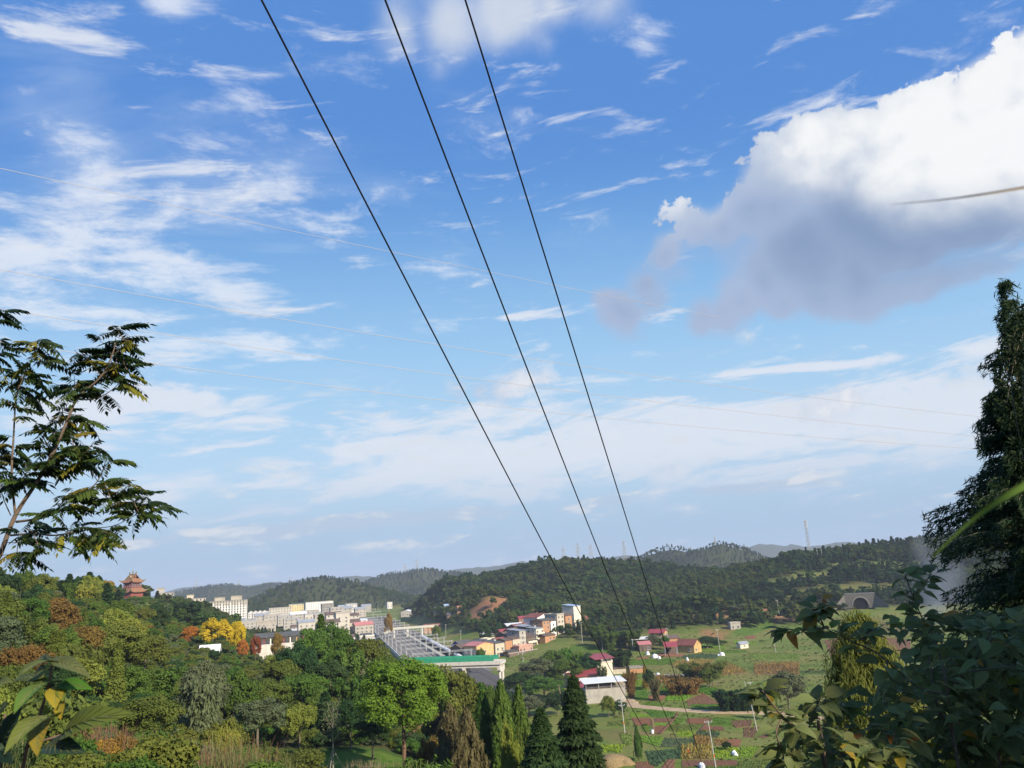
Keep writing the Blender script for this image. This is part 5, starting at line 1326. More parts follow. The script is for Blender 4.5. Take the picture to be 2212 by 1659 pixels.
# portal gantries carrying the catenary
def gantry(s, n0, n1, label, big=True):
    q = tr(s, (n0 + n1) / 2); L_ = n1 - n0
    root = thing('catenary_gantry', label, 'gantry', (q[0], q[1], .5), RANG, 'steel gantries across the railway yard')
    for x_ in ([-L_ / 2, L_ * .12, L_ / 2] if big else [-L_ / 2, L_ / 2]):
        mb = MB()
        for dx in (-.22, .22): mb.bar((x_ + dx, 0, -.6), (x_ + dx, 0, 8.0), .16)
        for k in range(8): mb.bar((x_ - .2, 0, k + .2), (x_ + .2, 0, k + .9), .06)
        mb.build('mast', STEEL, root)
    mb = MB()
    for dz in (7.4, 8.1):
        for dy in (-.25, .25): mb.bar((-L_ / 2 - 1, dy, dz), (L_ / 2 + 1, dy, dz), .12)
    for k in range(int(L_ / 1.4)):
        x_ = -L_ / 2 + k * 1.4
        mb.bar((x_, -.25, 7.4), (x_ + .7, -.25, 8.1), .06); mb.bar((x_ + .7, -.25, 8.1), (x_ + 1.4, -.25, 7.4), .06)
    mb.build('beam', STEEL, root)
    mb = MB()
    for k in range(4):
        x_ = -L_ / 2 + 3 + k * (L_ - 6) / 3
        mb.bar((x_, 0, 7.4), (x_, 0, 6.1), .1); mb.bar((x_, 0, 6.2), (x_ + 1.2, 0, 6.5), .06)
    mb.build('cantilever', STEEL, root)
    return root
ORD = ['nearest the green bridge', 'second from the green bridge', 'third from the green bridge', 'fourth from the green bridge', 'fifth from the green bridge', 'sixth from the green bridge', 'seventh from the green bridge',
       'just before the footbridge', 'just beyond the footbridge', 'second beyond the footbridge', 'third beyond the footbridge', 'fourth beyond the footbridge', 'fifth beyond the footbridge', 'sixth beyond the footbridge', 'seventh beyond the footbridge', 'farthest from the camera']
for i, s in enumerate([-20, 18, 55, 92, 128, 165, 200, 236, 290, 335, 385, 440, 510, 590, 690, 820]):
    gantry(s, -14.5, 19.5 if i < 8 else 14, 'grey steel lattice gantry over the tracks, ' + ORD[i])
# loaded wagons standing at the right edge of the yard
WAGM = mat('wagon body', (.10, .09, .085), (.15, .12, .10), .8, 1)
TARP = mat('silver tarpaulin', (.62, .64, .67), (.34, .36, .39), .4, .35, .5, bump=.3)
wb = MB().box(-1.5, 1.5, -6, 6, .95, 2.2)
for k in range(9): wb.box(-1.6, -1.503, -5.9 + k * 1.45, -5.75 + k * 1.45, .9, 2.2); wb.box(1.503, 1.6, -5.9 + k * 1.45, -5.75 + k * 1.45, .9, 2.2)
wbm = wb.mesh('body', [WAGM])
mb = MB(); NS = 12
for k in range(5):
    c = -4.8 + k * 2.4; vs = []
    for j in range(7):
        a = math.pi * j / 6
        for e in (-1.05, -.5, .5, 1.05): vs.append((1.45 * math.cos(a), c + e, 2.15 + (1.45 if abs(e) < 1 else .9) * math.sin(a)))
    mb.add(vs, [(j * 4 + e, j * 4 + e + 1, j * 4 + e + 5, j * 4 + e + 4) for j in range(6) for e in range(3)])
tpm = mb.mesh('load', [TARP])
mb = MB()
for y_ in (-.9, .9): mb.tube([(-1.0, y_, .45), (1.0, y_, .45)], [.45, .45], 10)
mb.box(-1.1, 1.1, -1.4, 1.4, .5, .94); bgm = mb.mesh('bogie', [WAGM])
wg = None
for i in range(15):
    q = tr(4 + i * 13.2, 16.0); lb = 'freight wagon with bulging silver covered loads, ' + (['nearest the green bridge', 'second', 'third', 'fourth', 'fifth', 'sixth', 'seventh', 'eighth', 'ninth', 'tenth', 'eleventh', 'twelfth', 'thirteenth', 'fourteenth', 'farthest of the train'][i] + ('' if i in (0, 14) else ' from the green bridge'))
    if wg is None:
        wg = thing('freight_wagon', lb, 'wagon', (q[0], q[1], .5), RANG, 'train of covered freight wagons')
        link('body', wbm, wg); link('load', tpm, wg); link('bogie', bgm, wg, (0, -4.2, 0)); link('bogie', bgm, wg, (0, 4.2, 0))
    else:
        c = copy_tree(wg); c['label'] = lb; c.location = (q[0], q[1], .5)
# road bridge with green netting
bl, br = P(404, 671.6, 386), P(501, 665.6, 374)
bz = float((bl[2] + br[2]) / 2)
bd = br - bl; BLn = float(np.hypot(bd[0], bd[1])); bang = math.atan2(bd[1], bd[0])
bg_ = thing('road_bridge', 'white concrete road bridge with green mesh screens spanning the railway', 'bridge', (float(bl[0]), float(bl[1]), 0), bang)
GREENM = mat('green mesh screen', (.03, .26, .15), (.04, .32, .19), .6, .5)
DECK = MB().box(0, BLn, -.1, 7.6, bz + 1.3, bz + 2.0); DECK.build('deck', CONC, bg_)
mb = MB()
for y_ in (.3, 2.6, 4.9, 7.0): mb.box(.5, BLn - .5, y_, y_ + .55, bz, bz + 1.297)
mb.build('girder', CONC, bg_)
MB().box(0, BLn, -.35, -.103, bz + 1.2, bz + 2.75).build('parapet', CONC, bg_); MB().box(0, BLn, 7.603, 7.85, bz + 1.2, bz + 2.75).build('parapet', CONC, bg_)
npn = 22
for i in range(npn):
    x0 = BLn * .93 * i / npn; x1 = BLn * .93 * (i + 1) / npn
    MB().box(x0 + .06, x1 - .06, -.28, -.24, bz + 2.754, bz + 4.7).build('screen_panel', GREENM, bg_)
    if i % 2 == 0: MB().box(x0 + .06, x1 + (x1 - x0) - .06, 7.7, 7.74, bz + 2.754, bz + 4.7).build('screen_panel', GREENM, bg_)
mb = MB()
for i in range(npn + 1):
    x0 = BLn * .93 * i / npn; mb.box(x0 - .05, x0 + .05, -.32, -.2, bz + 2.753, bz + 4.85)
mb.box(0, BLn * .93, -.235, -.19, bz + 4.6, bz + 4.7); mb.build('screen_frame', mat('green frame', (.05, .34, .2), (.04, .28, .16), .5), bg_)
for f_ in (.12, .62, .975):
    x_ = BLn * f_
    MB().box(x_ - .7, x_ + .7, .0, 7.4, bz - 1.3, bz - .004).add([(x_ - .7, 1.2, bz - 2.2), (x_ + .7, 1.2, bz - 2.2), (x_ + .7, 6.2, bz - 2.2), (x_ - .7, 6.2, bz - 2.2), (x_ - .7, 0, bz - 1.302), (x_ + .7, 0, bz - 1.302), (x_ + .7, 7.4, bz - 1.302), (x_ - .7, 7.4, bz - 1.302)],
        [(0, 3, 2, 1), (4, 5, 6, 7), (0, 1, 5, 4), (1, 2, 6, 5), (2, 3, 7, 6), (3, 0, 4, 7)]).build('pier_cap', CONC, bg_)
    for y_ in (1.4, 6.0): MB().tube([(x_, y_, -3), (x_, y_, bz - 2.203)], [.65, .65], 12).build('pier', CONC, bg_)
# footbridge with stairs
fa, fb = P(393, 630.5, 735), P(437, 628, 745)
fz = 7.2; fd = fb - fa; FL = float(np.hypot(fd[0], fd[1])); fang = math.atan2(fd[1], fd[0])
ft = thing('footbridge', 'pale concrete footbridge with a long stair crossing the tracks beyond the yard', 'footbridge', (float(fa[0]), float(fa[1]), 0), fang)
MB().box(0, FL, -1.6, 1.6, fz, fz + .7).build('deck', CONC, ft)
for y_ in (-1.7, 1.6): MB().box(0, FL, y_, y_ + .1, fz + .1, fz + 1.9).build('railing', mat('footbridge railing', (.50, .50, .42), (.42, .42, .36), .8, 1), ft)
for x_ in (1, FL * .33, FL * .66, FL - 1): MB().box(x_ - .6, x_ + .6, -1.2, 1.2, -1, fz - .003).build('pier', CONC, ft)
mb = MB()
for k in range(30): mb.box(-(k + 1) * .62, -k * .62, -1.4, 1.4, fz - (k + 1) * .24, fz - k * .24 + .25)
mb.build('stair', CONC, ft)
for y_ in (-1.6, 1.5): MB().add([(0, y_, fz - .3), (-18.6, y_, -.4), (-18.6, y_, 1.3), (0, y_, fz + 1.8), (0, y_ + .1, fz - .3), (-18.6, y_ + .1, -.4), (-18.6, y_ + .1, 1.3), (0, y_ + .1, fz + 1.8)],
    [(0, 1, 2, 3), (7, 6, 5, 4), (0, 4, 5, 1), (1, 5, 6, 2), (2, 6, 7, 3), (3, 7, 4, 0)]).build('stair_railing', mat('footbridge railing', (.5, .5, .42)), ft)

# ------------------------------------------------------------------ tunnel mouth
tp = P(861, 606, 625); tz = h1(tp[0], tp[1]); print('tunnel', tp, tz); tp[2] = min(tp[2], tz + 1.5)
tn = thing('tunnel_portal', 'grey stone railway tunnel mouth with a round arch in the hillside', 'tunnel', (float(tp[0]), float(tp[1]), float(tp[2]) - .5), R(-22))
tn.scale = (.86, .86, .86)
mb = MB(); n = 14; Ra = 6.2
arc = [(Ra * math.cos(math.pi * k / n), 2.8 + Ra * math.sin(math.pi * k / n)) for k in range(n + 1)]
out = [(12.5, 0)] + [(12.5 * max(-1, min(1, math.cos(math.pi * k / n) * 1.5)), 2.8 + 9.6 * min(1, math.sin(math.pi * k / n) * 1.6)) for k in range(n + 1)] + [(-12.5, 0)]
inn = [(Ra, 0)] + arc + [(-Ra, 0)]
for y_ in (0, 3):
    pass
vs = [(x, 0, z) for x, z in inn] + [(x, 0, z) for x, z in out] + [(x, 14, z) for x, z in inn] + [(x, 14, z) for x, z in out]
m_ = len(inn)
fs = [(i, i + 1, m_ + i + 1, m_ + i) for i in range(m_ - 1)] + [(i, 2 * m_ + i, 2 * m_ + i + 1, i + 1) for i in range(m_ - 1)] + [(m_ + i, m_ + i + 1, 3 * m_ + i + 1, 3 * m_ + i) for i in range(m_ - 1)]
STONE = mat('portal stone', (.16, .15, .135), (.11, .105, .095), .9, .5)
mb.add(vs, fs); mb.build('portal_wall', STONE, tn)
mb = MB()
for k in range(n):
    a0, a1 = math.pi * (k + .04) / n, math.pi * (k + .96) / n
    mb.add([(r_ * math.cos(a), y_, 2.8 + r_ * math.sin(a)) for y_ in (-.35, -.003) for r_, a in ((6.2, a0), (7.2, a0), (7.2, a1), (6.2, a1))], [(0, 1, 2, 3), (7, 6, 5, 4), (0, 4, 5, 1), (1, 5, 6, 2), (2, 6, 7, 3), (3, 7, 4, 0)])
mb.build('arch_stones', mat('arch stone', (.30, .28, .25), (.22, .2, .18)), tn)
MB().box(-6.19, 6.19, 1.2, 1.5, -1, 8.99).build('tunnel_shade_sheet', mat('painted tunnel shade', (.01, .01, .01)), tn)  # near-black sheet just behind the arch stands in for shade inside the tunnel
mb = MB()
for k in range(9): mb.box(14 + k * .05, 14.8, -1 - k * .02, -.3, 4 + k * .9, 4.6 + k * .9)
for sx in (-1, 1): MB().add([(sx * 12.5, 0, 0), (sx * 22, -7, 0), (sx * 22, -7, 2.0), (sx * 12.5, 0, 11.5), (sx * 12.5, 1, 0), (sx * 22, -6, 0), (sx * 22, -6, 2.0), (sx * 12.5, 1, 11.5)],
    [(0, 1, 2, 3), (7, 6, 5, 4), (0, 4, 5, 1), (1, 5, 6, 2), (2, 6, 7, 3), (3, 7, 4, 0)]).build('wing_wall', STONE, tn)
# ------------------------------------------------------------------ fields, road, pond
def q5(u, v): return V0(600 + u * .07346, 675 + v * .07346)
def q4(u, v): return V0(550 + u * .0791, 610 + v * .0791)
def q7(u, v): return V0(675 + u * .1243, 510 + v * .1243)
SOILS = {'soil': mat('red soil', (.18, .085, .05), (.13, .065, .04), .95, .5, bump=.6), 'dry': mat('dry straw soil', (.22, .15, .06), (.16, .11, .05), .95, .5, bump=.6),
         'green': mat('grassy plot', (.12, .185, .03), (.085, .14, .025), .95, .5, bump=.6), 'olive': mat('olive plot', (.13, .13, .04), (.17, .13, .055), .95, .5, bump=.6),
         'lime': mat('light green plot', (.18, .26, .035), (.13, .20, .03), .95, .5, bump=.6), 'dark': mat('dark green plot', (.06, .09, .035), (.10, .10, .045), .95, .5, bump=.6)}
CROP = {'green': ((.075, .17, .02), (.14, .26, .03)), 'lime': ((.16, .28, .02), (.26, .40, .04)), 'blue': ((.055, .115, .055), (.10, .17, .085)), 'straw': ((.24, .17, .045), (.34, .25, .08)), 'olive': ((.10, .13, .03), (.16, .18, .045))}
CM = {k: leafmat('crop ' + k, *v, trans=.3, vary=.05) for k, v in CROP.items()}
PLOTS = [  # corners in picture-plan units, ground, crop, row spacing, plant size
 (5, [(360, 75), (620, 75), (640, 190), (350, 195)], 'green', 'lime', .9, .40), (5, [(345, 197), (640, 192), (660, 350), (350, 330)], 'green', 'green', .8, .36), (5, [(670, 285), (920, 265), (860, 348), (650, 350)], 'soil', None, 0, 0),
 (5, [(730, 140), (1010, 170), (1000, 250), (700, 262)], 'green', 'green', .8, .42), (5, [(930, 285), (1280, 265), (1130, 355), (865, 345)], 'green', 'lime', .8, .42), (5, [(1130, 175), (1340, 170), (1330, 250), (1080, 262)], 'olive', None, 0, 0),
 (5, [(1345, 165), (1600, 190), (1540, 280), (1340, 240)], 'green', 'green', .9, .5), (5, [(1180, 350), (1400, 245), (1640, 395), (1200, 430)], 'soil', 'straw', 2.6, .4), (5, [(660, 355), (850, 380), (820, 425), (560, 398)], 'green', 'green', .7, .3),
 (5, [(1230, 405), (1660, 400), (1660, 482), (1250, 460)], 'green', 'green', .8, .34), (5, [(420, 505), (680, 555), (690, 580), (400, 575)], 'lime', 'lime', .6, .3), (5, [(590, 475), (1020, 510), (990, 585), (720, 580)], 'green', 'green', .7, .34),
 (5, [(430, 590), (690, 590), (700, 690), (480, 690)], 'soil', None, 0, 0), (5, [(740, 590), (980, 590), (920, 645), (740, 645)], 'soil', 'straw', 2.0, .3), (5, [(750, 655), (920, 660), (910, 695), (740, 690)], 'lime', 'lime', .6, .32),
 (5, [(560, 697), (705, 697), (705, 770), (590, 770)], 'green', 'green', .6, .3), (5, [(745, 700), (900, 705), (800, 800), (740, 800)], 'soil', None, 0, 0), (5, [(1040, 590), (1175, 600), (1100, 660), (980, 660)], 'green', 'green', .7, .34),
 (5, [(1185, 600), (1500, 600), (1440, 670), (1185, 660)], 'soil', None, 0, 0), (5, [(1560, 575), (1860, 600), (1800, 690), (1450, 680)], 'green', 'green', .6, .32), (5, [(1420, 702), (1530, 702), (1520, 760), (1370, 760)], 'soil', None, 0, 0),
 (5, [(1540, 702), (1680, 710), (1700, 755), (1530, 752)], 'soil', None, 0, 0), (5, [(960, 680), (1400, 680), (1350, 755), (880, 765)], 'green', 'olive', .8, .36), (5, [(1060, 772), (1310, 767), (1260, 850), (1040, 840)], 'lime', 'lime', .7, .4),
 (5, [(1340, 772), (1640, 790), (1600, 860), (1310, 830)], 'dark', 'blue', 1.0, .5), (5, [(540, 830), (870, 850), (800, 980), (540, 900)], 'green', 'lime', .9, .4), (5, [(880, 862), (1285, 870), (1285, 980), (810, 990)], 'dark', 'blue', 1.1, .42),
 (5, [(1290, 850), (1500, 870), (1500, 988), (1290, 980)], 'dry', 'straw', .9, .6), (5, [(620, 1050), (1095, 1012), (1095, 1140), (900, 1160), (780, 1250), (680, 1230)], 'dark', 'blue', .55, .5), (5, [(1112, 992), (1530, 992), (1530, 1160), (1112, 1150)], 'dry', 'straw', 1.1, .75),
 (5, [(800, 1300), (920, 1155), (1020, 1155), (1000, 1300)], 'soil', None, 0, 0), (5, [(1110, 1165), (1530, 1168), (1870, 1172), (1870, 1240), (1110, 1260)], 'soil', 'straw', 1.6, .25), (5, [(1565, 1000), (1900, 1000), (1885, 1140), (1570, 1140)], 'lime', 'lime', .9, .5),
 (5, [(1920, 990), (2300, 980), (2300, 1160), (1900, 1132)], 'lime', 'lime', .9, .44), (5, [(1735, 890), (1930, 880), (1890, 980), (1735, 970)], 'soil', None, 0, 0), (5, [(1880, 1190), (2300, 1180), (2300, 1290), (1880, 1280)], 'green', 'olive', .8, .4),
 (5, [(0, 970), (330, 960), (280, 1060), (20, 1060)], 'green', 'lime', .9, .6), (5, [(330, 1120), (480, 1120), (460, 1180), (320, 1170)], 'green', 'green', .8, .4), (5, [(1562, 880), (1730, 890), (1720, 972), (1570, 972)], 'dry', 'straw', 1.0, .5),
 (5, [(110, 640), (390, 620), (400, 700), (110, 700)], 'green', 'olive', .9, .4), (5, [(260, 800), (440, 800), (440, 960), (330, 960)], 'lime', 'olive', 1.0, .4), (5, [(1700, 620), (2080, 620), (2050, 700), (1850, 720)], 'soil', 'olive', 2.4, .5),
 (5, [(1950, 720), (2280, 700), (2280, 860), (1950, 850)], 'soil', 'olive', 2.4, .6), (5, [(1110, 1270), (1870, 1250), (1870, 1330), (1110, 1330)], 'dark', 'green', .8, .4), (5, [(480, 1190), (660, 1180), (760, 1280), (480, 1300)], 'soil', 'straw', 1.5, .3),
 (4, [(270, 525), (560, 520), (740, 532), (740, 570), (250, 570)], 'green', 'green', 1.0, .4), (4, [(250, 575), (740, 575), (740, 612), (240, 620)], 'olive', 'olive', 1.2, .4), (4, [(1010, 645), (1250, 625), (1480, 670), (1480, 698), (1000, 698)], 'green', 'green', 1.0, .4),
 (4, [(1000, 703), (1480, 703), (1300, 760), (980, 740)], 'olive', 'lime', 2.2, .4), (4, [(1070, 635), (1220, 602), (1260, 618), (1110, 645)], 'soil', None, 0, 0), (4, [(1340, 575), (1450, 555), (1720, 572), (1680, 600), (1400, 602)], 'soil', None, 0, 0),
 (4, [(1690, 580), (1880, 565), (2150, 572), (2100, 620), (1650, 622)], 'dark', 'blue', 1.1, .45), (4, [(1470, 550), (1600, 500), (1700, 480), (1720, 552)], 'green', 'green', 1.1, .4), (4, [(1830, 465), (2212, 470), (2212, 500), (1910, 488)], 'lime', 'lime', 1.2, .4),
 (4, [(1740, 505), (1900, 482), (1930, 502), (1720, 527)], 'soil', None, 0, 0), (4, [(1930, 504), (2212, 510), (2212, 542), (1900, 535)], 'green', 'lime', 1.2, .4), (4, [(1360, 620), (1560, 625), (1600, 690), (1500, 690)], 'green', 'green', 1.0, .4),
 (4, [(960, 640), (1060, 640), (1000, 690), (960, 700)], 'olive', 'olive', 1.5, .5), (4, [(1530, 700), (1680, 640), (2100, 640), (2000, 700), (1600, 740)], 'dry', 'straw', 1.8, .7), (4, [(1700, 760), (2300, 700), (2500, 800), (2000, 840)], 'dry', 'straw', 2.0, .9),
 (4, [(1310, 850), (1900, 840), (1950, 930), (1350, 930)], 'olive', 'straw', 1.6, .9),
 (7, [(470, 1030), (600, 990), (800, 970), (800, 1005), (560, 1045)], 'green', 'green', 1.5, .4), (7, [(480, 1064), (660, 1082), (640, 1092), (470, 1090)], 'lime', 'lime', 1.2, .4), (7, [(560, 1046), (640, 1040), (660, 1056), (580, 1058)], 'soil', None, 0, 0),
 (7, [(60, 1110), (200, 1100), (330, 1110), (200, 1128)], 'lime', 'lime', 1.4, .4), (7, [(340, 1130), (560, 1135), (600, 1150), (380, 1160)], 'green', 'green', 1.2, .4), (7, [(600, 1155), (1000, 1165), (1000, 1210), (600, 1200)], 'lime', 'olive', 1.4, .4),
 (7, [(640, 1240), (1000, 1240), (1000, 1330), (640, 1330)], 'dry', 'straw', 2.0, .8), (7, [(1200, 1060), (1500, 1020), (1900, 1060), (1900, 1160), (1250, 1180)], 'soil', 'straw', 3.0, .4), (7, [(1300, 960), (1800, 940), (1900, 1010), (1350, 1040)], 'olive', 'olive', 2.4, .5),
 (7, [(800, 880), (1050, 870), (1050, 930), (760, 940)], 'green', 'olive', 2.0, .5)]
MAPQ = {5: q5, 4: q4, 7: q7}
def in_poly(x, y, p):
    c = np.zeros(x.shape, bool); n = len(p)
    for i in range(n):
        (x0, y0), (x1, y1) = p[i], p[(i + 1) % n]
        c ^= ((y0 > y) != (y1 > y)) & (x < (x1 - x0) * (y - y0) / (y1 - y0 + 1e-12) + x0)
    return c
def drape(poly, step=2.5):
    """polygon -> fan-free grid patch following the ground"""
    p = np.array(poly); 
    x0, y0 = p.min(0); x1, y1 = p.max(0)
    return x0, y0, x1, y1
def plot(k, pts, ground, crop, row, size, zoff):
    w = [MAPQ[k](u, v)[:2] for u, v in pts]
    n = len(w); c = np.mean(w, 0)
    mb = MB()
    # bed: outline ring, inner ring, centre, so it follows the ground and stands a little proud with sloped edges
    def zz(p): return max(h1(p[0], p[1]), 0)
    ring = []
    for i in range(n):
        a, b = np.array(w[i]), np.array(w[(i + 1) % n]); m = max(1, int(np.hypot(*(b - a)) / 6))
        for j in range(m): ring.append(a + (b - a) * j / m)
    N = len(ring); vs = []
    for f_, dz in ((1.0, -.25), (.985, zoff), (.6, zoff + .03), (.25, zoff + .04)):
        for p in ring:
            q = c + (p - c) * f_; vs.append((q[0], q[1], zz(q) + dz))
    vs.append((c[0], c[1], zz(c) + zoff + .04))
    fs = [(r * N + i, r * N + (i + 1) % N, (r + 1) * N + (i + 1) % N, (r + 1) * N + i) for r in range(3) for i in range(N)] + [(3 * N + i, 3 * N + (i + 1) % N, 4 * N) for i in range(N)]
    mb.add(vs, fs)
    o = tag(mb.build('field_plot', SOILS[ground]), kind='structure')
    # ridges/furrows or rows of plants
    p = np.array(w); e = p[1] - p[0]; e = e / np.linalg.norm(e); f = np.array([-e[1], e[0]])
    lx = (p - c) @ e; ly = (p - c) @ f
    if crop is None:
        mb = MB()
        for s in np.arange(ly.min() + .6, ly.max(), 1.1):
            t = np.arange(lx.min(), lx.max(), .5); xx = c[0] + e[0] * t + f[0] * s; yy = c[1] + e[1] * t + f[1] * s
            k_ = in_poly(xx, yy, w)
            if k_.sum() < 3: continue
            a, b = np.array([xx[k_][0], yy[k_][0]]), np.array([xx[k_][-1], yy[k_][-1]])
            za, zb = zz(a) + zoff, zz(b) + zoff
            mb.add([(*(a - f * .35), za), (*(a + f * .1), za + .22), (*(a + f * .4), za), (*(b - f * .35), zb), (*(b + f * .1), zb + .22), (*(b + f * .4), zb)], [(0, 1, 4, 3), (1, 2, 5, 4)])
        if mb.v: mb.build('furrows', SOILS[ground], o)['kind'] = 'stuff'
        return o
    t_, s_ = np.meshgrid(np.arange(lx.min(), lx.max(), max(.42, row * .5)), np.arange(ly.min(), ly.max(), row))
    t_ = t_ + rng.normal(0, .12, t_.shape); s_ = s_ + rng.normal(0, .06, s_.shape) * row
    xx = c[0] + e[0] * t_ + f[0] * s_; yy = c[1] + e[1] * t_ + f[1] * s_
    k_ = in_poly(xx, yy, w) & (rng.random(xx.shape) < .55 + .6 * vnoise(xx / 3, yy / 3)); xx, yy = xx[k_], yy[k_]
    if len(xx) == 0: return o
    if len(xx) > 3500:
        s = rng.choice(len(xx), 3500, False); xx, yy = xx[s], yy[s]
    m = 4; X_ = np.repeat(xx, m); Y_ = np.repeat(yy, m); a = rng.random(len(X_)) * 6.283
    tall = crop == 'straw'
    C = np.stack([X_ + np.cos(a) * size * .32, Y_ + np.sin(a) * size * .32, np.maximum(H(X_, Y_), 0) + zoff + size * (rng.uniform(.2, 1.5, len(X_)) if tall else rng.uniform(.15, .55, len(X_)))], -1)
    Nn = np.stack([np.cos(a), np.sin(a), np.full(len(a), .2 if tall else 1.1)], -1) + .4 * rng.normal(size=(len(a), 3))
    V, Fq = leaves(C, Nn, np.full(len(a), size * (.45 if tall else .75)), 2.6 if tall else 1.3, droop=np.array([[0, 0, 1.0]]) if tall else None)
    link('crop_rows', raw_mesh('crop_rows', V, Fq, [CM[crop]], tint=rng.random(len(a))), o)['kind'] = 'stuff'
    return o
for i, (k, pts, gnd, crop, row, size) in enumerate(PLOTS): plot(k, pts, gnd, crop, row, size, .06 + (i % 7) * .012)
# weeds and rough grass between the plots
PW = [np.array([MAPQ[k](u, v)[:2] for u, v in pts]) for k, pts, *_ in PLOTS]
wa = np.radians(rng.uniform(-9, 33, 20000)); wr = np.sqrt(rng.uniform(190 ** 2, 640 ** 2, 20000)); wx, wy = wr * np.sin(wa), wr * np.cos(wa)
wk = (near_h(wx, wy) < 3) & (H(wx, wy) < 9) & (vnoise(wx / 14, wy / 14) > .30) & (np.abs((wx - RA0[0]) * RN0[0] + (wy - RA0[1]) * RN0[1] - 4) > 28)
for p in PW: wk &= ~in_poly(wx, wy, p)
rp = np.array([q[:2] for q in (q5(455, 418), q5(950, 466), q5(1600, 505), q5(2500, 530), q4(940, 1040), q4(880, 880))])
for a_, b_ in zip(rp[:3], rp[1:4]):
    d_ = b_ - a_; t_ = np.clip(((wx - a_[0]) * d_[0] + (wy - a_[1]) * d_[1]) / (d_ @ d_), 0, 1); wk &= np.hypot(wx - a_[0] - t_ * d_[0], wy - a_[1] - t_ * d_[1]) > 4
wx, wy = wx[wk], wy[wk]; ws = rng.uniform(.07, .24, len(wx)) * np.where(rng.random(len(wx)) < .06, 2.0, 1)
scatter('weeds', np.stack([wx, wy, np.maximum(H(wx, wy), 0) - .05], -1), rng.uniform(0, 6.28, len(wx)), np.stack([ws * 1.7, ws * 1.4, ws * .8], -1), rng.choice([0, 0, 1, 2, 4, 5, 6], len(wx)), src2, 'rough grass and weeds between the vegetable plots')
# dirt road
ROAD = [q4(835, 850), q4(880, 880), q4(925, 960), q4(940, 1040), q4(930, 1090), q5(420, 375), q5(455, 418), q5(700, 445), q5(950, 466), q5(1250, 488), q5(1600, 505), q5(2100, 515), q5(2500, 530), V0(800, 716), V0(850, 722)]
def road(name, pts, w0, m, z=.16):
    p = np.array([q[:2] for q in pts]); out = []
    for i in range(len(p) - 1):
        for t in np.linspace(0, 1, 6, endpoint=False):
            a, b, c, d = p[max(i - 1, 0)], p[i], p[i + 1], p[min(i + 2, len(p) - 1)]
            out.append(.5 * (2 * b + (c - a) * t + (2 * a - 5 * b + 4 * c - d) * t ** 2 + (3 * b - a - 3 * c + d) * t ** 3))
    out.append(p[-1]); out = np.array(out); vs = []; n = len(out)
    for i in range(n):
        d = out[min(i + 1, n - 1)] - out[max(i - 1, 0)]; d = d / (np.linalg.norm(d) + 1e-9); nn = np.array([-d[1], d[0]])
        w = w0 * (1 + .12 * math.sin(i * 1.7))
        for s, zz in ((-1.5, -.25), (-1, z), (0, z + .05), (1, z), (1.5, -.25)):
            q = out[i] + nn * s * w / 2; vs.append((q[0], q[1], max(h1(*q), 0) + zz))
    fs = [(i * 5 + k, i * 5 + k + 1, i * 5 + k + 6, i * 5 + k + 5) for i in range(n - 1) for k in range(4)]
    return tag(MB().add(vs, fs).build(name, m, smooth=True), kind='structure')
road('dirt_road', ROAD, 4.6, mat('packed pale earth', (.47, .35, .22), (.37, .27, .17), .95, .4))
road('field_path', [q5(690, 590), q5(715, 640), q5(722, 780), q5(640, 800)], 1.0, SOILS['dry'], .1)
road('field_path', [q5(1050, 520), q5(1000, 600), q5(900, 710), q5(820, 800)], .9, SOILS['soil'], .1)
road('field_path', [q5(1530, 590), q5(1420, 690), q5(1290, 840)], .9, SOILS['soil'], .1)
# still water: pond and ditch
WATER = mat('pond water', (.05, .06, .045), (.07, .075, .05), .06, .05, .5)
def water(name, pts):
    mb = MB(); w = [p[:2] for p in pts]; n = len(w)
    mb.add([(p[0], p[1], .13) for p in w] + [(p[0], p[1], -.4) for p in w], [tuple(range(n))] + [(i, (i + 1) % n, n + (i + 1) % n, n + i) for i in range(n)])
    tag(mb.build(name, WATER), kind='structure')
water('pond', [q7(400, 1092), q7(520, 1098), q7(700, 1098), q7(1040, 1108), q7(1060, 1165), q7(860, 1158), q7(720, 1150), q7(600, 1136), q7(460, 1112)])
water('ditch', [q4(1290, 815), q4(1700, 812), q4(1860, 830), q4(1800, 850), q4(1350, 836)])
# --- heaps, sacks, tank, bench
SACK = mat('white plastic', (.78, .79, .80), (.62, .64, .66), .5, 2)
def heap(name, label, cat, px, py, sizes, m, group=None):
    p = V0(px, py); mb = MB(); t = thing(name, label, cat, (p[0], p[1], h1(p[0], p[1]) + .1), random.random() * 3, group)
    for i, (dx, dy, r_, hz) in enumerate(sizes):
        n = 9; rings = []
        for j in range(6):
            a = math.pi / 2 * j / 5; k = [1 + .22 * math.sin(q * 2.3 + j + i * 3) for q in range(n)]
            rings += [(dx + r_ * math.cos(a) * k[q] * math.cos(2 * math.pi * q / n), dy + r_ * .8 * math.cos(a) * k[q] * math.sin(2 * math.pi * q / n), hz * math.sin(a) - .1) for q in range(n)]
        b = MB().add(rings, [(j * n + q, j * n + (q + 1) % n, (j + 1) * n + (q + 1) % n, (j + 1) * n + q) for j in range(5) for q in range(n)])
        b.build('sack' if m is SACK else 'mound', m, t, smooth=True)
    return t
G_ = 'white sacks and plastic heaps on the fields'
heap('plastic_heap', 'white plastic heap on the upper fields, left one of three', 'heap', 648, 656, [(0, 0, 1.5, 2.0)], SACK, G_)
heap('plastic_heap', 'white plastic heap on the upper fields, middle and largest of three', 'heap', 655, 658.5, [(0, 0, 1.8, 2.2), (1.4, .6, 1, 1.2)], SACK, G_)
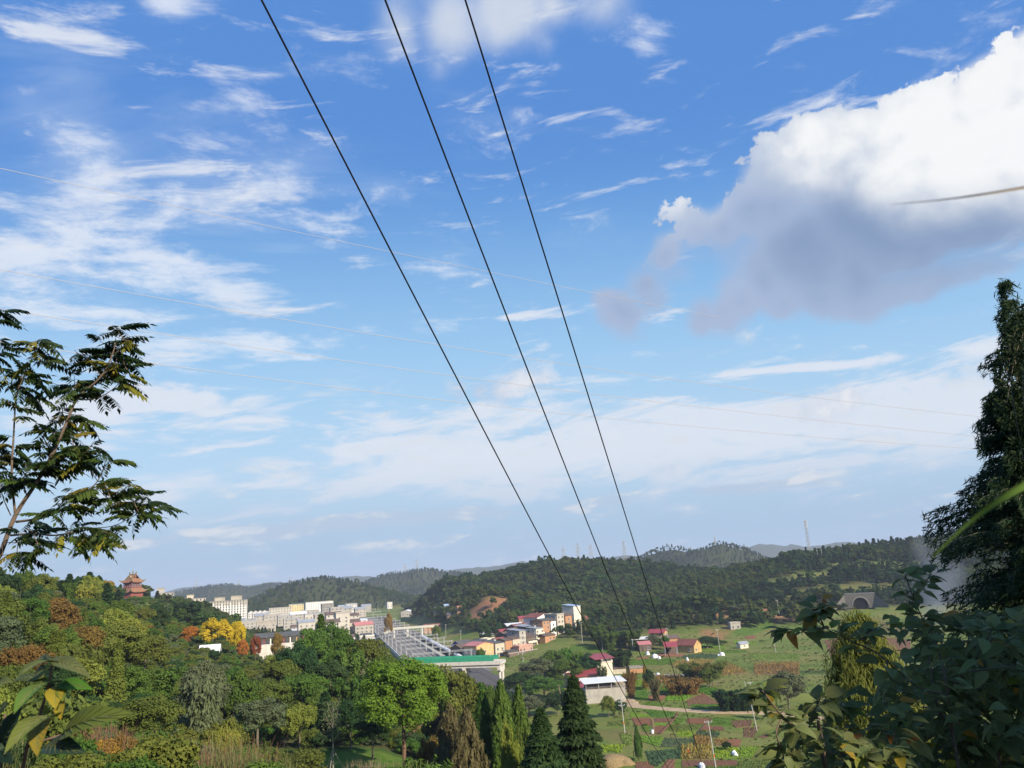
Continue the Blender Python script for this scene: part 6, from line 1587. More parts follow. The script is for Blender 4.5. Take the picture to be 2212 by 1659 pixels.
heap('plastic_heap', 'white plastic heap on the upper fields, right one of three', 'heap', 659.5, 659.5, [(0, 0, 1.2, 1.5), (1.3, .2, 1, .9)], SACK, G_)
heap('plastic_heap', 'upright white bag alone on the upper fields', 'heap', 687.5, 662, [(0, 0, 1.0, 2.3)], SACK, G_)
heap('plastic_heap', 'white bags heaped under the pole beside the pond fields', 'heap', 722, 656, [(0, 0, 1.6, 1.8), (1.8, .4, .8, .8)], SACK, G_)
heap('plastic_heap', 'white bags beside the ditch', 'heap', 658, 675, [(0, 0, .9, 1.0), (2.6, .3, 1.1, 1.1)], SACK, G_)
heap('plastic_heap', 'white sacks under the small dark tree in the lower fields', 'heap', 735, 755.5, [(-1.2, 0, .9, 1.1), (.4, .3, .8, .9), (1.6, 0, .8, .9)], SACK, G_)
heap('plastic_heap', 'white bags at the bottom edge under the cable ends', 'heap', 703, 768, [(-1.0, 0, 1.0, 1.0), (.6, .4, 1.1, 1.2)], SACK, G_)
heap('straw_heap', 'rounded straw-coloured thatch heap at the foot of the dark cypress', 'heap', 613, 765, [(0, 0, 4.2, 2.7), (3.0, -1.0, 2.8, 1.7), (-2.4, .8, 2.6, 1.9)], mat('old straw', (.27, .20, .10), (.17, .125, .065), .95, 2.5, bump=1.0))
p = V0(652.5, 734); wt_ = thing('water_butt', 'white plastic barrel at the end of the field path', 'barrel', (p[0], p[1], .1))
MB().tube([(0, 0, 0), (0, 0, .5), (0, 0, 1.15)], [.42, .5, .46], 12).build('tub', SACK, wt_); MB().tube([(0, 0, 1.152), (0, 0, 1.22)], [.5, .5], 12).build('rim', GREYM, wt_)
p = V0(713, 687); bn = thing('field_shelter', 'low wooden bench-like rack under the olive tree in the fields', 'rack', (p[0], p[1], .05), .1)
MB().box(-2.4, 2.4, -.6, .6, 1.5, 1.65).build('top', BARK, bn)
for sx in (-2.1, 0, 2.1):
    for sy in (-.45, .45): MB().box(sx - .07, sx + .07, sy - .07, sy + .07, -.2, 1.497).build('leg', BARK, bn)
# a field worker in orange
p = V0(689, 756); 
def person(label, x, y, z):
    me = bpy.data.meshes.new('body')
    J = [(0, 0, .95), (0, .06, 1.2), (0, .2, 1.42), (0, .27, 1.55), (.1, 0, .9), (.12, .06, .48), (.12, 0, .06), (.12, .16, .03), (-.1, 0, .9), (-.14, -.02, .48), (-.14, -.06, .06), (-.14, .1, .03),
         (.19, .2, 1.38), (.25, .32, 1.12), (.2, .5, .95), (-.19, .2, 1.38), (-.25, .34, 1.12), (-.18, .52, .98), (0, .31, 1.66)]
    E = [(0, 1), (1, 2), (2, 3), (3, 18), (0, 4), (4, 5), (5, 6), (6, 7), (0, 8), (8, 9), (9, 10), (10, 11), (2, 12), (12, 13), (13, 14), (2, 15), (15, 16), (16, 17)]
    rad = [.15, .14, .15, .06, .1, .065, .045, .05, .1, .065, .045, .05, .06, .045, .04, .06, .045, .04, .1]
    me.from_pydata(J, E, [])
    o = bpy.data.objects.new('person', me); COL.objects.link(o); o.location = (x, y, z); o.rotation_euler = (0, 0, 2.6)
    sk = o.modifiers.new('skin', 'SKIN'); o.modifiers.new('sub', 'SUBSURF').levels = 1
    for i, v in enumerate(me.skin_vertices[0].data): v.radius = (rad[i], rad[i]); v.use_root = (i == 0)
    me.materials.append(mat('orange work clothes', (.75, .16, .04), (.6, .12, .03), .8, 2))
    tag(o, label, 'person')
    hat = MB().tube([(0, .31, 1.70), (0, .31, 1.73), (0, .31, 1.86)], [.24, .22, .06], 10).build('hat', mat('straw hat', (.55, .42, .2)), o)
    return o
person('field worker in orange clothes among the dry maize stalks', p[0], p[1], .08)

# ------------------------------------------------------------------ poles, masts, pylons
POLEM = mat('concrete pole', (.46, .45, .41), (.38, .36, .33), .85, 2)
ORB = mat('orange band', (.70, .22, .06), (.62, .18, .05), .7)
def pole(label, px, py, h, arms=1, lean=0.0, band=False, Y=None, r=.17):
    p = V0(px, py) if Y is None else P(px, py, Y)
    z = h1(p[0], p[1])
    t = thing('utility_pole', label, 'utility pole', (p[0], p[1], z), .5, 'concrete utility poles in the valley'); t.rotation_euler = (0, lean, random.uniform(-.4, .4))
    MB().tube([(0, 0, -1), (0, 0, h)], [r, r * .62], 8).build('shaft', POLEM, t)
    for k in range(arms):
        zz = h - .4 - k * 1.1
        MB().box(-1.0, 1.0, -.05, .05, zz, zz + .1).bar((-.7, 0, zz), (0, 0, zz - .5), .05).bar((.7, 0, zz), (0, 0, zz - .5), .05).build('crossarm', STEEL, t)
        for x_ in (-.9, -.3, .9): MB().tube([(x_, 0, zz + .1), (x_, 0, zz + .22), (x_, 0, zz + .34)], [.05, .08, .05], 6).build('insulator', WHITE, t)
    if band: MB().tube([(0, 0, 2.6), (0, 0, 3.3)], [r * 1.04, r * 1.0], 8).build('warning_band', ORB, t)
    return t
pole('concrete pole with an orange band and several crossarms below the grey storehouse', 624.8, 733, 10.6, 3, -.03, True)
pole('concrete pole with a forked crossarm and insulators in the lower fields', 716, 769, 11.2, 1, -.06, True)
pole('grey pole at the red farm canopy', 669.5, 651, 12, 1, -.02); pole('pole at the right end of the village lane', 583, 650.5, 13, 1); pole('short post at the field edge right of the village lane', 603, 654, 8, 0, r=.22)
pole('thin pole above the white bags near the pond', 720.5, 654, 13, 1, -.04); pole('pole on the bank left of the small trees below the village', 524, 676, 11.5, 1)
pole('tall pole low among the shaded trees, left of the cypresses', 524, 727, 11, 2, Y=150); pole('leaning white pole right of the dark bamboo, upper one', 750, 707, 8.5, 0, -.10); pole('white pole beside the end of the dirt road', 755, 711, 9.5, 1, -.07)
pole('leaning white pole below the dirt road on the right', 758, 735, 9.5, 0, -.10); pole('thin pole standing in the pond', 776, 653, 11, 0, -.06); pole('grey pole on the terraces above the pond', 781, 626, 12, 1, -.05, Y=600)
pole('pole in the allotments by the railway houses', 446, 638, 11, 1); pole('pole beside the blue roofed house', 438, 627, 14, 1, Y=660)
pole('pole in the middle of the allotments by the railway', 461, 643, 9, 1); pole('tall pole by the dark hill across the tracks', 389, 614, 22, 1, Y=900); pole('white post on a knoll over the far tracks', 378, 601, 16, 1, Y=1300)
LAT = mat('lattice steel', (.34, .35, .36), (.27, .28, .29), .6, 1, .3)
def pylon(label, px, pyt, pyb, Y, kind='tower'):
    b = P(px, pyb, Y); tp_ = P(px, pyt, Y); h = tp_[2] - b[2]; z = min(b[2], h1(b[0], b[1])); h = tp_[2] - z
    t = thing('pylon' if kind != 'mast' else 'antenna_mast', label, 'pylon' if kind != 'mast' else 'antenna mast', (b[0], b[1], z), .3)
    mb = MB(); w = h * .075 if kind != 'mast' else 1.3; tw = max(.16, Y * .00016)
    L_ = [(w * (1 - .82 * k / 10) if kind != 'mast' else w * (1 - .45 * k / 10), h * k / 10) for k in range(11)]
    for sx in (-1, 1):
        for sy in (-1, 1): mb.tube([(sx * a, sy * a, q) for a, q in L_], [tw] * 11, 4)
    for k in range(10):
        (a, q), (b_, q2) = L_[k], L_[k + 1]
        for s in (-1, 1):
            mb.tube([(-a, s * a, q), (b_, s * b_, q2)], [tw * .6] * 2, 4); mb.tube([(s * a, a, q), (s * b_, -b_, q2)], [tw * .6] * 2, 4)
    mb.build('lattice_body', LAT, t)
    if kind == 'tower':
        for k, z_ in enumerate((.66, .80, .93)):
            mb = MB(); a = h * (.20 - .035 * k)
            mb.tube([(-a, 0, h * z_), (0, 0, h * (z_ + .03)), (a, 0, h * z_)], [tw, tw * 1.2, tw], 4); mb.tube([(-a, 0, h * z_), (a, 0, h * z_)], [tw * .8] * 2, 4); mb.build('crossarm', LAT, t)
    else:
        for k in range(3):
            mb = MB(); z_ = h * (.82 + .075 * k)
            mb.tube([(1.6 * math.cos(a), 1.6 * math.sin(a), z_) for a in np.linspace(0, 6.283, 13)], [.1] * 13, 4); mb.build('platform_ring', LAT, t)
            for q in range(6):
                a = q * 1.047; x_, y_ = 1.8 * math.cos(a), 1.8 * math.sin(a)
                MB().box(x_ - .15, x_ + .15, y_ - .1, y_ + .1, z_ - .9, z_ + .9).build('antenna', WHITE, t)
    return t
mast = pylon('tall lattice antenna mast with three rings of antennas on the right-hand wooded hill', 809, 519.5, 548, 875, 'mast')
pylon('large lattice pylon right of the highest wooded hilltop', 625, 541, 560, 1000); pylon('lattice pylon on the dark peak right of centre', 715, 536.5, 543, 1800)
pylon('small pylon on the highest wooded hilltop', 578, 543, 552, 1050); pylon('faint pylon just right of the highest hilltop', 591, 544.5, 556, 1300); pylon('faint thin pylon left of the highest hilltop', 563.5, 547, 556, 1300)
pylon('tiny pylon on the low hill crest left of the dark peak', 669, 543.5, 547.5, 1900); pylon('tiny pylon between the two dark far crests', 691, 546, 551, 1900)
pylon('thin far pylon above the far left blue hills', 196.5, 579.5, 588, 3300); pylon('lattice pylon on the far left ridge over the apartment block', 238, 580, 594, 2800); pylon('far pylon on the blue crest left of the rounded hill', 290.5, 576.5, 582.5, 3300)
pylon('left of two far pylons on the blue hill behind the railway', 405, 564, 571, 2500); pylon('right of two far pylons on the blue hill behind the railway', 417, 559.5, 568, 2500)
pb = P(927.5, 526, 1000); hz_ = h1(pb[0], pb[1]); hh_ = P(927.5, 516.5, 1000)[2] - hz_
hf = thing('pylon', 'H-shaped twin pole pylon on the crest beside the big dark conifer', 'pylon', (pb[0], pb[1], hz_), .3)
for x_ in (-3.4, 3.4): MB().tube([(x_, 0, -1), (x_, 0, hh_)], [.3, .2], 6).build('pole', LAT, hf)
MB().box(-6.5, 6.5, -.15, .15, hh_ - 1.2, hh_ - .8).bar((-3.4, 0, hh_ - 4.5), (3.4, 0, hh_ - 1.4), .2).bar((3.4, 0, hh_ - 4.5), (-3.4, 0, hh_ - 1.4), .2).build('crossarm', LAT, hf)
for px, pt, pb_, lb in ((816.5, 534, 546, 'thin pole left of a pair on the crest right of the antenna mast'), (821, 533, 546, 'thin pole right of a pair on the crest right of the antenna mast')):
    pole(lb, px, pb_, 12, 1, -.04, Y=830, r=.22)

# ------------------------------------------------------------------ cables overhead
BLK = mat('black cable', (.012, .012, .013), (.02, .02, .02), .6, 3)
PALE = mat('bare conductor', (.50, .46, .44), (.42, .38, .36), .5, 3, .4)
def quad3(a, b, c, t, tb):
    # parabola through a (t=0), b (t=tb), c (t=1)
    La = (t - tb) * (t - 1) / tb; Lb = t * (t - 1) / (tb * (tb - 1)); Lc = t * (t - tb) / (1 - tb)
    return a * La + b * Lb + c * Lc
def cable(name, label, a, b, c, r, m, t0=-.3, t1=1.25, n=60, group=None):
    tb = np.linalg.norm((b - a)[:2]) / np.linalg.norm((c - a)[:2])
    pts = [quad3(a, b, c, t, tb) for t in np.linspace(t0, t1, n)]
    o = MB().tube(pts, [r] * n, 6).build(name, m, smooth=True)
    return tag(o, label, 'cable', group)
GC = 'thick dark cables running down into the valley'
cable('power_cable', 'thick dark overhead cable, leftmost of the three crossing the sky', P(261.6, 0, 10), P(549.5, 555.5, 24.3), P(657, 751, 49.4), .016, BLK, group=GC)
cable('power_cable', 'thick dark overhead cable, middle one of the three', P(385.2, 0, 10.4), P(600.4, 555.5, 25.3), P(682, 751, 50.6), .016, BLK, group=GC)
cable('power_cable', 'thick dark overhead cable, rightmost of the three', P(465.3, 0, 10.8), P(637.9, 555.5, 26.2), P(698, 751, 52), .016, BLK, group=GC)
GH = 'thin pale high-voltage wires crossing behind the thick cables'
for (lb, a, b, c) in (('faint thin wire, highest of the four crossing from the left', (0, 168.3), (393.5, 252.3), (640, 302)), ('thin wire, second from the top of the four', (0, 269.5), (512, 356), (969, 415.5)),
                      ('thin wire, third from the top of the four', (16, 311.5), (512, 383.6), (959, 434.5)), ('thin wire, lowest of the four', (14, 344), (512, 408), (952, 447))):
    cable('thin_wire', lb, P(*a, 85), P(*b, 120), P(*c, 150), .034, PALE, -.35, 1.2, 50, GH)

# ------------------------------------------------------------------ garden below the camera
LX, LY = LAWN
def gp(px, py, Y): 
    p = P(px, py, Y); return p[0], p[1], h1(p[0], p[1])
x, y, z = gp(333, 759, 104)
st = thing('staked_tree', 'slim young tree with a pale trunk propped by three stakes on the lawn', 'tree', (x, y, z))
MB().tube([(0, 0, -.3), (.02, 0, 1.6), (-.05, .05, 4.5), (.1, 0, 7.6)], [.12, .10, .06, .02], 7).build('trunk', PALEBARK, st)
mb = MB()
for i in range(9):
    a = i * 2.4; zz = 3.6 + i * .42; mb.tube([(-.03, .03, zz), (math.cos(a) * .7, math.sin(a) * .7, zz + .9), (math.cos(a) * 1.0, math.sin(a) * 1.0, zz + 1.9)], [.035, .025, .008], 4)
mb.build('branches', PALEBARK, st)
for a in (.4, 2.5, 4.6): MB().tube([(math.cos(a) * 1.5, math.sin(a) * 1.5, -.2), (math.cos(a) * .1, math.sin(a) * .1, 2.6)], [.05, .05], 5).build('stake', PALEBARK, st)
rg = np.random.default_rng(9); n = 700
C = np.stack([rg.normal(0, .7, n), rg.normal(0, .7, n), rg.uniform(3.6, 8.2, n)], -1); V, Fq = leaves(C, rg.normal(size=(n, 3)) + np.array([0, 0, .5]), np.full(n, .13), 2.0, rg=rg)
link('crown', raw_mesh('crown', V, Fq, [LM('grey')], tint=rg.random(n)), st)
LAMPW = mat('white lamp glass', (.82, .80, .72), (.76, .74, .66), .4, 2)
for px, py, Y, hh, lb in ((317, 763, 92, 3.4, 'garden lamp with a white lantern hung from its post, left one on the lawn'), (344, 768, 88, 2.2, 'short garden lamp with a white lantern at the bottom edge of the lawn')):
    x, y, z = gp(px, py, Y); t = thing('garden_lamp', lb, 'lamp', (x, y, z), .3)
    MB().tube([(0, 0, -.3), (0, 0, hh)], [.06, .045], 8).build('post', DGREYR, t)
    MB().bar((0, 0, hh - .15), (-.5, 0, hh - .15), .05).build('arm', DGREYR, t)
    MB().box(-.68, -.34, -.17, .17, hh - .95, hh - .3).build('lantern', LAMPW, t); MB().box(-.72, -.30, -.21, .21, hh - .297, hh - .2).build('lantern_cap', DGREYR, t)
for px, py, Y, w, c, lb in ((276, 760, 100, 16, 'gold', 'clipped golden round bush left of the lamp'), (305, 760, 96, 10, 'olive', 'small clipped round bush on the lawn by the lamp'), (336, 768, 90, 11, 'red', 'reddish round bush at the bottom of the lawn'),
                            (281, 768, 95, 24, 'olive', 'olive bush at the bottom edge left of the lamp'), (358, 765, 92, 16, 'grey', 'grey-green bush right of the short lamp'), (388, 764, 93, 14, 'rust', 'russet dry bush at the foot of the big round tree')):
    x, y, z = gp(px, py, Y); plant('fbush', c, x, y, w / F * Y * .85, w / F * Y, z - .1, label=lb)
# dry stalks
def stalks(px0, px1, py, Y, n, h, m, label, name='dry_stalks'):
    mb = MB()
    for i in range(n):
        p = P(random.uniform(px0, px1), py, Y * random.uniform(.94, 1.08)); z = h1(p[0], p[1]); l = h * random.uniform(.6, 1.15)
        a = random.random() * 6.28; d = random.uniform(0, .22) * l
        mb.tube([(p[0], p[1], z - .1), (p[0] + math.cos(a) * d * .3, p[1] + math.sin(a) * d * .3, z + l * .6), (p[0] + math.cos(a) * d, p[1] + math.sin(a) * d, z + l)], [.022, .016, .006], 3, cap=False)
    return tag(mb.build(name, m), label, kind='stuff')
DRYM = mat('dry stems', (.30, .23, .15), (.21, .15, .10), .9, 3)
stalks(346, 440, 768, 88, 900, 2.6, DRYM, 'dry brown stalks around the foot of the big round tree')
# grasses and weeds low on the left
def grass(name, label, px0, px1, d0, d1, n, h, cols, blades=5):
    a = rng.uniform(px0, px1, n); d = np.sqrt(rng.uniform(d0 ** 2, d1 ** 2, n))
    pts = np.array([P(q, 740, w_) for q, w_ in zip(a, d)]); nz = vnoise(pts[:, 0] / 2.2 + 31, pts[:, 1] / 2.2 + h * 7); pts = pts[nz > .30]; hv_ = np.clip((nz[nz > .30] - .1) * 1.6, .3, 1.2); n = len(pts); z = H(pts[:, 0], pts[:, 1])
    X_ = np.repeat(pts[:, 0], blades) + rng.normal(0, .16, n * blades); Y_ = np.repeat(pts[:, 1], blades) + rng.normal(0, .16, n * blades); Z_ = np.repeat(z, blades)
    hh = h * rng.uniform(.4, 1.2, len(X_)) * np.repeat(hv_, blades); an = rng.random(len(X_)) * 6.283; le = rng.uniform(.1, .55, len(X_)) * hh
    w = .016 + .014 * rng.random(len(X_)); ca, sa = np.cos(an), np.sin(an)
    V = np.stack([np.stack([X_ - sa * w, Y_ + ca * w, Z_ - .05], -1), np.stack([X_ + sa * w, Y_ - ca * w, Z_ - .05], -1),
                  np.stack([X_ + ca * le + sa * w * .3, Y_ + sa * le - ca * w * .3, Z_ + hh], -1), np.stack([X_ + ca * le - sa * w * .3, Y_ + sa * le + ca * w * .3, Z_ + hh], -1)], 1).reshape(-1, 3)
    o = link(name, raw_mesh(name, V, np.arange(len(V)).reshape(-1, 4), [leafmat('grass ' + name, *cols, trans=.35)], tint=rng.random(len(X_))))
    return tag(o, label, kind='stuff')
grass('tall_grass', 'tall olive grass and weeds on the slope at lower left', -20, 290, 28, 60, 13000, 1.9, ((.10, .125, .035), (.21, .19, .08)))
grass('dry_grass', 'reddish dry weeds at lower left', 70, 265, 32, 54, 3600, 2.1, ((.20, .09, .06), (.28, .17, .10)))
grass('pampas_grass', 'pinkish brown dry grass on the ridge at the far left', -12, 24, 195, 235, 1500, 1.8, ((.30, .19, .14), (.38, .26, .19)), 8)
for px, py, d, w, k, c, lb in ((60, 690, 46, 70, 'feather', 'olive', 'olive feathery shrub behind the big yellow leaves'), (100, 735, 34, 50, 'fbush', 'gold', 'golden-leaved bush behind the big foreground leaf'), (52, 738, 32, 60, 'fbush', 'gold', 'golden bush low behind the foreground plant'),
                               (120, 730, 38, 40, 'fbush', 'rust', 'russet bush right of the golden ones'), (225, 722, 58, 34, 'fbush', 'lime', 'bright yellow-green rounded bush at lower left'), (238, 745, 52, 46, 'fbush', 'green', 'dark green bush right of the bright yellow-green one'),
                               (190, 735, 48, 40, 'feather', 'grey', 'pale dry feathery shrub at lower left'), (150, 745, 40, 46, 'fbush', 'olive', 'olive bush at the lower left bottom edge'), (258, 738, 66, 40, 'feather', 'olive', 'olive shrub just left of the garden'), (10, 660, 60, 60, 'fbush', 'olive', 'olive bush at the left edge'),
                               (30, 640, 80, 60, 'fbush', 'rust', 'brownish bush near the left edge'), (70, 655, 85, 60, 'full', 'lime', 'yellow-green tree on the left slope over the foreground plant')):
    x, y, z, h = at_top(px, py, d); plant(k, c, x, y, max(h, 1.2), w / F * d * 1.1, label=lb)
# ------------------------------------------------------------------ near plants with leaves one can pick out
def leaf_mesh(name, L_, W_, bend=.25, fold=.22, n=6, curl=0.0, mats=(), veins=0):
    """ovate leaf along +x from its stalk, folded on the midrib and drooping to the tip"""
    mb = MB(); vs = []; st = []
    for i in range(n + 1):
        t = i / n; w = W_ * .5 * (math.sin(math.pi * min(t ** .75, 1)) ** .85 if 0 < t < 1 else 0) * (1 - .25 * t)
        x = L_ * t; z = -bend * L_ * t * t + .05 * L_ * math.sin(3 * t) + curl * L_ * t ** 3
        vs += [(x, -w, z + fold * w), (x, 0, z), (x, w, z + fold * w)]
    fs = []
    for i in range(n):
        b = i * 3; fs += [(b, b + 1, b + 4, b + 3), (b + 1, b + 2, b + 5, b + 4)]
    mb.add(vs, fs)
    mb.tube([(-.28 * L_, 0, .02 * L_), (0, 0, 0)], [.010 * L_, .008 * L_], 3)
    mid = [vs[i * 3 + 1] for i in range(n + 1)]
    mb.tube([(p[0], p[1], p[2] + .004 * L_) for p in mid], [.011 * L_ * (1 - .8 * i / n) for i in range(n + 1)], 3, 1, cap=False)
    for k in range(veins):
        i = 1 + k * (n - 2) // max(veins, 1); j = min(i + 2, n)
        for s_ in (0, 2):
            a_, b_ = np.array(vs[i * 3 + 1]), np.array(vs[j * 3 + s_]) * .9 + np.array(vs[j * 3 + 1]) * .1
            mb.tube([a_ + np.array([0, 0, .004 * L_]), (a_ + b_) / 2 + np.array([0, 0, .006 * L_]), b_ + np.array([0, 0, .004 * L_])], [.006 * L_, .005 * L_, .002 * L_], 3, 1, cap=False)
    me = mb.mesh(name, list(mats) + [LVN], smooth=True)
    a = me.attributes.new('tint', 'FLOAT', 'FACE'); a.data.foreach_set('value', np.linspace(.15, .85, len(me.polygons)).astype(np.float32))
    return me
def orient(o, base, direc, up=(0, 0, 1), roll=0.0):
    d = Vector(direc).normalized(); u = Vector(up); s = u.cross(d)
    if s.length < 1e-3: s = Vector((1, 0, 0)).cross(d)
    s.normalize(); u = d.cross(s)
    m = Matrix((d, s, u)).transposed().to_4x4()
    m = Matrix.Translation(Vector(base)) @ m @ Matrix.Rotation(roll, 4, 'X')
    if o is not None: o.matrix_local = m
    return m
LVN = leafmat('leaf rib', (.20, .24, .08), (.26, .28, .10), .3, .1, .5)
LG = leafmat('big leaf green', (.15, .18, .065), (.21, .24, .085), .48, .34, .45)
LY = leafmat('big leaf yellow', (.30, .24, .025), (.42, .32, .05), .35, .2, .5)
LYG = leafmat('big leaf yellow green', (.16, .20, .03), (.24, .26, .045), .35, .2, .45)
LBR = leafmat('big leaf bright', (.11, .24, .03), (.17, .32, .05), .4, .1, .4)
LDK = leafmat('big leaf dark', (.025, .05, .035), (.04, .07, .05), .2, .1, .4)
LOR = leafmat('big leaf orange', (.40, .17, .03), (.48, .24, .04), .35, .15, .5)
TWIG = mat('twig bark', (.16, .11, .08), (.10, .075, .055), .85, 20)
def pts3(lst, f, D, z=None):
    return [P(*f(*q), D if len(q) == 2 else q[2]) for q in [(a[0], a[1]) for a in lst]]
def poly_tube(lst, r0, r1, root, name, m=TWIG, n=6):
    p = [np.array(q) - np.array(root.location) for q in lst]
    k = len(p); return MB().tube(p, [r0 + (r1 - r0) * i / (k - 1) for i in range(k)], n).build(name, m, root, smooth=True)
# --- big-leaved shrub at lower right (about 5.5 m away, in the shade of the conifer)
c4 = lambda u, v: (750 + u * .1314, 550 + v * .1314)
ovate = [leaf_mesh('leaf', .135, .082, .22, .25, mats=[LG]), leaf_mesh('leaf', .125, .066, .40, .3, mats=[LG]), leaf_mesh('leaf', .145, .090, .10, .2, mats=[LG])]
def shrub(name, label, groundpx, D, arms, leaves_n, r0, fill=(), yel=.07, seed=1, size=1.0):
    rd = random.Random(seed)
    g0 = P(*c4(*groundpx), D); gz = h1(g0[0], g0[1])
    root = thing(name, label, 'shrub', (g0[0], g0[1], gz))
    base = Vector((0, 0, 0)); spots = []
    for i, (arm, dd) in enumerate(arms):
        w = [P(*c4(*q), D + dd + .12 * math.sin(j * 1.3 + i)) for j, q in enumerate(arm)]
        if arm[0] == groundpx: w[0] = np.array([g0[0], g0[1], gz - .1])
        # smooth the polyline
        ww = []
        for j in range(len(w) - 1):
            for t in np.linspace(0, 1, 5, endpoint=False):
                a, b, c, d = w[max(j - 1, 0)], w[j], w[j + 1], w[min(j + 2, len(w) - 1)]
                ww.append(.5 * (2 * b + (c - a) * t + (2 * a - 5 * b + 4 * c - d) * t * t + (3 * b - a - 3 * c + d) * t ** 3))
        ww.append(w[-1])
        poly_tube(ww, r0 * (1 if arm[0] == groundpx else .55), .0035, root, 'branch')
        lo = .45 if arm[0] == groundpx else .15
        for k in range(leaves_n[i] if isinstance(leaves_n, list) else leaves_n):
            t = lo + (1 - lo) * rd.random() ** .6; q = t * (len(ww) - 1); j = min(int(q), len(ww) - 2)
            p = ww[j] + (ww[j + 1] - ww[j]) * (q - j); dr = ww[j + 1] - ww[j]
            spots.append((p, dr / (np.linalg.norm(dr) + 1e-9)))
    for (u0, u1, v0, v1, n, d0, d1) in fill:
        for k in range(n):
            D_ = D + rd.uniform(d0, d1); spots.append((P(*c4(rd.uniform(u0, u1), rd.uniform(v0, v1)), D_), np.array([0, 0, .3])))
    for k, (p, dr) in enumerate(spots):
        a = rd.random() * 6.283
        d = np.array([math.cos(a), math.sin(a) * .8, rd.uniform(-.75, .15)]) + dr * .5
        o = link('leaf', ovate[rd.randrange(3)], root)
        m_ = LG
        if rd.random() < yel: m_ = rd.choice([LYG, LY, LYG, LOR]); 
        o.material_slots[0].link = 'OBJECT'; o.material_slots[0].material = m_
        if m_ in (LY, LOR): o['label'] = 'yellowed leaf'
        pl_ = p - np.array(root.location) + np.array([d[0], d[1], d[2]]) * .03
        orient(o, pl_, d, (rd.uniform(-.4, .4), -.35, 1), rd.uniform(-.5, .5))
        s = size * rd.uniform(.62, 1.12); o.scale = (s, s, s)
    # the leaves massed deeper inside, as one part
    Vx = []; Fx = []; nb = 0
    for (u0, u1, v0, v1, n, d0, d1) in fill:
        for k in range(int(n * (1.1 if groundpx[0] < 1000 else 3.4))):
            p = P(*c4(rd.uniform(u0, u1), v0 + (v1 - v0) * rd.random() ** .8), D + rd.uniform(.1, 1.3)); a = rd.random() * 6.283
            M_ = np.array(orient(None, p - np.array(root.location), (math.cos(a), math.sin(a) * .8, rd.uniform(-.8, .2)), (rd.uniform(-.4, .4), -.4, 1), rd.uniform(-.5, .5)))
            me_ = ovate[rd.randrange(3)]; v = np.empty(len(me_.vertices) * 3); me_.vertices.foreach_get('co', v)
            Vx.append(v.reshape(-1, 3) * size * rd.uniform(.6, 1.1) @ M_[:3, :3].T + M_[:3, 3]); Fx += [[nb + i for i in f_.vertices] for f_ in me_.polygons]; nb += len(Vx[-1])
    inner = MB().add(np.concatenate(Vx), Fx).build('inner_foliage', LG, root); inner['kind'] = 'stuff'
    return root
gA = (1590, 1900)
shrub('broadleaf_shrub', 'large dark shrub with big oval leaves, some yellow, filling the lower right corner', gA, 5.6,
      [([gA, (1580, 1600), (1530, 1300), (1505, 1080), (1480, 880)], 0), ([gA, (1560, 1500), (1450, 1250), (1400, 1100), (1380, 900), (1330, 720)], .25), ([(1500, 1100), (1280, 1040), (1040, 845), (930, 765), (720, 670), (560, 580), (440, 450)], -.2),
       ([(560, 580), (525, 480), (530, 400)], -.2), ([(830, 690), (900, 640), (1010, 570)], -.25), ([(1505, 1080), (1420, 720), (1320, 540), (1240, 350), (1180, 190)], .1), ([(1240, 350), (1320, 260), (1380, 180)], .1),
       ([(1500, 1090), (1640, 930), (1760, 760), (1840, 600)], .1), ([(1760, 760), (1900, 640), (2080, 560)], .15), ([(1640, 930), (1850, 900), (2040, 880)], .0), ([(1040, 845), (1060, 960), (1100, 1000)], -.3), ([(600, 590), (420, 610), (260, 600)], -.3)],
      [8, 10, 30, 18, 14, 36, 16, 14, 16, 12, 6, 16], .011, [(1080, 2150, 480, 1000, 40, -.3, .5), (1000, 2150, 900, 1500, 66, -.4, .6)], .09, 4, 1.12)
gB = (1900, 1950)
shrub('broadleaf_shrub', 'second big-leaved shrub behind, at the very right edge under the dark conifer', gB, 6.6,
      [([gB, (1880, 1500), (1850, 1000), (1830, 600)], 0), ([gB, (1960, 1400), (2060, 1000), (2120, 700)], .3), ([(1880, 1500), (1700, 1300), (1560, 1180)], .2)], [26, 26, 20], .012, [(1350, 2250, 430, 1100, 110, -.5, .5), (1050, 2250, 1000, 1700, 115, -.5, .5)], .06, 8, 1.35)
gC = (620, 1800)
shrub('broadleaf_shrub', 'lower big-leaved shrub with dark stems below the yellow weeping cypress', gC, 4.9,
      [([gC, (560, 1620), (430, 1420), (250, 1270), (110, 1090), (60, 1050)], 0), ([(430, 1420), (480, 1250), (540, 1120)], 0), ([gC, (700, 1560), (860, 1520), (1080, 1540)], .1), ([(250, 1270), (200, 1380), (230, 1500), (260, 1580)], -.1),
       ([gC, (560, 1500), (530, 1400), (640, 1250), (700, 1160)], .2)], [40, 24, 36, 18, 30], .009, [(250, 1150, 1330, 1700, 110, -.3, .5), (720, 1300, 1050, 1400, 34, .1, .6)], .10, 12, .98)
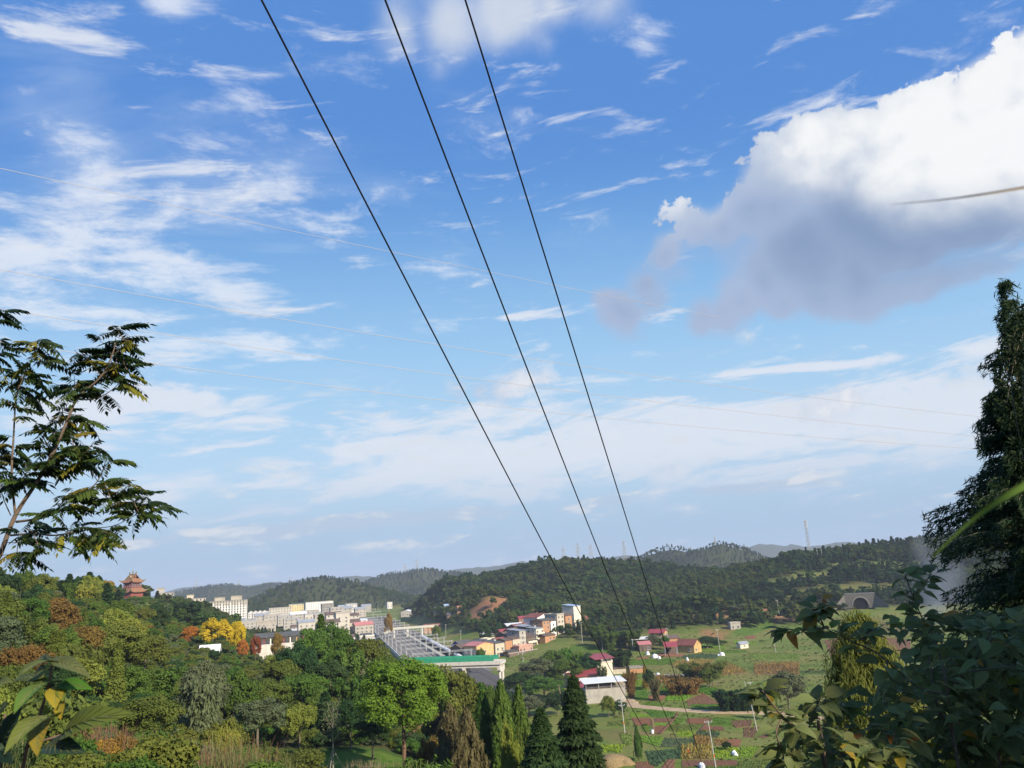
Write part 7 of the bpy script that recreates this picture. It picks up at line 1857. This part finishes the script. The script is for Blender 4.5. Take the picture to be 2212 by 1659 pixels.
# --- foreground plant at lower left with felted leaves
c1 = lambda u, v: (u * .1314, 550 + v * .1314)
DL = 1.55
g0 = P(*c1(120, 2100), DL); lp = thing('felt_leaf_plant', 'plant with large green and yellowing leaves close to the camera at the lower left corner', 'plant', (g0[0], g0[1], h1(g0[0], g0[1])))
def lw(u, v, dd=0.0): return P(*c1(u, v), DL + dd)
poly_tube([np.array([g0[0], g0[1], lp.location.z - .05]), lw(165, 1700), lw(210, 1480), lw(290, 1290), lw(365, 1060), lw(400, 850)], .0042, .0024, lp, 'stem', mat('reddish stem', (.20, .11, .08), (.15, .09, .06), .8, 30))
poly_tube([lw(210, 1500), lw(330, 1450), lw(470, 1405)], .0026, .0018, lp, 'stem'); poly_tube([np.array([g0[0] - .03, g0[1], lp.location.z - .05]), lw(10, 1700), lw(0, 1450), lw(40, 1250)], .0032, .002, lp, 'stem')
for (b, t, w, m_, dd, dt, roll) in [((400, 845), (130, 925), 75, LG, 0, -.12, .5), ((405, 845), (670, 925), 80, LG, 0, -.10, -.5), ((400, 850), (600, 820), 60, LG, .0, .14, -.2), ((400, 850), (225, 840), 60, LG, 0, .12, .3),
        ((372, 1010), (95, 1190), 120, LBR, 0, -.14, .55), ((380, 1000), (50, 965), 50, LG, 0, .10, .2), ((392, 940), (185, 1000), 60, LYG, 0, .05, .4), ((450, 1025), (690, 1040), 75, LBR, 0, -.05, -.4),
        ((440, 1030), (415, 1190), 100, LY, 0, -.06, .1), ((490, 1030), (470, 1135), 70, LYG, 0, -.05, .2), ((460, 1150), (455, 1280), 60, LY, .0, -.04, .3), ((440, 1262), (30, 1450), 140, LYG, 0, -.22, .35),
        ((330, 1290), (265, 1535), 110, LY, 0, -.10, .2), ((470, 1410), (935, 1200), 150, LYG, 0, -.16, -.35), ((340, 1500), (625, 1515), 115, LDK, 0, -.08, -.5), ((20, 1510), (125, 1215), 120, LDK, 0, -.08, .3),
        ((100, 1465), (-40, 1530), 70, LDK, 0, -.04, .3), ((210, 1490), (420, 1430), 90, LYG, .03, .10, -.3), ((0, 1000), (80, 995), 50, LG, .0, -.03, .2), ((350, 900), (230, 960), 60, LG, .02, .1, .2), ((-30, 1480), (60, 1600), 120, LG, .05, -.1, .2),
        ((60, 1180), (-30, 1290), 80, LG, .04, .05, .3), ((300, 1240), (380, 1210), 70, LYG, .03, .0, .1)]:
    p0, p1 = lw(*b, dd), lw(*t, dd + dt); d = p1 - p0; L_ = float(np.linalg.norm(d))
    me = leaf_mesh('leaf', L_, w * .1314 / F * DL * 1.5, .10, .25, 9, mats=[m_], veins=6); o = link('leaf', me, lp)
    orient(o, p0 - np.array(lp.location), d, (.25, -1.0, .45), roll * .6)
    if m_ in (LY, LYG): o['label'] = 'yellowing leaf'
    if m_ is LBR: o['label'] = 'bright green leaf'
# --- grass blades close by on the right
def blade(label, pts, r, m, dist):
    w = [P(a, b, d) for a, b, d in pts]; g_ = w[-1]; w.append(np.array([g_[0] + .05, g_[1] - .03, h1(g_[0] + .05, g_[1] - .03) - .05]))
    ww = []
    for j in range(len(w) - 1):
        for t in np.linspace(0, 1, 8, endpoint=False):
            a, b, c, d = w[max(j - 1, 0)], w[j], w[j + 1], w[min(j + 2, len(w) - 1)]
            ww.append(.5 * (2 * b + (c - a) * t + (2 * a - 5 * b + 4 * c - d) * t * t + (3 * b - a - 3 * c + d) * t ** 3))
    ww.append(w[-1]); ww = np.array(ww); n = len(ww); vs = []
    for i in range(n):
        d = ww[min(i + 1, n - 1)] - ww[max(i - 1, 0)]; s = np.cross(d, np.array([0, 1, .1])); s /= np.linalg.norm(s) + 1e-9
        k = r * min(1, .08 + i / (n * .42)); vs += [ww[i] - s * k, ww[i] + np.array([0, k * .5, 0]), ww[i] + s * k]
    o = MB().add(vs, [(i * 3 + q, i * 3 + q + 1, i * 3 + q + 4, i * 3 + q + 3) for i in range(n - 1) for q in range(2)]).build('grass_blade', m, smooth=True)
    return tag(o, label, 'grass blade')
blade('green blurred grass blade arching in from the right edge over the dark conifer', [(932, 558, .62), (970, 522, .60), (1010, 494, .58), (1050, 474, .57), (1095, 458, .56), (1150, 450, .55), (1215, 470, .54), (1290, 540, .53), (1360, 680, .52), (1420, 900, .52)], .0042, mat('blade green', (.12, .22, .035), (.16, .26, .05), .6, 8), .6)
blade('thin brownish dry grass blade against the large cloud at the right edge', [(890, 204.5, .62), (940, 200, .60), (985, 194, .58), (1040, 185, .57), (1095, 176, .56), (1160, 172, .55), (1230, 190, .54), (1310, 270, .53), (1390, 450, .52), (1450, 760, .52)], .0018, mat('blade dry', (.30, .25, .19), (.24, .2, .15), .7, 8), .6)
# --- tall tree with feather-like compound leaves at the left edge
c5 = lambda u, v: (u * .1808, 275 + v * .1808)
DT = 14.0
g0 = P(*c5(-230, 2300), DT); gz = h1(g0[0], g0[1])
tt = thing('toona_tree', 'tall slender tree with long feathery leaves rising at the left edge against the sky', 'tree', (g0[0], g0[1], gz))
def tw(u, v, dd=0.0): return P(*c5(u, v), DT + dd)
TBK = mat('slender trunk bark', (.17, .125, .09), (.11, .085, .065), .85, 8)
def comp_leaf(n=7, L_=.42, seed=0):
    r = random.Random(seed); mb = MB()
    ax = [(L_ * t, 0, -.52 * L_ * t * t) for t in np.linspace(0, 1, 6)]
    mb.tube(ax, [.0035, .003, .0028, .0024, .002, .0015], 3, cap=False)
    for k in range(n + 1):
        t = .16 + .84 * k / n; b = np.array([L_ * t, 0, -.52 * L_ * t * t])
        for s in ((-1, 1) if k < n else (0,)):
            l = L_ * (.35 - .10 * abs(t - .5)) * r.uniform(.85, 1.15); w = l * .48
            d = np.array([.42 if s else 1, s * .9, -.45 - .6 * r.random()]); d /= np.linalg.norm(d)
            q = np.cross(d, [0, 0, 1.0]); q /= np.linalg.norm(q) + 1e-9; dn = np.array([0, 0, -1.0])
            mb.add([b, b + d * l * .4 - q * w * .5 + dn * l * .04, b + d * l * .45 + dn * l * .09, b + d * l * .4 + q * w * .5 + dn * l * .04, b + d * l + dn * l * .22], [(0, 1, 2), (0, 2, 3), (1, 4, 2), (2, 4, 3)])
    me = mb.mesh('leaf', [LG], smooth=False)
    a = me.attributes.new('tint', 'FLOAT', 'FACE'); a.data.foreach_set('value', np.random.default_rng(seed).random(len(me.polygons)).astype(np.float32))
    return me
CL = [comp_leaf(7, .38, 1), comp_leaf(8, .43, 2), comp_leaf(6, .33, 3)]
LT = leafmat('tree leaf dark', (.022, .040, .012), (.045, .072, .018), .30, .25, .4); LT2 = leafmat('tree leaf sunlit tone', (.15, .15, .02), (.24, .20, .03), .45, .2, .5); LT3 = leafmat('tree leaf mid', (.05, .085, .018), (.085, .12, .025), .4, .2, .45)  # dark tone put in for silhouetted leaves, yellow-green for sunlit ones
LIMBS = [  # polyline, start radius, end radius, leaf rosettes (count at tip)
 ([(-230, 2300), (-120, 1850), (0, 1550), (85, 1330), (200, 1150), (300, 970), (375, 800), (430, 680), (560, 560), (625, 430), (640, 350)], .055, .008, 0, 'trunk', 0),
 ([(85, 1330), (65, 1100), (75, 900), (88, 690), (120, 560)], 0.0248, 0.0096, 12, 'branch', -.3), ([(105, 620), (160, 500), (200, 400), (205, 360)], 0.0088, 0.0048, 13, 'branch', -.35), ([(88, 690), (40, 600), (10, 520)], 0.0088, 0.0048, 12, 'branch', -.1),
 ([(90, 1365), (200, 1350), (290, 1325), (420, 1255), (540, 1140), (590, 1010)], 0.0231, 0.0060, 12, 'branch', -.5), ([(420, 1255), (560, 1245), (660, 1215), (720, 1150)], 0.0099, 0.0042, 11, 'branch', -.7), ([(440, 1400), (620, 1390), (760, 1320), (800, 1290)], 0.0077, 0.0036, 10, 'branch', -.9),
 ([(60, 1440), (200, 1430), (300, 1440), (450, 1415), (560, 1405), (640, 1440)], 0.0193, 0.0048, 13, 'branch', -.9), ([(450, 1415), (520, 1470), (560, 1500)], 0.0066, 0.0036, 9, 'branch', -.9), ([(200, 1150), (330, 1010), (430, 950)], 0.0138, 0.0048, 11, 'branch', -.2), ([(300, 970), (240, 900), (260, 850)], 0.0099, 0.0042, 8, 'branch', .3),
 ([(470, 690), (540, 680), (620, 635), (690, 560), (710, 500)], 0.0121, 0.0042, 13, 'branch', .2), ([(560, 560), (640, 480), (660, 400)], 0.0088, 0.0042, 12, 'branch', .4), ([(430, 680), (400, 640), (420, 610)], 0.0088, 0.0042, 9, 'branch', .3), ([(560, 560), (500, 480), (470, 450)], 0.0077, 0.0036, 9, 'branch', .2),
 ([(0, 1550), (60, 1545), (110, 1530)], 0.0066, 0.0036, 8, 'branch', -.3), ([(30, 1480), (160, 1480), (260, 1500)], 0.0066, 0.0036, 6, 'branch', -.4), ([(150, 1230), (130, 1120), (200, 1050)], 0.0110, 0.0042, 10, 'branch', -.4), ([(60, 1330), (20, 1240), (0, 1160)], 0.0110, 0.0048, 8, 'branch', -.2),
 ([(0, 1550), (-160, 1250), (-220, 900), (-120, 500), (-40, 240), (0, 190)], 0.0275, 0.0048, 9, 'branch', .3), ([(-180, 700), (-60, 480), (0, 380)], 0.0110, 0.0042, 10, 'branch', .3), ([(-200, 1100), (-60, 1020), (0, 1000)], 0.0099, 0.0042, 10, 'branch', 0), ([(330, 820), (330, 780), (350, 750)], 0.0066, 0.0036, 7, 'branch', .2),
 ([(540, 1140), (470, 1040), (430, 1000)], 0.0077, 0.0036, 8, 'branch', -.4), ([(290, 1325), (320, 1290), (360, 1270)], 0.0077, 0.0036, 8, 'branch', -.7), ([(640, 430), (700, 380), (740, 345)], 0.0055, 0.0030, 5, 'branch', .4), ([(800, 1290), (860, 1280), (900, 1280)], 0.0044, 0.0024, 5, 'branch', -.9)]
rq = random.Random(5)
for (pl_, r0, r1, nl, nm, dd) in list(LIMBS):
    if nl == 0: ks = [(.45, 3), (.6, 3), (.75, 3)]
    else: ks = [(rq.uniform(.25, .95), 1) for _ in range(2)]
    for t_, _ in ks:
        q = t_ * (len(pl_) - 1); j = min(int(q), len(pl_) - 2); a_, b_ = pl_[j], pl_[j + 1]
        u0, v0 = a_[0] + (b_[0] - a_[0]) * (q - j), a_[1] + (b_[1] - a_[1]) * (q - j)
        if u0 < -60: continue
        an = rq.uniform(-2.9, .2); l_ = rq.uniform(60, 120)
        LIMBS.append(([(u0, v0), (u0 + .5 * l_ * math.cos(an), v0 + .5 * l_ * math.sin(an) + 6), (u0 + l_ * math.cos(an), v0 + l_ * math.sin(an))], .008, .004, 4, 'twig', dd * t_ + rq.uniform(-.3, .3)))
rd = random.Random(21); LOTS = []; EXTRA = []
LIMBS.sort(key=lambda q: -(q[0][-1][0] > 0) * 1 - (q[3] == 0) * 5)
for (pl_, r0, r1, nl, nm, dd) in LIMBS:
    w = [tw(u, v, dd * (i / (len(pl_) - 1) if nm != 'twig' else 1)) for i, (u, v) in enumerate(pl_)]
    if nm == 'trunk': w[0] = np.array([g0[0], g0[1], gz - .3])
    ww = []
    for j in range(len(w) - 1):
        for t in np.linspace(0, 1, 4, endpoint=False):
            a, b, c, d = w[max(j - 1, 0)], w[j], w[j + 1], w[min(j + 2, len(w) - 1)]
            ww.append(.5 * (2 * b + (c - a) * t + (2 * a - 5 * b + 4 * c - d) * t * t + (3 * b - a - 3 * c + d) * t ** 3))
    ww.append(w[-1]); poly_tube(ww, r0, r1, tt, nm, TBK)
    tip = ww[-1] - ww[-3]; tip /= np.linalg.norm(tip)
    for k in range(int(nl * 1.0)):
        q = 1 - .68 * rd.random() ** 1.1; j = min(int(q * (len(ww) - 1)), len(ww) - 2); p = ww[j + 1] if k < 4 else ww[j]
        a = k * 2.4 + rd.random() * .6; d = np.array([math.cos(a), math.sin(a), rd.uniform(-.55, .5)]) + tip * .4
        LOTS.append(1)
        if len(LOTS) > 298: EXTRA.append((CL[rd.randrange(3)], p - np.array(tt.location), d, rd.uniform(-.4, .4), rd.uniform(.8, 1.25))); continue
        o = link('leaf', CL[rd.randrange(3)], tt); o.material_slots[0].link = 'OBJECT'
        low = pl_[-1][1] > 560
        o.material_slots[0].material = LT2 if rd.random() < .13 else LT3 if (low and rd.random() < .6) else LT
        orient(o, p - np.array(tt.location), d, (0, 0, 1), rd.uniform(-.4, .4)); s = rd.uniform(.8, 1.25); o.scale = (s, s, s)
Vx = []; Fx = []
for me_, p, d, rl, s in EXTRA:
    M_ = np.array(orient(None, p, d, (0, 0, 1), rl))
    v = np.empty(len(me_.vertices) * 3); me_.vertices.foreach_get('co', v); v = v.reshape(-1, 3) * s
    b = sum(len(k) for k in Vx); Vx.append(v @ M_[:3, :3].T + M_[:3, 3])
    for f_ in me_.polygons: Fx.append([b + i for i in f_.vertices])
mb = MB()
if Vx: mb.add(np.concatenate(Vx), Fx); lo_ = mb.build('leaves', LT, tt); lo_['kind'] = 'stuff'
# --- dark conifer at the right edge, with a creeper in its top
g0 = P(1058, 760, 12.5); gz = h1(g0[0], g0[1])
dc = thing('dark_conifer_tree', 'large dark conifer with fringed drooping sprays at the right edge', 'tree', (g0[0], g0[1], gz))
top = 0
rg = np.random.default_rng(31)
def sprays(n, prof, seed):
    """branches that leave the stem, arch over and carry hanging combs of needles"""
    r = np.random.default_rng(seed); Vs = []; c_pts = []; dirs = []
    mbt = MB()
    for i in range(n):
        z = top * (.04 + .93 * r.random()); a = r.random() * 6.283; L_ = prof(z / top) * r.uniform(.42, 1.22)
        ca, sa = math.cos(a), math.sin(a); pts = []
        for t in np.linspace(0, 1, 6): pts.append(np.array([ca * L_ * t, sa * L_ * t, z + L_ * (.40 * t - .42 * t * t)]))
        mbt.tube(pts, [.016, .013, .01, .007, .005, .002], 3, cap=False)
        m = int(150 * L_ + 60)
        t = r.random(m) ** .7; k = np.minimum((t * 5).astype(int), 4); P_ = np.array(pts); c = P_[k] + (P_[k + 1] - P_[k]) * (t * 5 - k)[:, None]
        side = np.array([-sa, ca, 0]); off = r.normal(0, 1, m)[:, None] * side * .10 * (1.2 - t)[:, None]
        hang = r.random(m) ** 1.6 * .22 * (.5 + t * .6)
        c = c + off; c[:, 2] -= hang; c_pts.append(c)
        d = np.array([ca * .9, sa * .9, -.75]) + r.normal(0, .28, (m, 3)); dirs.append(d)
    return mbt, np.concatenate(c_pts), np.concatenate(dirs)
def stem(cx, topy, D, n, prof, seed, nm, needle=.019):
    global top
    b0 = P(cx, 760, D); bz_ = h1(b0[0], b0[1]); top = P(cx - 6, topy, D)[2] - bz_
    off = np.array([b0[0], b0[1], bz_]) - np.array(dc.location)
    mbt, C, Dr = sprays(n, prof, seed)
    mbt.tube([(0, 0, -.3), (0, 0, top * .5), (.02, 0, top * .9)], [.2, .13, .02], 8)
    mbt.v = [tuple(np.array(v) + off) for v in mbt.v]
    mbt.build(nm, BARK, dc)
    V, Fq = leaves(C + off, rg.normal(size=C.shape), np.full(len(C), needle), 7.0, droop=Dr, rg=rg)
    link('needle_sprays', raw_mesh('needle_sprays', V, Fq, [leafmat('dark needles', (.032, .062, .028), (.062, .105, .045), .3, .05)], tint=rg.random(len(C))), dc)
stem(1084, 374, 12.5, 560, lambda t: min(1.78, 4.4 * (1 - t) ** .95) * (.84 + .18 * math.sin(t * 21)) + .10, 5, 'branches')
stem(1108, 258, 13.2, 300, lambda t: min(1.2, 2.4 * (1 - t)) * (.84 + .2 * math.sin(t * 25)) + .10, 6, 'branches')
# creeper leaves hanging in the upper part
cr0 = P(1046, 400, 12.2); cr = thing('creeper', 'dark small-leaved creeper hanging over the upper left side of the right-hand conifer', 'creeper', (float(cr0[0]), float(cr0[1]), float(cr0[2])))
n = 2300; cc = []
for (px, py, rx, ry, k) in ((1016, 336, 14, 24, .25), (1014, 372, 22, 24, .3), (1012, 408, 20, 22, .22), (1020, 440, 16, 26, .15), (976, 506, 9, 16, .05), (1024, 320, 10, 16, .1)):
    m = int(n * k)
    for _ in range(m):
        r_ = math.sqrt(random.random()) ; a = random.random() * 6.283
        cc.append(P(px + rx * r_ * math.cos(a), py + ry * r_ * math.sin(a), 12.0 + random.uniform(-.4, .6)))
cc = np.array(cc) - cr0
V, Fq = leaves(cc, rg.normal(size=cc.shape) + np.array([0, -.3, .4]), np.full(len(cc), .040), 1.9, rg=rg)
link('leaves', raw_mesh('leaves', V, Fq, [leafmat('creeper leaf', (.012, .02, .008), (.028, .045, .014), .2, .05)], tint=rg.random(len(cc))), cr)
mb = MB()
for i in range(16):
    a = cc[int(rg.integers(len(cc)))]; b = cc[int(rg.integers(len(cc)))]
    mb.tube([a, (a + b) / 2 + np.array([0, 0, .12]), b], [.006, .006, .003], 3, cap=False)
mb.build('vine_stems', BARK, cr)
# unseen trees added right of the viewpoint to keep sun off the near shrubs
for (x, y, h) in ((9.5, 2.2, 9.5), (13, -3, 11), (17.5, -2, 12)):
    plant('full', 'dark', x, y, h, 6.0, label='dark shade tree added beside the viewpoint, %s one outside the right edge' % {9.5: 'nearest', 13: 'second', 15: 'third', 17.5: 'farthest', 11.5: 'foremost'}[x], group='added shade trees beside the viewpoint')

# ------------------------------------------------------------------ smoke and air
def volume_mat(name, dens, color, aniso=.2, noise=None):
    m = bpy.data.materials.new(name); m.use_nodes = True; nt = m.node_tree
    nt.nodes.remove(nt.nodes['Principled BSDF'])
    v = nt.nodes.new('ShaderNodeVolumePrincipled'); v.inputs['Color'].default_value = (*color, 1); v.inputs['Density'].default_value = dens; v.inputs['Anisotropy'].default_value = aniso
    if noise:
        t = nt.nodes.new('ShaderNodeTexCoord'); n_ = nt.nodes.new('ShaderNodeTexNoise'); n_.inputs['Scale'].default_value = noise; n_.inputs['Detail'].default_value = 5
        nt.links.new(t.outputs['Object'], n_.inputs['Vector'])
        ln = nt.nodes.new('ShaderNodeVectorMath'); ln.operation = 'LENGTH'
        mp = nt.nodes.new('ShaderNodeMapping'); mp.inputs['Scale'].default_value = (1, 1, 1); nt.links.new(t.outputs['Generated'], mp.inputs['Vector'])
        sb = nt.nodes.new('ShaderNodeVectorMath'); sb.operation = 'SUBTRACT'; sb.inputs[1].default_value = (.5, .5, .5); nt.links.new(mp.outputs[0], sb.inputs[0]); nt.links.new(sb.outputs[0], ln.inputs[0])
        r1 = nt.nodes.new('ShaderNodeMapRange'); r1.inputs[1].default_value = .5; r1.inputs[2].default_value = .1; nt.links.new(ln.outputs['Value'], r1.inputs[0])
        r2 = nt.nodes.new('ShaderNodeMapRange'); r2.inputs[1].default_value = .42; r2.inputs[2].default_value = .7; nt.links.new(n_.outputs['Fac'], r2.inputs[0])
        mu = nt.nodes.new('ShaderNodeMath'); mu.operation = 'MULTIPLY'; nt.links.new(r1.outputs[0], mu.inputs[0]); nt.links.new(r2.outputs[0], mu.inputs[1])
        m2 = nt.nodes.new('ShaderNodeMath'); m2.operation = 'MULTIPLY'; m2.inputs[1].default_value = dens; nt.links.new(mu.outputs[0], m2.inputs[0])
        nt.links.new(m2.outputs[0], v.inputs['Density'])
    nt.links.new(v.outputs[0], nt.nodes['Material Output'].inputs['Volume'])
    return m
def ellipsoid(name, c, r, m, kind='stuff'):
    n, k = 16, 10; vs = [(0, 0, -r[2])]; fs = []
    for j in range(1, k):
        b = -math.pi / 2 + math.pi * j / k
        vs += [(r[0] * math.cos(b) * math.cos(2 * math.pi * i / n), r[1] * math.cos(b) * math.sin(2 * math.pi * i / n), r[2] * math.sin(b)) for i in range(n)]
    vs.append((0, 0, r[2])); L_ = len(vs) - 1
    fs += [(0, 1 + (i + 1) % n, 1 + i) for i in range(n)] + [(1 + (j - 1) * n + i, 1 + (j - 1) * n + (i + 1) % n, 1 + j * n + (i + 1) % n, 1 + j * n + i) for j in range(1, k - 1) for i in range(n)]
    fs += [(1 + (k - 2) * n + i, 1 + (k - 2) * n + (i + 1) % n, L_) for i in range(n)]
    return tag(MB().add(vs, fs).build(name, m, loc=tuple(float(q) for q in c)), kind=kind)
SMK = volume_mat('smoke', .10, (.80, .86, .95), .3, .06)
c_ = P(938, 580, 330); ellipsoid('smoke', c_, (12, 13, 24), SMK)['label'] = 'bluish smoke drifting up beside the right-hand conifer'
c_ = P(905, 642, 300); ellipsoid('smoke', (c_[0], c_[1], 6), (15, 12, 9), SMK)['label'] = 'pale smoke lying over the fields behind the big leaves'
top_z = 175.0
hz = MB().box(-10500, 10500, -10500, 10500, -3.0, top_z).build('haze', volume_mat('haze', HAZE_D, (.72, .82, 1.0), .0))
tag(hz, 'pale blue air over the valley', kind='stuff')

# ------------------------------------------------------------------ labels for the many hillside trees
CW = {'olive': 'olive green', 'green': 'mid green', 'dark': 'dark green', 'lime': 'yellow-green', 'gold': 'golden', 'rust': 'russet', 'grey': 'grey-green', 'bamboo': 'fresh green', 'brown': 'brown'}
KW = {'round': 'broadleaf tree', 'full': 'rounded tree', 'conifer': 'conifer', 'bamboo': 'plumed clump', 'feather': 'feathery shrub', 'column': 'column tree', 'bush': 'bush'}
MARK = [('the pagoda', 132, 585), ('the yellow ginkgos', 222, 632), ('the orange autumn tree', 190, 634), ('the golden tree', 122, 626), ('the bright creeper-clad clumps', 142, 678), ('the big round tree', 400, 690), ('the highest pointed tree before the town', 321, 625),
        ('the left edge', 0, 640), ('the young yellow-leaved trees above the lawn', 300, 706), ('the ridge conifers', 85, 578), ('the felt-leaved foreground plant', 50, 680)]
ORDN = ['nearest', 'second nearest', 'third nearest', 'fourth nearest', 'fifth nearest', 'sixth nearest', 'seventh nearest', 'eighth nearest', 'ninth nearest', 'tenth nearest', 'eleventh nearest', 'twelfth nearest', 'thirteenth nearest', 'fourteenth nearest', 'fifteenth nearest', 'sixteenth nearest']
SHORT = [('the bright creeper-clad clumps', 'the bright creepers'), ('the felt-leaved foreground plant', 'the foreground plant'), ('the highest pointed tree before the town', 'the highest pointed tree'), ('the young yellow-leaved trees above the lawn', 'the yellow-leaved trees')]
MARK = [(dict(SHORT).get(a, a), b, c) for a, b, c in MARK]
seen = {}
info = {t[0].name: t for t in TREES}
for o in HILL:
    _, kind, color, x, y, z, h = info[o.name]
    px, py, _d = proj((x, y, z + h * .7))
    nm, mx, my = min(MARK, key=lambda m: math.hypot(m[1] - px, m[2] - py))
    dx, dy = px - mx, py - my
    side = ('right of' if dx > 0 else 'left of') if abs(dx) > 1.6 * abs(dy) else ('below' if dy > 0 else 'above') if abs(dy) > 1.6 * abs(dx) else (('below and ' if dy > 0 else 'above and ') + ('right of' if dx > 0 else 'left of'))
    seen.setdefault((CW[color], KW[kind], side, nm), []).append((math.hypot(dx, dy), o))
for (c, k, s, nm), lst in seen.items():
    lst.sort(key=lambda q: q[0])
    for i, (_, o) in enumerate(lst):
        o['label'] = ('%s %s on the slope %s %s' % (c, k, s, nm)) if len(lst) == 1 else ('%s %s, %s %s %s' % (c, k, ORDN[min(i, 15)], s, nm))
print('objects', len(bpy.data.objects))
